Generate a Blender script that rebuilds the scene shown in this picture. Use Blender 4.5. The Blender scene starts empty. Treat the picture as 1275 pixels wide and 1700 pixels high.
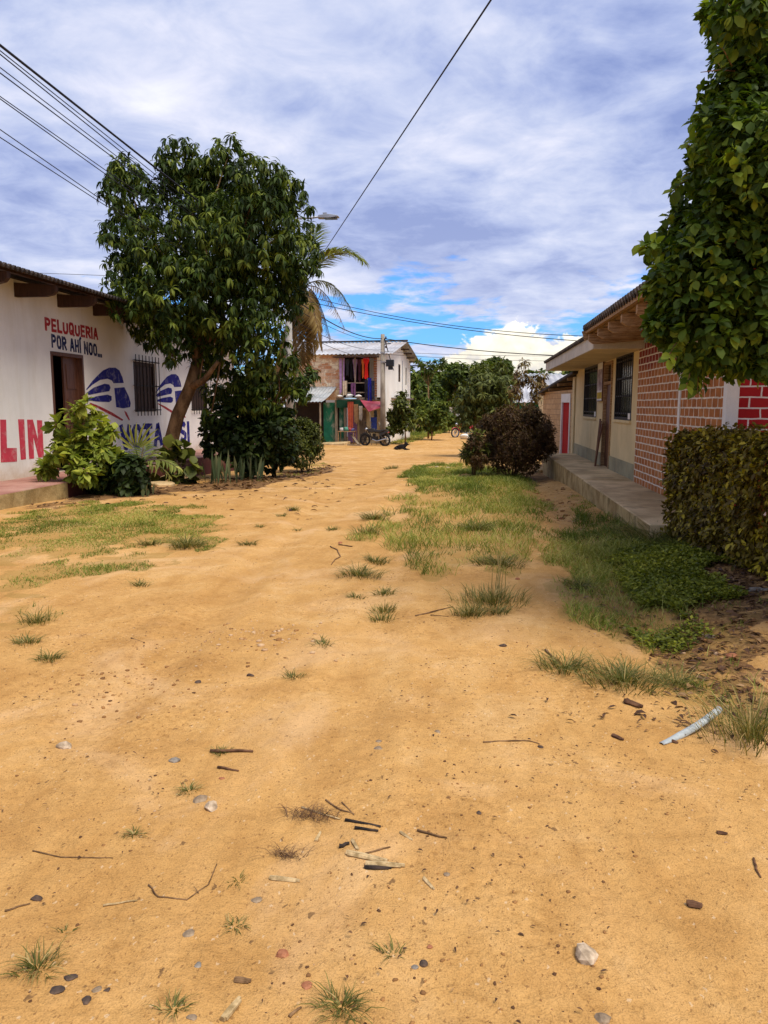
import bpy, math, random
import numpy as np
from mathutils import Vector, Matrix
R = math.radians
random.seed(7)
rng = np.random.default_rng(11)
SC = bpy.context.scene
COL = SC.collection

# ------------------------------------------------------------------ camera
FPX, CX, CY, VPX, VPY, CAMH = 1277.0, 637.5, 850.0, 785.0, 674.0, 1.5
PITCH = math.atan((CY - VPY) / FPX)
YAW = math.atan((VPX - CX) * math.cos(PITCH) / FPX)
cam_d = bpy.data.cameras.new("camera")
cam = bpy.data.objects.new("camera", cam_d)
COL.objects.link(cam)
cam.location = (0, 0, CAMH)
cam.rotation_euler = (R(90) - PITCH, 0, YAW)
cam_d.sensor_fit = 'HORIZONTAL'
cam_d.sensor_width = 36
cam_d.lens = 36 * FPX / 1275.0
cam_d.clip_start = 0.05
cam_d.clip_end = 3000
SC.camera = cam

# ------------------------------------------------------------------ light
SUN_EL, SUN_AZ = R(62), R(128)      # azimuth clockwise from +Y
sun_d = bpy.data.lights.new("sun", 'SUN')
sun_d.energy = 2.2
sun_d.angle = R(30)
sun_d.color = (1.0, 0.91, 0.77)
sun = bpy.data.objects.new("sun", sun_d)
COL.objects.link(sun)
sd = Vector((math.sin(SUN_AZ) * math.cos(SUN_EL), math.cos(SUN_AZ) * math.cos(SUN_EL), math.sin(SUN_EL)))
sun.rotation_euler = (-sd).to_track_quat('-Z', 'Y').to_euler()

SC.view_settings.view_transform = 'Standard'
SC.view_settings.look = 'None'
SC.view_settings.exposure = 0.98
SC.view_settings.gamma = 1
SC.render.engine = 'CYCLES'
SC.cycles.use_denoising = True
SC.cycles.max_bounces = 6
SC.cycles.diffuse_bounces = 3
SC.cycles.transparent_max_bounces = 4


def lin(r, g, b):
    f = lambda c: (c / 255 / 12.92) if c / 255 <= 0.04045 else ((c / 255 + 0.055) / 1.055) ** 2.4
    return (f(r), f(g), f(b), 1)


class NT:
    """short hand for building a node tree"""
    def __init__(s, tree):
        s.t = tree
        tree.nodes.clear()

    def n(s, typ, props=None, **inp):
        nd = s.t.nodes.new(typ)
        for k, v in (props or {}).items():
            setattr(nd, k, v)
        for k, v in inp.items():
            key = int(k[1:]) if k[0] == 'i' and k[1:].isdigit() else k.replace('_', ' ')
            s.put(nd.inputs[key], v)
        return nd

    def put(s, sock, v):
        if isinstance(v, bpy.types.NodeSocket):
            s.t.links.new(v, sock)
        elif isinstance(v, bpy.types.Node):
            s.t.links.new(v.outputs[0], sock)
        else:
            if sock.type == 'RGBA' and len(v) == 3:
                v = (*v, 1)
            sock.default_value = v

    def math(s, op, a, b=0.0, c=0.0, clamp=False):
        return s.n('ShaderNodeMath', {'operation': op, 'use_clamp': clamp}, i0=a, i1=b, i2=c).outputs[0]

    def mix(s, fac, a, b, blend='MIX'):
        nd = s.n('ShaderNodeMix', {'data_type': 'RGBA', 'blend_type': blend})
        s.put(nd.inputs[0], fac)
        s.put(nd.inputs[6], a)
        s.put(nd.inputs[7], b)
        return nd.outputs[2]

    def ramp(s, fac, stops, interp='LINEAR'):
        nd = s.n('ShaderNodeValToRGB')
        nd.color_ramp.interpolation = interp
        e = nd.color_ramp.elements
        while len(e) < len(stops):
            e.new(0.5)
        for q, (p, c) in zip(e, stops):
            q.position = p
            q.color = c if len(c) == 4 else (*c, 1)
        s.put(nd.inputs[0], fac)
        return nd.outputs[0]

    def step(s, v, lo, hi):
        return s.n('ShaderNodeMapRange', {'interpolation_type': 'SMOOTHSTEP'}, i0=v, i1=lo, i2=hi, i3=0.0, i4=1.0).outputs[0]

    def noise(s, vec, scale, detail=5, rough=0.55, dist=0.0, out=0):
        return s.n('ShaderNodeTexNoise', Vector=vec, Scale=scale, Detail=detail, Roughness=rough, Distortion=dist).outputs[out]


# ------------------------------------------------------------------ world
def make_world():
    w = bpy.data.worlds.new("World")
    SC.world = w
    w.use_nodes = True
    T = NT(w.node_tree)
    sky = T.n('ShaderNodeTexSky', {'sky_type': 'NISHITA', 'sun_disc': False, 'sun_elevation': SUN_EL,
                                   'sun_rotation': SUN_AZ, 'air_density': 1.2, 'dust_density': 0.6, 'ozone_density': 3.0})
    tc = T.n('ShaderNodeTexCoord').outputs['Generated']
    sx = T.n('ShaderNodeSeparateXYZ', i0=tc)
    X, Y, Z = sx.outputs
    el = T.math('MAXIMUM', Z, 0.0)
    den = T.math('ADD', el, 0.16)
    pu, pv = T.math('DIVIDE', X, den), T.math('DIVIDE', Y, den)
    P = T.n('ShaderNodeCombineXYZ', i0=pu, i1=pv, i2=3.7).outputs[0]
    P2 = T.n('ShaderNodeVectorMath', {'operation': 'ADD'}, i0=P, i1=(13.1, 5.2, 0)).outputs[0]
    cover = T.noise(P, 1.9, 9, 0.58, 0.4)
    fine = T.noise(P2, 5.0, 9, 0.6, 0.35)
    big = T.noise(P2, 1.5, 7, 0.55, 0.45)
    # blue shows more in the band just above the horizon, less overhead
    bias = T.ramp(el, [(0.0, (0.50,) * 3), (0.045, (0.42,) * 3), (0.085, (0.30,) * 3), (0.125, (0.36,) * 3),
                       (0.19, (0.50,) * 3), (0.33, (0.53,) * 3), (0.6, (0.53,) * 3)])
    bias = T.math('ADD', bias, -0.30)
    dens = T.math('ADD', T.math('ADD', T.math('MULTIPLY', cover, 0.68), T.math('MULTIPLY', fine, 0.32)), bias)
    mask = T.step(dens, 0.492, 0.60)
    shade = T.math('ADD', T.math('MULTIPLY', big, 0.62), T.math('MULTIPLY', fine, 0.38))
    K = 10.0
    sc = lambda c, k=1.0: tuple(x * K * k for x in c[:3]) + (1,)
    g = T.ramp(shade, [(0.38, lin(130, 146, 194)), (0.46, lin(158, 171, 210)), (0.54, lin(184, 193, 221)),
                       (0.63, lin(210, 213, 231)), (0.74, lin(234, 235, 242))])
    low = T.step(el, 0.34, 0.10)       # whiter clouds lower down
    g = T.mix(T.math('MULTIPLY', low, 0.14), g, lin(226, 229, 240))
    g = T.n('ShaderNodeVectorMath', {'operation': 'SCALE'}, i0=g, Scale=K * 0.64).outputs[0]
    # clear sky, deepened a little
    blue = T.mix(1.0, sky.outputs[0], (0.26, 0.56, 1.05, 1), 'MULTIPLY')
    col = T.mix(mask, blue, g)
    # cumulus bank low over the far end of the street
    az = T.math('ARCTAN2', X, Y)
    q = T.n('ShaderNodeCombineXYZ', i0=T.math('MULTIPLY', az, 1.0), i1=T.math('MULTIPLY', Z, 1.35), i2=0.4).outputs[0]
    puff = T.noise(q, 40.0, 8, 0.6, 0.3)
    puff2 = T.noise(q, 13.0, 3, 0.5, 0.0)
    gau = lambda c, s, h: T.math('MULTIPLY', T.math('POWER', 2.71828, T.math('MULTIPLY', -1.0, T.math('POWER', T.math('DIVIDE', T.math('SUBTRACT', az, c), s), 2.0))), h)
    hgt = T.math('ADD', T.math('ADD', gau(0.052, 0.040, 0.074), gau(0.135, 0.055, 0.066)), T.math('ADD', gau(-0.005, 0.035, 0.042), gau(-0.06, 0.05, 0.018)))
    hgt = T.math('ADD', hgt, gau(2.4, 0.9, 0.05))
    hgt = T.math('ADD', hgt, 0.024)
    hgt = T.math('ADD', hgt, T.math('MULTIPLY', T.math('SUBTRACT', puff, 0.5), 0.062))
    hgt = T.math('ADD', hgt, T.math('MULTIPLY', T.math('SUBTRACT', puff2, 0.5), 0.035))
    cm = T.step(T.math('SUBTRACT', hgt, Z), -0.002, 0.006)
    lit = T.math('ADD', T.math('MULTIPLY', puff, 0.6), T.math('MULTIPLY', T.math('DIVIDE', Z, 0.12), 0.4))
    cc = T.ramp(lit, [(0.34, lin(190, 190, 200)), (0.46, lin(234, 227, 210)), (0.60, lin(254, 248, 230))])
    cc = T.n('ShaderNodeVectorMath', {'operation': 'SCALE'}, i0=cc, Scale=K * 0.64).outputs[0]
    col = T.mix(cm, col, cc)
    # streaky pale layer at the horizon itself
    qs = T.n('ShaderNodeCombineXYZ', i0=T.math('MULTIPLY', az, 3.0), i1=T.math('MULTIPLY', Z, 60.0), i2=1.4).outputs[0]
    st = T.noise(qs, 1.6, 5, 0.55, 0.3)
    sm = T.math('MULTIPLY', T.step(st, 0.46, 0.62), T.step(Z, 0.075, 0.02))
    sm = T.math('MULTIPLY', sm, 0.75)
    col = T.mix(sm, col, tuple(x * K * 0.58 for x in lin(226, 220, 212)[:3]) + (1,))
    bg = T.n('ShaderNodeBackground', Color=col, Strength=0.1)
    o = T.n('ShaderNodeOutputWorld')
    T.put(o.inputs[0], bg)


make_world()

# ------------------------------------------------------------------ pixel <-> world helpers (photo pixels, 1275 x 1700)
FW = np.array([-math.sin(YAW) * math.cos(PITCH), math.cos(YAW) * math.cos(PITCH), -math.sin(PITCH)])
RT = np.array([math.cos(YAW), math.sin(YAW), 0.0])
UP = np.cross(RT, FW)
CAMP = np.array([0, 0, CAMH])


def ray(x, y): return FW * FPX + RT * (x - CX) - UP * (y - CY)
def onX(x, y, X): d = ray(x, y); return CAMP + d * (X / d[0])
def onY(x, y, Y): d = ray(x, y); return CAMP + d * (Y / d[1])
def onZ(x, y, Z): d = ray(x, y); return CAMP + d * ((Z - CAMH) / d[2])


def vnoise(x, y, seed=0):
    xi, yi = np.floor(x), np.floor(y)
    fx, fy = x - xi, y - yi
    fx, fy = fx * fx * (3 - 2 * fx), fy * fy * (3 - 2 * fy)
    h = lambda a, b: np.modf(np.abs(np.sin(a * 127.1 + b * 311.7 + seed * 74.7) * 43758.5453))[0]
    return (h(xi, yi) * (1 - fx) + h(xi + 1, yi) * fx) * (1 - fy) + (h(xi, yi + 1) * (1 - fx) + h(xi + 1, yi + 1) * fx) * fy


KY = [-60, 0, 8, 12, 16, 20, 28, 36, 50, 65, 100, 400]
KZ = [0, 0, 0, -.05, -.15, -.3, -.55, -.7, -.7, -.5, 0, 0]


def ground(x, y):
    x, y = np.asarray(x, float), np.asarray(y, float)
    z = np.interp(y, KY, KZ)
    z = z + 0.05 * np.exp(-((x - 0.1) / 1.0) ** 2) * np.clip((y - 5) / 4, 0, 1) * np.clip((26 - y) / 4, 0, 1)
    gut = 1.25 + 0.012 * (y - 6)
    z = z - 0.09 * np.exp(-((x - gut) / 0.28) ** 2) * np.clip((y - 3.5) / 2, 0, 1) * np.clip((22 - y) / 4, 0, 1)
    z = z + 0.16 * np.clip((x - 1.65) / 0.9, 0, 1) * np.clip((y - 3) / 2, 0, 1) * np.clip((9.5 - y) / 2, 0, 1)
    z = z - 0.03 * np.exp(-((x + 1.6 + 0.05 * y) / 0.35) ** 2) * np.clip((y - 3) / 4, 0, 1)
    for off in (-.62, .62):
        cx = -1.15 - .045 * y + off + .12 * np.sin(y * .35)
        z = z - .022 * np.exp(-((x - cx) / .16) ** 2) * np.clip((y - 1.5) / 3, 0, 1) * np.clip((30 - y) / 8, 0, 1)
        z = z + .012 * np.exp(-((np.abs(x - cx) - .27) / .09) ** 2) * np.clip((y - 1.5) / 3, 0, 1) * np.clip((30 - y) / 8, 0, 1)
    amp = np.clip(1.3 - np.abs(y) / 60, 0.2, 1)
    z = z + amp * (0.05 * (vnoise(x * 0.5, y * 0.4, 1) - .5) + 0.03 * (vnoise(x * 1.7, y * 1.3, 2) - .5))
    near = np.clip(1.4 - np.abs(y) / 16, 0, 1)
    z = z + near * (0.013 * (vnoise(x * 4.5, y * 4, 3) - .5) + 0.008 * (vnoise(x * 11, y * 9, 4) - .5) + 0.004 * (vnoise(x * 24, y * 22, 5) - .5))
    close = np.clip(1.3 - np.abs(y) / 7, 0, 1)
    crust = np.clip(vnoise(x * 1.1, y * 1.1, 81) * 1.6 - .35, 0, 1)
    z = z + close * crust * (0.010 * np.abs(vnoise(x * 15, y * 14, 6) - .5) + 0.006 * (vnoise(x * 38, y * 36, 7) - .5))
    return z


def at(px, py):
    d = ray(px, py)
    lo, hi = 0.3 / FPX, 250 / FPX
    for _ in range(44):
        m = (lo + hi) / 2
        p = CAMP + d * m
        if p[2] > float(ground(p[0], p[1])):
            lo = m
        else:
            hi = m
    return CAMP + d * hi


def G(x, y): return float(ground(x, y))


# ------------------------------------------------------------------ object helpers
def root_loc(o):
    v = Vector((0, 0, 0))
    while o is not None:
        v = v + o.location
        o = o.parent
    return v


def tag(o, label=None, cat=None, group=None, kind=None):
    if label: o['label'] = label
    if cat: o['category'] = cat
    if group: o['group'] = group
    if kind: o['kind'] = kind
    return o


def thing(name, label, cat, loc=(0, 0, 0), rz=0.0, group=None):
    o = bpy.data.objects.new(name, None)
    o.empty_display_size = 0.2
    COL.objects.link(o)
    o.location = loc
    o.rotation_euler = (0, 0, rz)
    return tag(o, label, cat, group)


def link(name, me, mat, parent=None, world=True):
    o = bpy.data.objects.new(name, me)
    COL.objects.link(o)
    for m in (mat if isinstance(mat, (list, tuple)) else [mat]):
        me.materials.append(m)
    if parent is not None:
        if world:
            me.transform(Matrix.Translation(-root_loc(parent)))
        o.parent = parent
    return o


def copy_tree(o, parent=None):
    c = o.copy()
    COL.objects.link(c)
    if parent is not None:
        c.parent = parent
    for ch in list(o.children):
        copy_tree(ch, c)
    return c


class MB:
    def __init__(s):
        s.v, s.f, s.m = [], [], []

    def add(s, vs, fs, m=0):
        b = len(s.v)
        s.v += [tuple(map(float, v)) for v in vs]
        s.f += [tuple(i + b for i in f) for f in fs]
        s.m += [m] * len(fs)
        return s

    def box(s, x0, x1, y0, y1, z0, z1, m=0):
        vs = [(x, y, z) for z in (z0, z1) for y in (y0, y1) for x in (x0, x1)]
        return s.add(vs, [(0, 2, 3, 1), (4, 5, 7, 6), (0, 1, 5, 4), (2, 6, 7, 3), (0, 4, 6, 2), (1, 3, 7, 5)], m)

    def bar(s, a, b, w, h=None, m=0, up=(0, 0, 1)):
        """rectangular bar from a to b"""
        a, b = Vector(a), Vector(b)
        h = h or w
        d = (b - a).normalized()
        u = Vector(up)
        if abs(d.dot(u)) > 0.95: u = Vector((1, 0, 0))
        sd_ = d.cross(u).normalized()
        uu = sd_.cross(d)
        vs = [p + sd_ * (i * w / 2) + uu * (j * h / 2) for p in (a, b) for i, j in ((-1, -1), (1, -1), (1, 1), (-1, 1))]
        return s.add(vs, [(3, 2, 1, 0), (4, 5, 6, 7), (0, 1, 5, 4), (1, 2, 6, 5), (2, 3, 7, 6), (3, 0, 4, 7)], m)

    def tube(s, pts, rad, n=8, m=0, caps=True):
        pts = [Vector(p) for p in pts]
        rad = rad if isinstance(rad, (list, tuple)) else [rad] * len(pts)
        vs, fs = [], []
        prev = None
        for i, p in enumerate(pts):
            d = (pts[min(i + 1, len(pts) - 1)] - pts[max(i - 1, 0)]).normalized()
            if prev is None:
                a = d.orthogonal().normalized()
            else:
                a = (prev - d * prev.dot(d))
                a = a.normalized() if a.length > 1e-6 else d.orthogonal().normalized()
            prev = a
            b = d.cross(a)
            for k in range(n):
                t = 2 * math.pi * k / n
                vs.append(p + (a * math.cos(t) + b * math.sin(t)) * rad[i])
        for i in range(len(pts) - 1):
            for k in range(n):
                k2 = (k + 1) % n
                fs.append((i * n + k, i * n + k2, (i + 1) * n + k2, (i + 1) * n + k))
        if caps:
            fs.append(tuple(range(n - 1, -1, -1)))
            fs.append(tuple((len(pts) - 1) * n + k for k in range(n)))
        return s.add(vs, fs, m)

    def prism(s, poly, fn, t0, t1, m=0):
        """poly in 2D, fn(u, v, t) -> 3D"""
        n = len(poly)
        vs = [fn(u, v, t0) for u, v in poly] + [fn(u, v, t1) for u, v in poly]
        fs = [tuple(range(n - 1, -1, -1)), tuple(range(n, 2 * n))]
        fs += [(i, (i + 1) % n, n + (i + 1) % n, n + i) for i in range(n)]
        return s.add(vs, fs, m)

    def lathe(s, prof, c=(0, 0, 0), n=16, m=0, axis='z'):
        vs, fs = [], []
        for r, h in prof:
            for k in range(n):
                t = 2 * math.pi * k / n
                p = (r * math.cos(t), r * math.sin(t), h)
                if axis == 'y': p = (p[0], p[2], p[1])
                if axis == 'x': p = (p[2], p[0], p[1])
                vs.append((p[0] + c[0], p[1] + c[1], p[2] + c[2]))
        for i in range(len(prof) - 1):
            for k in range(n):
                k2 = (k + 1) % n
                fs.append((i * n + k, i * n + k2, (i + 1) * n + k2, (i + 1) * n + k))
        return s.add(vs, fs, m)

    def wall(s, O, u, nrm, U0, U1, Z0, Z1, holes, t, m=0):
        """wall sheet with real openings; O origin, u horizontal axis, nrm outward normal, thickness t inward"""
        O, u, nrm = Vector(O), Vector(u), Vector(nrm)
        us = sorted({U0, U1, *[h[0] for h in holes], *[h[1] for h in holes]})
        zs = sorted({Z0, Z1, *[h[2] for h in holes], *[h[3] for h in holes]})
        pt = lambda a, z, d: O + u * a + Vector((0, 0, z)) - nrm * d
        solid = lambda i, j: 0 <= i < len(us) - 1 and 0 <= j < len(zs) - 1 and not any(
            h[0] <= us[i] and us[i + 1] <= h[1] and h[2] <= zs[j] and zs[j + 1] <= h[3] for h in holes)
        for i in range(len(us) - 1):
            for j in range(len(zs) - 1):
                if not solid(i, j): continue
                a, b, c, d = us[i], us[i + 1], zs[j], zs[j + 1]
                for k in (0, t):
                    s.add([pt(a, c, k), pt(b, c, k), pt(b, d, k), pt(a, d, k)], [(0, 1, 2, 3)], m)
                for (di, dj, e) in ((-1, 0, ((a, c), (a, d))), (1, 0, ((b, c), (b, d))), (0, -1, ((a, c), (b, c))), (0, 1, ((a, d), (b, d)))):
                    if not solid(i + di, j + dj):
                        (p, q), (r, w) = e
                        s.add([pt(p, q, 0), pt(r, w, 0), pt(r, w, t), pt(p, q, t)], [(0, 1, 2, 3)], m)
        return s

    def corr(s, P0, along, length, up, slope, pitch=0.09, amp=0.018, thick=0.004, seg=6, nup=1, sag=0.0, m=0):
        """corrugated sheet: waves repeat along 'along', ribs run up the slope"""
        P0, al, up_ = Vector(P0), Vector(along).normalized(), Vector(up).normalized()
        nr = al.cross(up_).normalized()
        if nr.z < 0: nr = -nr
        n = max(2, int(length / pitch * seg))
        vs, fs = [], []
        for lay in (0, 1):
            for j in range(nup + 1):
                for i in range(n + 1):
                    x = length * i / n
                    w = amp * math.sin(2 * math.pi * x / pitch)
                    tt = j / nup
                    vs.append(P0 + al * x + up_ * (slope * tt) + nr * (w - lay * thick) - Vector((0, 0, sag * 4 * tt * (1 - tt))))
        W = n + 1
        L = W * (nup + 1)
        for j in range(nup):
            for i in range(n):
                a = j * W + i
                fs.append((a, a + 1, a + W + 1, a + W))
                fs.append((L + a, L + a + W, L + a + W + 1, L + a + 1))
        for i in range(n):
            for a in (i, nup * W + i):
                fs.append((a, L + a, L + a + 1, a + 1))
        return s.add(vs, fs, m)

    def build(s, name, mat, parent=None, world=True, smooth=False, bevel=0.0):
        me = bpy.data.meshes.new(name)
        me.from_pydata(s.v, [], s.f)
        me.polygons.foreach_set('material_index', s.m)
        if smooth:
            me.polygons.foreach_set('use_smooth', [True] * len(s.f))
        me.update()
        o = link(name, me, mat, parent, world)
        if bevel:
            b = o.modifiers.new('bevel', 'BEVEL')
            b.width = bevel
            b.segments = 2
            b.limit_method = 'ANGLE'
        return o


def np_mesh(name, V, faces, var=None):
    me = bpy.data.meshes.new(name)
    V = np.asarray(V, np.float32)
    me.vertices.add(len(V))
    me.vertices.foreach_set('co', V.ravel())
    idx = np.concatenate([f.ravel() for f in faces]).astype(np.int32)
    tot = np.concatenate([np.full(len(f), f.shape[1]) for f in faces]).astype(np.int32)
    st = np.concatenate([[0], np.cumsum(tot)[:-1]]).astype(np.int32)
    me.loops.add(len(idx))
    me.polygons.add(len(tot))
    me.loops.foreach_set('vertex_index', idx)
    me.polygons.foreach_set('loop_start', st)
    if var is not None:
        a = me.attributes.new('var', 'FLOAT', 'POINT')
        a.data.foreach_set('value', np.asarray(var, np.float32))
    me.update(calc_edges=True)
    return me


def nrmz(a): return a / np.maximum(np.linalg.norm(a, axis=-1, keepdims=True), 1e-9)


def leaf_mesh(name, P, D, N, L, W, var, shape=(0.45, 1.0, 0.75), curl=0.25, fold=0.25, lod=0):
    """many separate leaves; P base, D direction, N face normal"""
    n = len(P)
    D = nrmz(D)
    N = nrmz(N - D * (N * D).sum(1, keepdims=True))
    S = np.cross(D, N)
    L = np.broadcast_to(np.asarray(L, float), (n,))[:, None]
    W = np.broadcast_to(np.asarray(W, float), (n,))[:, None] * 0.5
    up = N * W * fold
    if lod == 1:
        mid = P + D * L * 0.5
        tip = P + D * L - N * L * curl * 0.6
        V = np.stack([P, mid - S * W + up, tip, mid + S * W + up], 1)
        b = np.arange(n)[:, None] * 4
        F = [b + np.array([0, 1, 2]), b + np.array([0, 2, 3])]
        k = 4
    else:
        m1, m2 = P + D * L * 0.33 - N * L * curl * 0.05, P + D * L * 0.68 - N * L * curl * 0.3
        tip = P + D * L - N * L * curl
        a, c = shape[1] * 0.85, shape[2]
        V = np.stack([P, m1 - S * W * a + up, m1, m1 + S * W * a + up, m2 - S * W * c + up, m2, m2 + S * W * c + up, tip], 1)
        b = np.arange(n)[:, None] * 8
        F = [b + np.array([0, 2, 1]), b + np.array([0, 3, 2]), b + np.array([1, 2, 5, 4]), b + np.array([2, 3, 6, 5]),
             b + np.array([4, 5, 7]), b + np.array([5, 6, 7])]
        k = 8
    return np_mesh(name, V.reshape(-1, 3), F, np.repeat(var, k))


def rdir(n):
    return nrmz(rng.normal(size=(n, 3)))


def lobe_points(lobes, n, shell=0.45, squash=1.0, wp=2.3):
    """points in a union of ellipsoids (x,y,z,r), biased to the outside; returns point, outward direction"""
    lb = np.array([l[:4] for l in lobes], float)
    w = lb[:, 3] ** wp
    k = rng.choice(len(lb), n, p=w / w.sum())
    d = rdir(n)
    r = lb[k, 3] * rng.random(n) ** shell
    P = lb[k, :3] + d * r[:, None] * np.array([1, 1, squash])
    return P, d


def rosettes(P, out, k, L, W, droop=0.5, spread=1.0, ljit=0.25, axis_up=0.3):
    n = len(P)
    ax = nrmz(out + np.array([0, 0, axis_up]) + rng.normal(size=(n, 3)) * 0.25)
    P = np.repeat(P, k, 0)
    A = np.repeat(ax, k, 0)
    q = rdir(n * k)
    rad = nrmz(q - A * (q * A).sum(1, keepdims=True))
    D = nrmz(rad * spread + A * rng.uniform(-0.1, 0.9, (n * k, 1)) - np.array([0, 0, 1]) * droop * rng.uniform(0.4, 1.2, (n * k, 1)))
    N = nrmz(A * 0.6 + np.array([0, 0, 1.0]) + rng.normal(size=(n * k, 3)) * 0.3)
    L = L * rng.uniform(1 - ljit, 1 + ljit, n * k)
    return P + D * 0.01, D, N, L, L * (W)


def grass_mesh(name, P, h, w, lean, var, az=None):
    n = len(P)
    az = rng.uniform(0, 2 * math.pi, n) if az is None else az
    d = np.stack([np.cos(az), np.sin(az), np.zeros(n)], 1)
    fa = rng.uniform(0, 2 * math.pi, n)
    s = np.stack([np.cos(fa), np.sin(fa), np.zeros(n)], 1) * (np.asarray(w) * 0.5).reshape(-1, 1)
    h = np.asarray(h)[:, None]
    ln = np.asarray(lean)[:, None]
    z = np.array([0, 0, 1.0])
    m1 = P + z * h * 0.45 * (1 - ln * 0.2) + d * h * ln * 0.25
    m2 = P + z * h * 0.8 * (1 - ln * 0.35) + d * h * ln * 0.62
    tip = P + z * h * (1 - ln * 0.5) + d * h * ln
    V = np.stack([P - s, P + s, m1 - s * .9, m1 + s * .9, m2 - s * .6, m2 + s * .6, tip], 1).reshape(-1, 3)
    b = np.arange(n)[:, None] * 7
    return np_mesh(name, V, [b + np.array([0, 1, 3, 2]), b + np.array([2, 3, 5, 4]), b + np.array([4, 5, 6])], np.repeat(var, 7))


# ------------------------------------------------------------------ materials
def new_mat(name):
    m = bpy.data.materials.new(name)
    m.use_nodes = True
    T = NT(m.node_tree)
    out = T.n('ShaderNodeOutputMaterial')
    return m, T, out


def surf(name, col, col2=None, rough=0.85, scale=2.0, var=0.18, fine=0.12, bump=0.25, bscale=60.0, bdist=0.004, spec=0.25,
         metal=0.0, stretch=(1, 1, 1), contrast=(0.35, 0.65), stain=None, stain_amt=0.5, stain_scale=1.2, stain_stretch=(1, 1, 1), splash=None):
    """weathered procedural surface"""
    m, T, out = new_mat(name)
    tc = T.n('ShaderNodeTexCoord').outputs['Object']
    mp = T.n('ShaderNodeMapping', Vector=tc, Scale=stretch).outputs[0]
    a = tuple(c * (1 - var) for c in col[:3])
    b = tuple(col2[:3]) if col2 else tuple(min(1, c * (1 + var * .7)) for c in col[:3])
    n1 = T.step(T.noise(mp, scale, 8, 0.6, 0.2), contrast[0], contrast[1])
    c = T.mix(n1, a, b)
    n2 = T.noise(tc, bscale, 4, 0.6)
    c = T.mix(1.0, c, T.ramp(n2, [(0.3, (1 - fine * 1.6,) * 3), (0.7, (1 + fine * .4,) * 3)]), 'MULTIPLY')
    if stain:
        ms = T.n('ShaderNodeMapping', Vector=tc, Scale=stain_stretch, Location=(3.1, 1.7, 0.3)).outputs[0]
        s_ = T.math('MULTIPLY', T.step(T.noise(ms, stain_scale, 9, 0.65, 0.4), 0.5, 0.72), stain_amt)
        c = T.mix(s_, c, stain)
    if splash:
        zz = T.n('ShaderNodeSeparateXYZ', i0=tc).outputs[2]
        sp_ = T.step(T.math('ADD', zz, T.math('MULTIPLY', T.noise(tc, 3.5, 8, 0.7), 0.7)), splash[1], splash[0])
        c = T.mix(T.math('MULTIPLY', sp_, splash[3]), c, splash[2])
    bs = T.n('ShaderNodeBsdfPrincipled', Base_Color=c, Roughness=rough, Metallic=metal)
    bs.inputs['Specular IOR Level'].default_value = spec
    if bump:
        T.put(bs.inputs['Normal'], T.n('ShaderNodeBump', Strength=bump, Distance=bdist, Height=n2))
    T.put(out.inputs[0], bs)
    return m


def leafmat(name, dark, mid, light, trans=0.3, rough=0.55, spec=0.25, back=None):
    m, T, out = new_mat(name)
    v = T.n('ShaderNodeAttribute', {'attribute_name': 'var'}).outputs['Fac']
    c = T.ramp(v, [(0.0, dark), (0.55, mid), (0.9, light)])
    if back:
        geo = T.n('ShaderNodeNewGeometry').outputs['Backfacing']
        c = T.mix(T.math('MULTIPLY', geo, 0.6), c, back)
    bs = T.n('ShaderNodeBsdfPrincipled', Base_Color=c, Roughness=rough)
    bs.inputs['Specular IOR Level'].default_value = spec
    tr = T.n('ShaderNodeBsdfTranslucent', Color=T.mix(1.0, c, (1.25, 1.35, 0.6, 1), 'MULTIPLY'))
    mx = T.n('ShaderNodeMixShader', i0=trans, i1=bs, i2=tr)
    T.put(out.inputs[0], mx)
    return m


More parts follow.
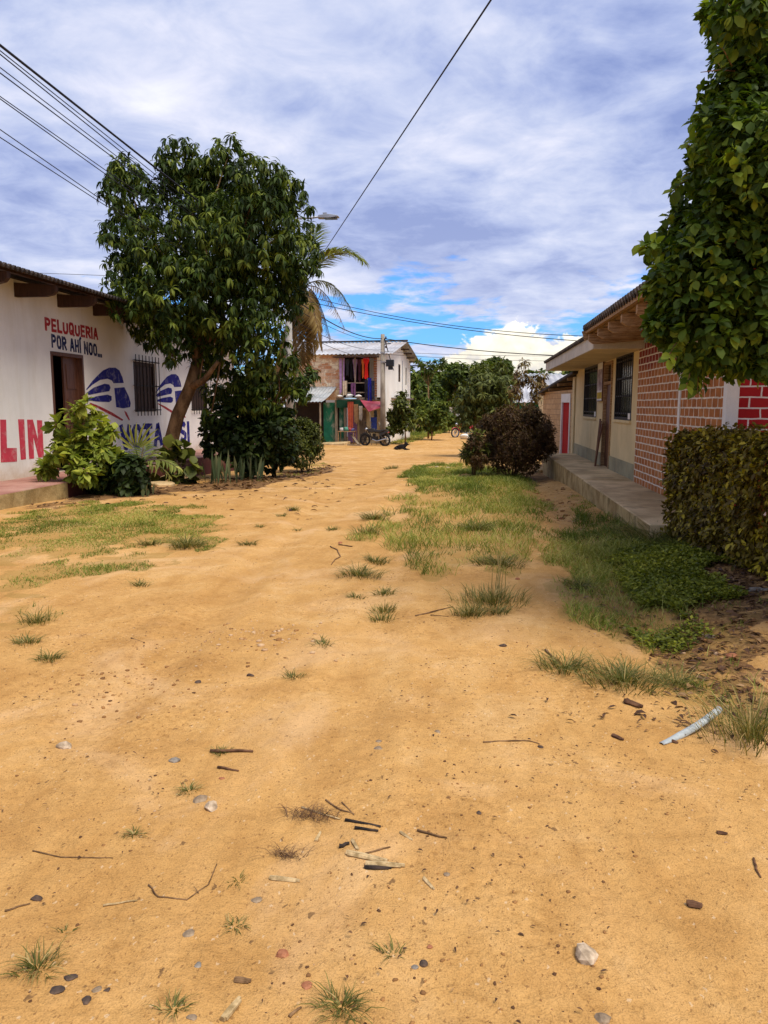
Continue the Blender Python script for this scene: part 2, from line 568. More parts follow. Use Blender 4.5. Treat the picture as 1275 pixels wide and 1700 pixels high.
def brickmat(name, c1, c2, mortar, bw, rh, ms, axes='yz', bias=0.0, offset=0.5, bump=0.6, top=None, top_z=None, patch=None, off=(0, 0), fine=0.15):
    m, T, out = new_mat(name)
    tc = T.n('ShaderNodeTexCoord').outputs['Object']
    sx = T.n('ShaderNodeSeparateXYZ', i0=tc)
    A = {'x': 0, 'y': 1, 'z': 2}
    wob = T.math('MULTIPLY', T.math('SUBTRACT', T.noise(tc, 6.0, 4), 0.5), 0.024)
    u = T.math('ADD', T.math('ADD', sx.outputs[A[axes[0]]], off[0]), wob)
    w = T.math('ADD', T.math('ADD', sx.outputs[A[axes[1]]], off[1]), wob)
    vec = T.n('ShaderNodeCombineXYZ', i0=u, i1=w, i2=0.0).outputs[0]
    br = T.n('ShaderNodeTexBrick', {'offset': offset}, Vector=vec, Color1=c1, Color2=c2, Mortar=mortar, Scale=1.0)
    br.inputs['Mortar Size'].default_value = ms
    br.inputs['Mortar Smooth'].default_value = 0.15
    br.inputs['Bias'].default_value = bias
    br.inputs['Brick Width'].default_value = bw
    br.inputs['Row Height'].default_value = rh
    c = br.outputs['Color']
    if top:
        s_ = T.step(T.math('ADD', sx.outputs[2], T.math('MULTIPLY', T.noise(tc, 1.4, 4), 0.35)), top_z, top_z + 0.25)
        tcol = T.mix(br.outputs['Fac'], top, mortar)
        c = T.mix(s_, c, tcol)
    n = T.noise(tc, 9.0, 7, 0.65)
    c = T.mix(1.0, c, T.ramp(n, [(0.3, (1 - fine * 1.5,) * 3), (0.7, (1 + fine * .5,) * 3)]), 'MULTIPLY')
    if patch:
        s_ = T.math('MULTIPLY', T.step(T.noise(tc, 1.6, 8, 0.65, 0.5), 0.50, 0.56), T.math('SUBTRACT', 1.0, br.outputs['Fac']))
        c = T.mix(s_, c, patch)
    n2 = T.noise(tc, 70.0, 3, 0.6)
    h = T.math('ADD', T.math('MULTIPLY', br.outputs['Fac'], -0.6 if bump > 0 else 0.6), T.math('MULTIPLY', n2, 0.35))
    bs = T.n('ShaderNodeBsdfPrincipled', Base_Color=c, Roughness=0.8)
    bs.inputs['Specular IOR Level'].default_value = 0.2
    T.put(bs.inputs['Normal'], T.n('ShaderNodeBump', Strength=abs(bump), Distance=0.008, Height=h))
    T.put(out.inputs[0], bs)
    return m


def dirt_mat():
    m, T, out = new_mat('dirt')
    tc = T.n('ShaderNodeTexCoord').outputs['Object']
    big = T.noise(tc, 0.35, 5, 0.55, 0.4)
    mid = T.noise(tc, 2.2, 10, 0.68, 0.5)
    fin = T.noise(tc, 28.0, 6, 0.65)
    grain = T.noise(tc, 190.0, 3, 0.6)
    c = T.ramp(T.math('ADD', T.math('MULTIPLY', big, 0.45), T.math('MULTIPLY', mid, 0.55)),
               [(0.30, (0.35, 0.18, 0.056)), (0.42, (0.46, 0.25, 0.080)), (0.53, (0.535, 0.305, 0.104)), (0.66, (0.61, 0.385, 0.165))])
    c = T.mix(1.0, c, T.mix(T.step(T.noise(tc, 0.7, 4, 0.6), 0.42, 0.6), (1, 1, 1, 1), T.ramp(fin, [(0.30, (0.70, 0.65, 0.58)), (0.46, (0.97, 0.96, 0.95)), (0.75, (1.12, 1.13, 1.16))])), 'MULTIPLY')
    c = T.mix(1.0, c, T.ramp(grain, [(0.30, (0.72,) * 3), (0.5, (1.0,) * 3), (0.75, (1.13,) * 3)]), 'MULTIPLY')
    dust = T.step(T.noise(tc, 0.9, 7, 0.6, 0.8), 0.50, 0.68)
    c = T.mix(T.math('MULTIPLY', dust, 0.45), c, (0.65, 0.425, 0.22, 1))
    strk = T.noise(T.n('ShaderNodeMapping', Vector=tc, Scale=(2.2, 0.7, 1), Rotation=(0, 0, 0.16)).outputs[0], 2.0, 6, 0.6, 0.6)
    c = T.mix(1.0, c, T.ramp(strk, [(0.33, (0.90, 0.87, 0.83)), (0.5, (1, 1, 1)), (0.68, (1.06, 1.07, 1.12))]), 'MULTIPLY')
    # small dark crumbs
    vo = T.n('ShaderNodeTexVoronoi', {'feature': 'F1'}, Vector=tc, Scale=42.0)
    cr = T.math('MULTIPLY', T.step(vo.outputs['Distance'], 0.20, 0.12), T.step(T.noise(tc, 3.4, 5, 0.7), 0.50, 0.66))
    c = T.mix(T.math('MULTIPLY', cr, 0.55), c, (0.17, 0.085, 0.035, 1))
    for sc_, th, rad, amt, cl in ((70.0, .90, .26, .6, (0.16, 0.075, 0.028, 1)), (150.0, .86, .34, .5, (0.22, 0.11, 0.04, 1)), (26.0, .965, .20, .75, (0.12, 0.065, 0.03, 1)), (60.0, .95, .25, .5, (0.66, 0.50, 0.32, 1))):
        mv = T.n('ShaderNodeMapping', Vector=T.n('ShaderNodeVectorMath', {'operation': 'ADD'}, i0=tc, i1=T.n('ShaderNodeVectorMath', {'operation': 'SCALE'}, i0=T.noise(tc, sc_ * 1.3, 3, out=1), Scale=1.5 / sc_)), Scale=(1, .5, 0), Rotation=(0, 0, .5 + sc_)).outputs[0]
        vs_ = T.n('ShaderNodeTexVoronoi', {'feature': 'F1', 'voronoi_dimensions': '2D'}, Vector=mv, Scale=sc_)
        rc = T.n('ShaderNodeSeparateXYZ', i0=vs_.outputs['Color']).outputs[0]
        gate = T.math('ADD', rc, T.math('MULTIPLY', T.math('SUBTRACT', T.noise(tc, 1.8, 5, 0.65), 0.5), 0.35))
        sp = T.math('MULTIPLY', T.step(vs_.outputs['Distance'], rad, rad * .6), T.step(gate, th, th + .02))
        c = T.mix(T.math('MULTIPLY', sp, amt), c, cl)
    # leaf-litter soil and green-brown soil under grass, painted as masks on the mesh
    lit = T.n('ShaderNodeAttribute', {'attribute_name': 'litter'}).outputs['Fac']
    lm = T.step(T.math('ADD', lit, T.math('MULTIPLY', T.math('SUBTRACT', T.noise(tc, 4.0, 9, 0.75), 0.5), 2.2)), 0.30, 0.75)
    lc = T.ramp(T.noise(tc, 34.0, 5, 0.7), [(0.3, (0.045, 0.022, 0.012)), (0.5, (0.12, 0.062, 0.030)), (0.68, (0.24, 0.135, 0.06))])
    c = T.mix(T.math('MULTIPLY', lm, 0.85), c, lc)
    gr = T.n('ShaderNodeAttribute', {'attribute_name': 'grassy'}).outputs['Fac']
    gm = T.step(T.math('ADD', gr, T.math('MULTIPLY', T.math('SUBTRACT', T.noise(tc, 5.0, 7, 0.65), 0.5), 0.8)), 0.4, 0.75)
    c = T.mix(T.math('MULTIPLY', gm, 0.45), c, (0.27, 0.175, 0.045, 1))
    crack = T.math('ABSOLUTE', T.math('SUBTRACT', T.noise(tc, 11.0, 6, 0.65, 0.8), 0.5))
    fin = T.math('ADD', fin, T.math('MULTIPLY', T.step(crack, 0.0, 0.05), 0.16))
    h = T.math('ADD', T.math('ADD', T.math('MULTIPLY', fin, 0.6), T.math('MULTIPLY', grain, 0.22)), T.math('MULTIPLY', mid, 0.8))
    bs = T.n('ShaderNodeBsdfPrincipled', Base_Color=c, Roughness=0.95)
    bs.inputs['Specular IOR Level'].default_value = 0.1
    T.put(bs.inputs['Normal'], T.n('ShaderNodeBump', Strength=0.75, Distance=0.02, Height=h))
    T.put(out.inputs[0], bs)
    return m


M = {}
M['dirt'] = dirt_mat()
M['white_wall'] = surf('white_plaster', (0.86, 0.83, 0.76), rough=0.9, var=0.06, fine=0.03, bump=0.15, scale=0.9, stain=(0.64, 0.57, 0.44), stain_amt=0.4, stain_scale=1.1, stain_stretch=(1.5, 1.5, 0.3), splash=(.2, .75, (.50, .36, .20), .7))
M['cream_wall'] = surf('cream_plaster', (0.70, 0.56, 0.31), rough=0.85, var=0.10, fine=0.05, bump=0.2, scale=1.2, stain=(0.50, 0.37, 0.18), stain_amt=0.55, stain_scale=1.6, stain_stretch=(1.5, 1.5, 0.35))
M['dado'] = surf('grey_dado_paint', (0.33, 0.30, 0.19), var=0.2, stain=(0.38, 0.29, 0.16), stain_amt=0.6, stain_scale=3)
M['concrete'] = surf('weathered_concrete', (0.54, 0.375, 0.18), (0.68, 0.50, 0.27), var=0.25, scale=1.4, stain=(0.16, 0.12, 0.06), stain_amt=0.6, stain_scale=2.2)
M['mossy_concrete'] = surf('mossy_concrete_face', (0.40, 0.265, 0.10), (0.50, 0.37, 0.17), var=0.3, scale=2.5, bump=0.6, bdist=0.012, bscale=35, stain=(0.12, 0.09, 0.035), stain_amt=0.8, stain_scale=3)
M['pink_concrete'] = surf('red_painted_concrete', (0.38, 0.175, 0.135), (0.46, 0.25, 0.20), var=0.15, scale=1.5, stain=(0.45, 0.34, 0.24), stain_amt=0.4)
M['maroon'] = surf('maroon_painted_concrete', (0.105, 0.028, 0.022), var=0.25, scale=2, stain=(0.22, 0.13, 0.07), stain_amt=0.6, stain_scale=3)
M['dark_wood'] = surf('dark_brown_wood', (0.055, 0.026, 0.016), var=0.3, rough=0.6, scale=5, stretch=(8, 8, 0.7), bump=0.3)
M['door_wood'] = surf('brown_door_wood', (0.115, 0.042, 0.022), (0.16, 0.066, 0.034), var=0.25, rough=0.45, scale=4, stretch=(9, 9, 0.5), bump=0.2, spec=0.4)
M['rafter_wood'] = surf('weathered_rafter_wood', (0.32, 0.18, 0.08), (0.46, 0.29, 0.15), var=0.3, scale=6, stretch=(1, 8, 8), bump=0.4)
M['grey_wood'] = surf('grey_weathered_wood', (0.22, 0.165, 0.11), (0.34, 0.27, 0.19), var=0.3, scale=6, stretch=(6, 6, 0.6), bump=0.5)
M['roof_dark'] = surf('dark_old_roof_sheet', (0.035, 0.028, 0.024), (0.075, 0.055, 0.045), var=0.3, rough=0.8, scale=3, bump=0.5)
M['roof_under'] = surf('rusty_roof_sheet', (0.17, 0.12, 0.085), (0.30, 0.24, 0.19), var=0.25, rough=0.7, scale=1.5, stain=(0.20, 0.09, 0.04), stain_amt=0.6)
M['zinc'] = surf('aged_zinc_sheet', (0.36, 0.40, 0.41), (0.50, 0.53, 0.54), var=0.15, rough=0.5, metal=0.25, scale=1.3, bump=0.1, stain=(0.27, 0.19, 0.13), stain_amt=0.55, stain_scale=1.8, stain_stretch=(1.2, .4, 1))
M['zinc_light'] = surf('bright_zinc_sheet', (0.36, 0.36, 0.38), (0.56, 0.56, 0.58), var=0.12, rough=0.6, metal=0.1, scale=0.5, bump=0.1, stain=(0.30, 0.24, 0.20), stain_amt=0.8, stain_scale=0.5)
M['white_paint'] = surf('white_paint', (0.80, 0.78, 0.74), var=0.06, fine=0.04, bump=0.15, stain=(0.5, 0.45, 0.38), stain_amt=0.35)
M['fascia'] = surf('off_white_fascia_board', (0.60, 0.55, 0.46), var=0.12, stain=(0.38, 0.30, 0.20), stain_amt=0.5)
M['soffit'] = surf('cream_soffit_board', (0.62, 0.50, 0.32), var=0.12, stain=(0.42, 0.30, 0.17), stain_amt=0.4)
M['black_metal'] = surf('black_iron', (0.022, 0.018, 0.016), var=0.3, rough=0.55, bump=0.1)
M['dark_glass'] = surf('dark_glass', (0.010, 0.010, 0.011), var=0.2, rough=0.12, bump=0, spec=0.5)
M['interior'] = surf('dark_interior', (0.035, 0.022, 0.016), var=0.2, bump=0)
M['red_paint'] = surf('red_lettering_paint', (0.42, 0.035, 0.04), var=0.12, fine=0.05, bump=0.05, scale=6, stain=(0.62, 0.57, 0.5), stain_amt=.35, stain_scale=7)
M['pinkred_paint'] = surf('pinkish_red_paint', (0.60, 0.055, 0.085), var=0.12, fine=0.05, bump=0.05, scale=5, contrast=(.3, .7), stain=(0.62, 0.57, 0.5), stain_amt=.35, stain_scale=7)
M['blue_paint'] = surf('blue_mural_paint', (0.015, 0.017, 0.20), var=0.15, fine=0.05, bump=0.05, scale=6, stain=(0.62, 0.57, 0.5), stain_amt=.35, stain_scale=7)
M['navy_paint'] = surf('navy_lettering_paint', (0.016, 0.028, 0.10), var=0.12, fine=0.05, bump=0.05, scale=6, stain=(0.62, 0.57, 0.5), stain_amt=.35, stain_scale=7)
M['red_door'] = surf('red_door_paint', (0.42, 0.008, 0.010), var=0.12, rough=0.7, bump=0.05, spec=.1)
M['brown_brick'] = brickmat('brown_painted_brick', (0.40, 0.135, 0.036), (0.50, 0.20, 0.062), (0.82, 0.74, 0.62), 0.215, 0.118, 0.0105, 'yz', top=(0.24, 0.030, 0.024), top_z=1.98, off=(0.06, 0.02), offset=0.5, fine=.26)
M['red_brick'] = brickmat('red_painted_brick', (0.36, 0.012, 0.016), (0.42, 0.018, 0.022), (0.76, 0.70, 0.66), 0.245, 0.118, 0.009, 'xz', off=(0.03, 0.02), fine=0.08)
M['tan_brick'] = brickmat('raw_tan_brick', (0.50, 0.31, 0.15), (0.58, 0.38, 0.20), (0.30, 0.18, 0.09), 0.42, 0.16, 0.008, 'yz', fine=0.2)
M['orange_brick'] = brickmat('whitewashed_orange_brick', (0.60, 0.27, 0.12), (0.74, 0.55, 0.36), (0.62, 0.46, 0.32), 0.42, 0.20, 0.014, 'xz', patch=(0.80, 0.68, 0.46), fine=0.25)
M['green_paint'] = surf('worn_green_paint', (0.016, 0.15, 0.085), var=0.2, scale=2, stain=(0.42, 0.42, 0.33), stain_amt=0.75, stain_scale=2.6, stain_stretch=(1, 1, 0.5))
M['green_dark'] = surf('dark_green_beam_paint', (0.010, 0.055, 0.030), var=0.2)
M['lilac'] = surf('lilac_cloth', (0.42, 0.24, 0.46), var=0.15, scale=5, bump=0.1)
M['awning'] = surf('maroon_tarpaulin', (0.36, 0.055, 0.085), var=0.25, scale=1.5, rough=0.5, stain=(0.50, 0.25, 0.26), stain_amt=0.5)
M['bark'] = surf('grey_brown_bark', (0.17, 0.092, 0.04), (0.28, 0.165, 0.075), var=0.35, scale=7, stretch=(1, 1, 0.35), bump=0.8, bdist=0.02, bscale=30)
M['stem'] = surf('green_brown_stem', (0.10, 0.075, 0.035), var=0.3, scale=8)
M['pole'] = surf('weathered_concrete_pole', (0.26, 0.22, 0.17), (0.36, 0.32, 0.26), var=0.2, scale=3, stretch=(1, 1, .3), stain=(0.10, 0.075, 0.05), stain_amt=0.5)
M['lamp_pole'] = surf('pale_concrete_pole', (0.50, 0.48, 0.44), var=0.15, scale=2, stretch=(1, 1, .3))
M['wire'] = surf('black_cable', (0.018, 0.018, 0.024), var=0.1, bump=0, rough=0.6)
M['grey_metal'] = surf('grey_galvanised_metal', (0.36, 0.37, 0.40), var=0.15, metal=0.4, rough=0.45, bump=0.05)
M['rubber'] = surf('black_rubber', (0.016, 0.016, 0.017), var=0.2, bump=0.1)
M['black_plastic'] = surf('black_glossy_plastic', (0.012, 0.012, 0.014), var=0.1, rough=0.3, bump=0, spec=0.5)
M['red_plastic'] = surf('red_glossy_plastic', (0.40, 0.02, 0.03), var=0.1, rough=0.3, bump=0, spec=0.5)
M['chrome'] = surf('dull_chrome', (0.45, 0.46, 0.48), var=0.1, rough=0.3, metal=0.8, bump=0)
M['fur'] = surf('black_fur', (0.011, 0.009, 0.009), var=0.3, bump=0.5)
M['pvc'] = surf('grey_plastic_pipe', (0.42, 0.46, 0.46), var=0.1, rough=0.45, bump=0.05, stain=(0.40, 0.27, 0.12), stain_amt=0.5, stain_scale=9)
M['quartz'] = surf('pale_stone', (0.42, 0.31, 0.20), (0.60, 0.47, 0.33), var=0.3, scale=24, bump=0.7, bscale=40, stain=(0.36, 0.20, 0.11), stain_amt=0.6, stain_scale=9)
M['stone_grey'] = surf('grey_stone', (0.23, 0.165, 0.105), (0.36, 0.265, 0.17), var=0.2, scale=18, bump=0.6, bscale=60)
M['stone_blue'] = surf('blue_grey_stone', (0.19, 0.165, 0.135), (0.34, 0.30, 0.25), var=0.2, scale=20, bump=0.5, stain=(.42, .25, .1), stain_amt=.6, stain_scale=14)
M['stone_dark'] = surf('dark_stone', (0.06, 0.042, 0.034), (0.14, 0.09, 0.06), var=0.2, scale=18, bump=0.5)
M['stone_red'] = surf('reddish_stone', (0.34, 0.12, 0.055), (0.46, 0.20, 0.10), var=0.2, scale=18, bump=0.5)
M['twig'] = surf('dry_brown_twig', (0.16, 0.085, 0.035), (0.26, 0.15, 0.07), var=0.3, scale=20, bump=0.5)
M['straw'] = surf('pale_split_wood', (0.44, 0.30, 0.13), (0.60, 0.44, 0.23), var=0.3, scale=30, bump=0.4)
M['char'] = surf('charred_wood', (0.015, 0.012, 0.010), (0.06, 0.04, 0.03), var=0.3, scale=20, bump=0.6)
M['bark_bit'] = surf('dark_bark_flake', (0.10, 0.045, 0.022), (0.18, 0.09, 0.045), var=0.3, scale=20, bump=0.5)
g3 = lambda r, g, b: (r, g, b)
M['tree_leaf'] = leafmat('glossy_tree_leaf', g3(0.014, 0.026, 0.004), g3(0.042, 0.072, 0.009), g3(0.17, 0.205, 0.025), 0.22, spec=.18)
M['ficus_leaf'] = leafmat('bright_oval_leaf', g3(0.022, 0.046, 0.005), g3(0.082, 0.132, 0.012), g3(0.25, 0.31, 0.03), 0.34, spec=.18)
M['hedge_leaf'] = leafmat('bronze_hedge_leaf', g3(0.055, 0.032, 0.006), g3(0.175, 0.130, 0.012), g3(0.52, 0.41, 0.03), 0.22)
M['light_leaf'] = leafmat('lime_shrub_leaf', g3(0.095, 0.135, 0.016), g3(0.21, 0.255, 0.028), g3(0.38, 0.40, 0.06), 0.28)
M['dark_leaf'] = leafmat('dark_shrub_leaf', g3(0.010, 0.019, 0.004), g3(0.028, 0.046, 0.009), g3(0.085, 0.115, 0.02), 0.18, spec=.2)
M['bush_leaf'] = leafmat('olive_bush_leaf', g3(0.028, 0.036, 0.007), g3(0.072, 0.088, 0.014), g3(0.17, 0.18, 0.03), 0.22, spec=.2)
M['brown_leaf'] = leafmat('brownish_shrub_leaf', g3(0.036, 0.017, 0.008), g3(0.092, 0.046, 0.015), g3(0.15, 0.11, 0.025), 0.15)
M['palm_green'] = leafmat('yellow_green_palm_leaf', g3(0.07, 0.09, 0.02), g3(0.16, 0.19, 0.035), g3(0.38, 0.38, 0.09), 0.25)
M['palm_dry'] = leafmat('dry_palm_leaf', g3(0.14, 0.085, 0.03), g3(0.27, 0.175, 0.06), g3(0.40, 0.30, 0.12), 0.2)
M['far_leaf'] = leafmat('forest_leaf', g3(0.032, 0.052, 0.009), g3(0.082, 0.120, 0.018), g3(0.19, 0.22, 0.036), 0.27)
M['mid_leaf'] = leafmat('olive_tree_leaf', g3(0.040, 0.050, 0.010), g3(0.10, 0.122, 0.024), g3(0.22, 0.24, 0.055), 0.25)
M['grass'] = leafmat('grass_blade', g3(0.070, 0.098, 0.010), g3(0.165, 0.215, 0.024), g3(0.46, 0.42, 0.11), 0.3, rough=0.6)
M['tuft'] = leafmat('tuft_blade', g3(0.055, 0.062, 0.012), g3(0.13, 0.135, 0.026), g3(0.42, 0.31, 0.12), 0.25, rough=0.6)
M['clover'] = leafmat('clover_leaf', g3(0.065, 0.080, 0.010), g3(0.20, 0.22, 0.020), g3(0.42, 0.40, 0.04), 0.25)
M['snake'] = leafmat('snake_plant_blade', g3(0.040, 0.060, 0.025), g3(0.090, 0.120, 0.050), g3(0.19, 0.20, 0.09), 0.1)
M['litter'] = leafmat('dead_leaf', g3(0.060, 0.028, 0.014), g3(0.145, 0.070, 0.030), g3(0.34, 0.20, 0.09), 0.1)
M['gravel'] = leafmat('gravel_stone', g3(0.10, 0.05, 0.025), g3(0.34, 0.17, 0.06), g3(0.52, 0.35, 0.20), 0.0, rough=0.9, spec=.1)


def cloth(name, col):
    if name not in M:
        M[name] = surf(name, col, var=0.2, scale=6, bump=0.15, rough=0.9)
    return M[name]

# ================================================================== SETTING: ground
def world_poly(px): return np.array([at(x, y)[:2] for x, y in px])


def inside(poly, x, y):
    r = np.zeros(np.shape(x), bool)
    n = len(poly)
    for i in range(n):
        x0, y0 = poly[i]
        x1, y1 = poly[(i + 1) % n]
        c = ((y0 > y) != (y1 > y)) & (x < (x1 - x0) * (y - y0) / ((y1 - y0) if y1 != y0 else 1e-9) + x0)
        r ^= c
    return r


GRASS = [
    ([(1040, 1010), (1180, 1015), (1290, 1010), (1290, 1190), (1190, 1160), (1100, 1110)], 700, 0.12, 0.46),
    ([(676, 724), (700, 712), (752, 706), (752, 714), (715, 724)], 260, 0.40, 0.2),
    ([(735, 704), (835, 702), (835, 712), (765, 714)], 160, 0.5, 0.2),
    ([(900, 890), (960, 868), (1100, 900), (1130, 1010), (1110, 1075), (1000, 1060), (930, 1000)], 1100, 0.10, 0.30),  # photo outline, blades per m2, height, raggedness
    ([(665, 790), (700, 772), (800, 775), (860, 785), (905, 815), (915, 862), (888, 905), (850, 940), (795, 935), (740, 958), (680, 958), (640, 932), (655, 905), (595, 890), (640, 868), (690, 842), (645, 842), (690, 812)], 2900, 0.15, 0.38),
    ([(0, 850), (150, 832), (350, 850), (375, 880), (345, 915), (250, 905), (130, 918), (0, 925)], 3600, 0.055, 0.33),
    ([(0, 945), (100, 930), (240, 918), (255, 942), (150, 962), (0, 978)], 3200, 0.06, 0.40),
    ([(0, 985), (70, 990), (85, 1030), (0, 1050)], 900, 0.07, 0.45),
    ([(935, 905), (962, 855), (1000, 862), (1085, 885), (1110, 905), (1040, 925), (960, 928)], 1500, 0.17, 0.25),
    ([(915, 955), (935, 930), (1010, 918), (1040, 960), (990, 990), (950, 985)], 1300, 0.12, 0.38),
    ([(935, 1005), (1000, 1003), (1085, 1018), (1120, 1055), (1070, 1085), (1000, 1060), (950, 1030)], 1300, 0.10, 0.38),
    ([(1060, 1075), (1120, 1050), (1190, 1070), (1185, 1130), (1110, 1135)], 1100, 0.09, 0.42),
    ([(1160, 1165), (1180, 1140), (1275, 1135), (1300, 1200), (1210, 1185)], 1000, 0.13, 0.4),
    ([(940, 830), (968, 822), (1000, 848), (962, 858)], 900, 0.10, 0.4),
    ([(640, 736), (655, 722), (700, 716), (730, 716), (700, 730), (665, 738)], 150, 0.22, 0.3),
    ([(720, 705), (800, 700), (795, 712), (740, 714)], 60, 0.4, 0.25),
    ([(430, 800), (480, 775), (535, 768), (530, 782), (470, 795)], 500, 0.06, 0.5),
]
CLOVER = [(1010, 930), (1070, 895), (1150, 900), (1235, 940), (1250, 985), (1180, 1025), (1060, 1010)]
CLOVER2 = [(1050, 1040), (1130, 1030), (1200, 1075), (1180, 1130), (1085, 1110)]
LITTER = [[(925, 930), (960, 868), (1095, 890), (1275, 950), (1275, 1180), (1180, 1150), (1060, 1085), (960, 1040)],
          [(1060, 1000), (1180, 1010), (1290, 950), (1330, 1190), (1230, 1185), (1170, 1150), (1110, 1100), (1030, 1045)],
          [(1085, 900), (1180, 880), (1350, 960), (1350, 1010), (1230, 960)],
          [(60, 828), (330, 800), (345, 812), (90, 842)],
          [(340, 800), (470, 788), (545, 772), (560, 778), (480, 800), (360, 815)],
          [(770, 775), (925, 770), (940, 800), (800, 795)]]
GW = [(world_poly(p), d, h, r) for p, d, h, r in GRASS]
CW, CW2 = world_poly(CLOVER), world_poly(CLOVER2)
LW = [world_poly(p) for p in LITTER]


def ragx(x, y): return .55 * (vnoise(x * 2.2, y * 1.6, 61) - .5) + .35 * (vnoise(x * 6, y * 5, 62) - .5)
def ragy(x, y): return (.55 * (vnoise(x * 2.2, y * 1.6, 63) - .5) + .35 * (vnoise(x * 6, y * 5, 64) - .5)) * (1 + np.clip(y, 0, 30) / 8)


def make_ground():
    def axis(lo, dense0, dense1, step, hi):
        a = list(np.arange(dense0, dense1 + 1e-6, step))
        s, v = step, dense1
        while v < hi:
            s = min(s * 1.06, .05) if v < dense1 + 6 else s * 1.18
            v += s
            a.append(v)
        s, v = step, dense0
        while v > lo:
            s = min(s * 1.06, .05) if v > dense0 - 6 else s * 1.18
            v -= s
            a.insert(0, v)
        return np.array(a)
    xs = axis(-500, -2.4, 1.9, 0.018, 500)
    ys1 = np.concatenate([np.arange(1.2, 4.6, 0.016), np.arange(4.6, 9, 0.036), np.arange(9, 30, 0.12), np.arange(30, 80, 0.8)])
    ys = np.concatenate([-np.geomspace(60, 1.0, 30) + 1.2, ys1, np.geomspace(81, 900, 40)])
    X, Y = np.meshgrid(xs, ys)
    Z = ground(X, Y)
    V = np.stack([X, Y, Z], -1).reshape(-1, 3)
    ny, nx = X.shape
    i = (np.arange(ny - 1)[:, None] * nx + np.arange(nx - 1)[None]).ravel()
    F = np.stack([i, i + 1, i + nx + 1, i + nx], 1)
    me = np_mesh('ground', V, [F])
    gr = np.zeros(X.size)
    li = np.zeros(X.size)
    x, y = V[:, 0], V[:, 1]
    x = x + ragx(x, y); y = y + ragy(V[:, 0], y)
    for p, d, h, r in GW:
        gr[inside(p, x, y)] = min(.85, 0.3 + d / 3000)
    gr[inside(CW, x, y) | inside(CW2, x, y)] = 1
    for i, p in enumerate(LW):
        k = inside(p, x, y)
        li[k] = np.maximum(li[k], .36 if i == 0 else .62)
    li[(x < -3.0) & (x > -6.9) & (y > 13) & (y < 22)] += 0.25
    for nm, a in (('litter', li), ('grassy', gr)):
        at_ = me.attributes.new(nm, 'FLOAT', 'POINT')
        at_.data.foreach_set('value', a.astype(np.float32))
    me.polygons.foreach_set('use_smooth', [True] * len(me.polygons))
    o = link('ground', me, M['dirt'])
    tag(o, 'sandy orange dirt street and open ground', 'ground', kind='structure')


make_ground()

# ------------------------------------------------------------------ sidewalk in front of the left house
XL = -8.2            # wall plane of the left house
SE = -6.95           # sidewalk edge
yS = 12.55
b = MB().box(XL - .3, SE - .012, 5, yS, -.9, .2)
tag(b.build('sidewalk', M['pink_concrete'], bevel=.012), 'raised pinkish concrete sidewalk along the barber shop', 'sidewalk', kind='structure')
b = MB().box(SE - .012, SE, 5, yS, -.9, .185)
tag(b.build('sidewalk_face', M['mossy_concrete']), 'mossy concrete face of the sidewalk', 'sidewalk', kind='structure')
b = MB().box(XL - .3, SE - .012, yS + .004, 27, -1.2, .19)
tag(b.build('sidewalk', M['pink_concrete'], bevel=.012), 'far stretch of pinkish sidewalk under the tree', 'sidewalk', kind='structure')
b = MB().box(SE - .012, SE + .004, yS + .004, 27, -1.2, .175)
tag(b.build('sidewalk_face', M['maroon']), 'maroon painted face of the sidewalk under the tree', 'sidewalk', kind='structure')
# right walkway
XR, WE = 2.8, 1.98
b = MB().box(WE, XR + .3, 14.0, 21.7, -.7, .205)
tag(b.build('walkway', M['concrete'], bevel=.015), 'far slab of the grey concrete walkway', 'walkway', kind='structure')
b = MB().box(WE, XR + .3, 11.0, 13.994, -.6, .195).box(WE, XR + .1, 8.75, 10.99, -.6, .192)
tag(b.build('walkway', M['concrete'], bevel=.012), 'near slabs of the concrete walkway by the brick wall', 'walkway', kind='structure')
b = MB().box(WE - .014, WE - .001, 14.0, 21.7, -.7, .19).box(WE - .012, WE - .001, 8.75, 13.99, -.7, .18)
tag(b.build('walkway_face', M['mossy_concrete']), 'mossy edge of the walkway', 'walkway', kind='structure')


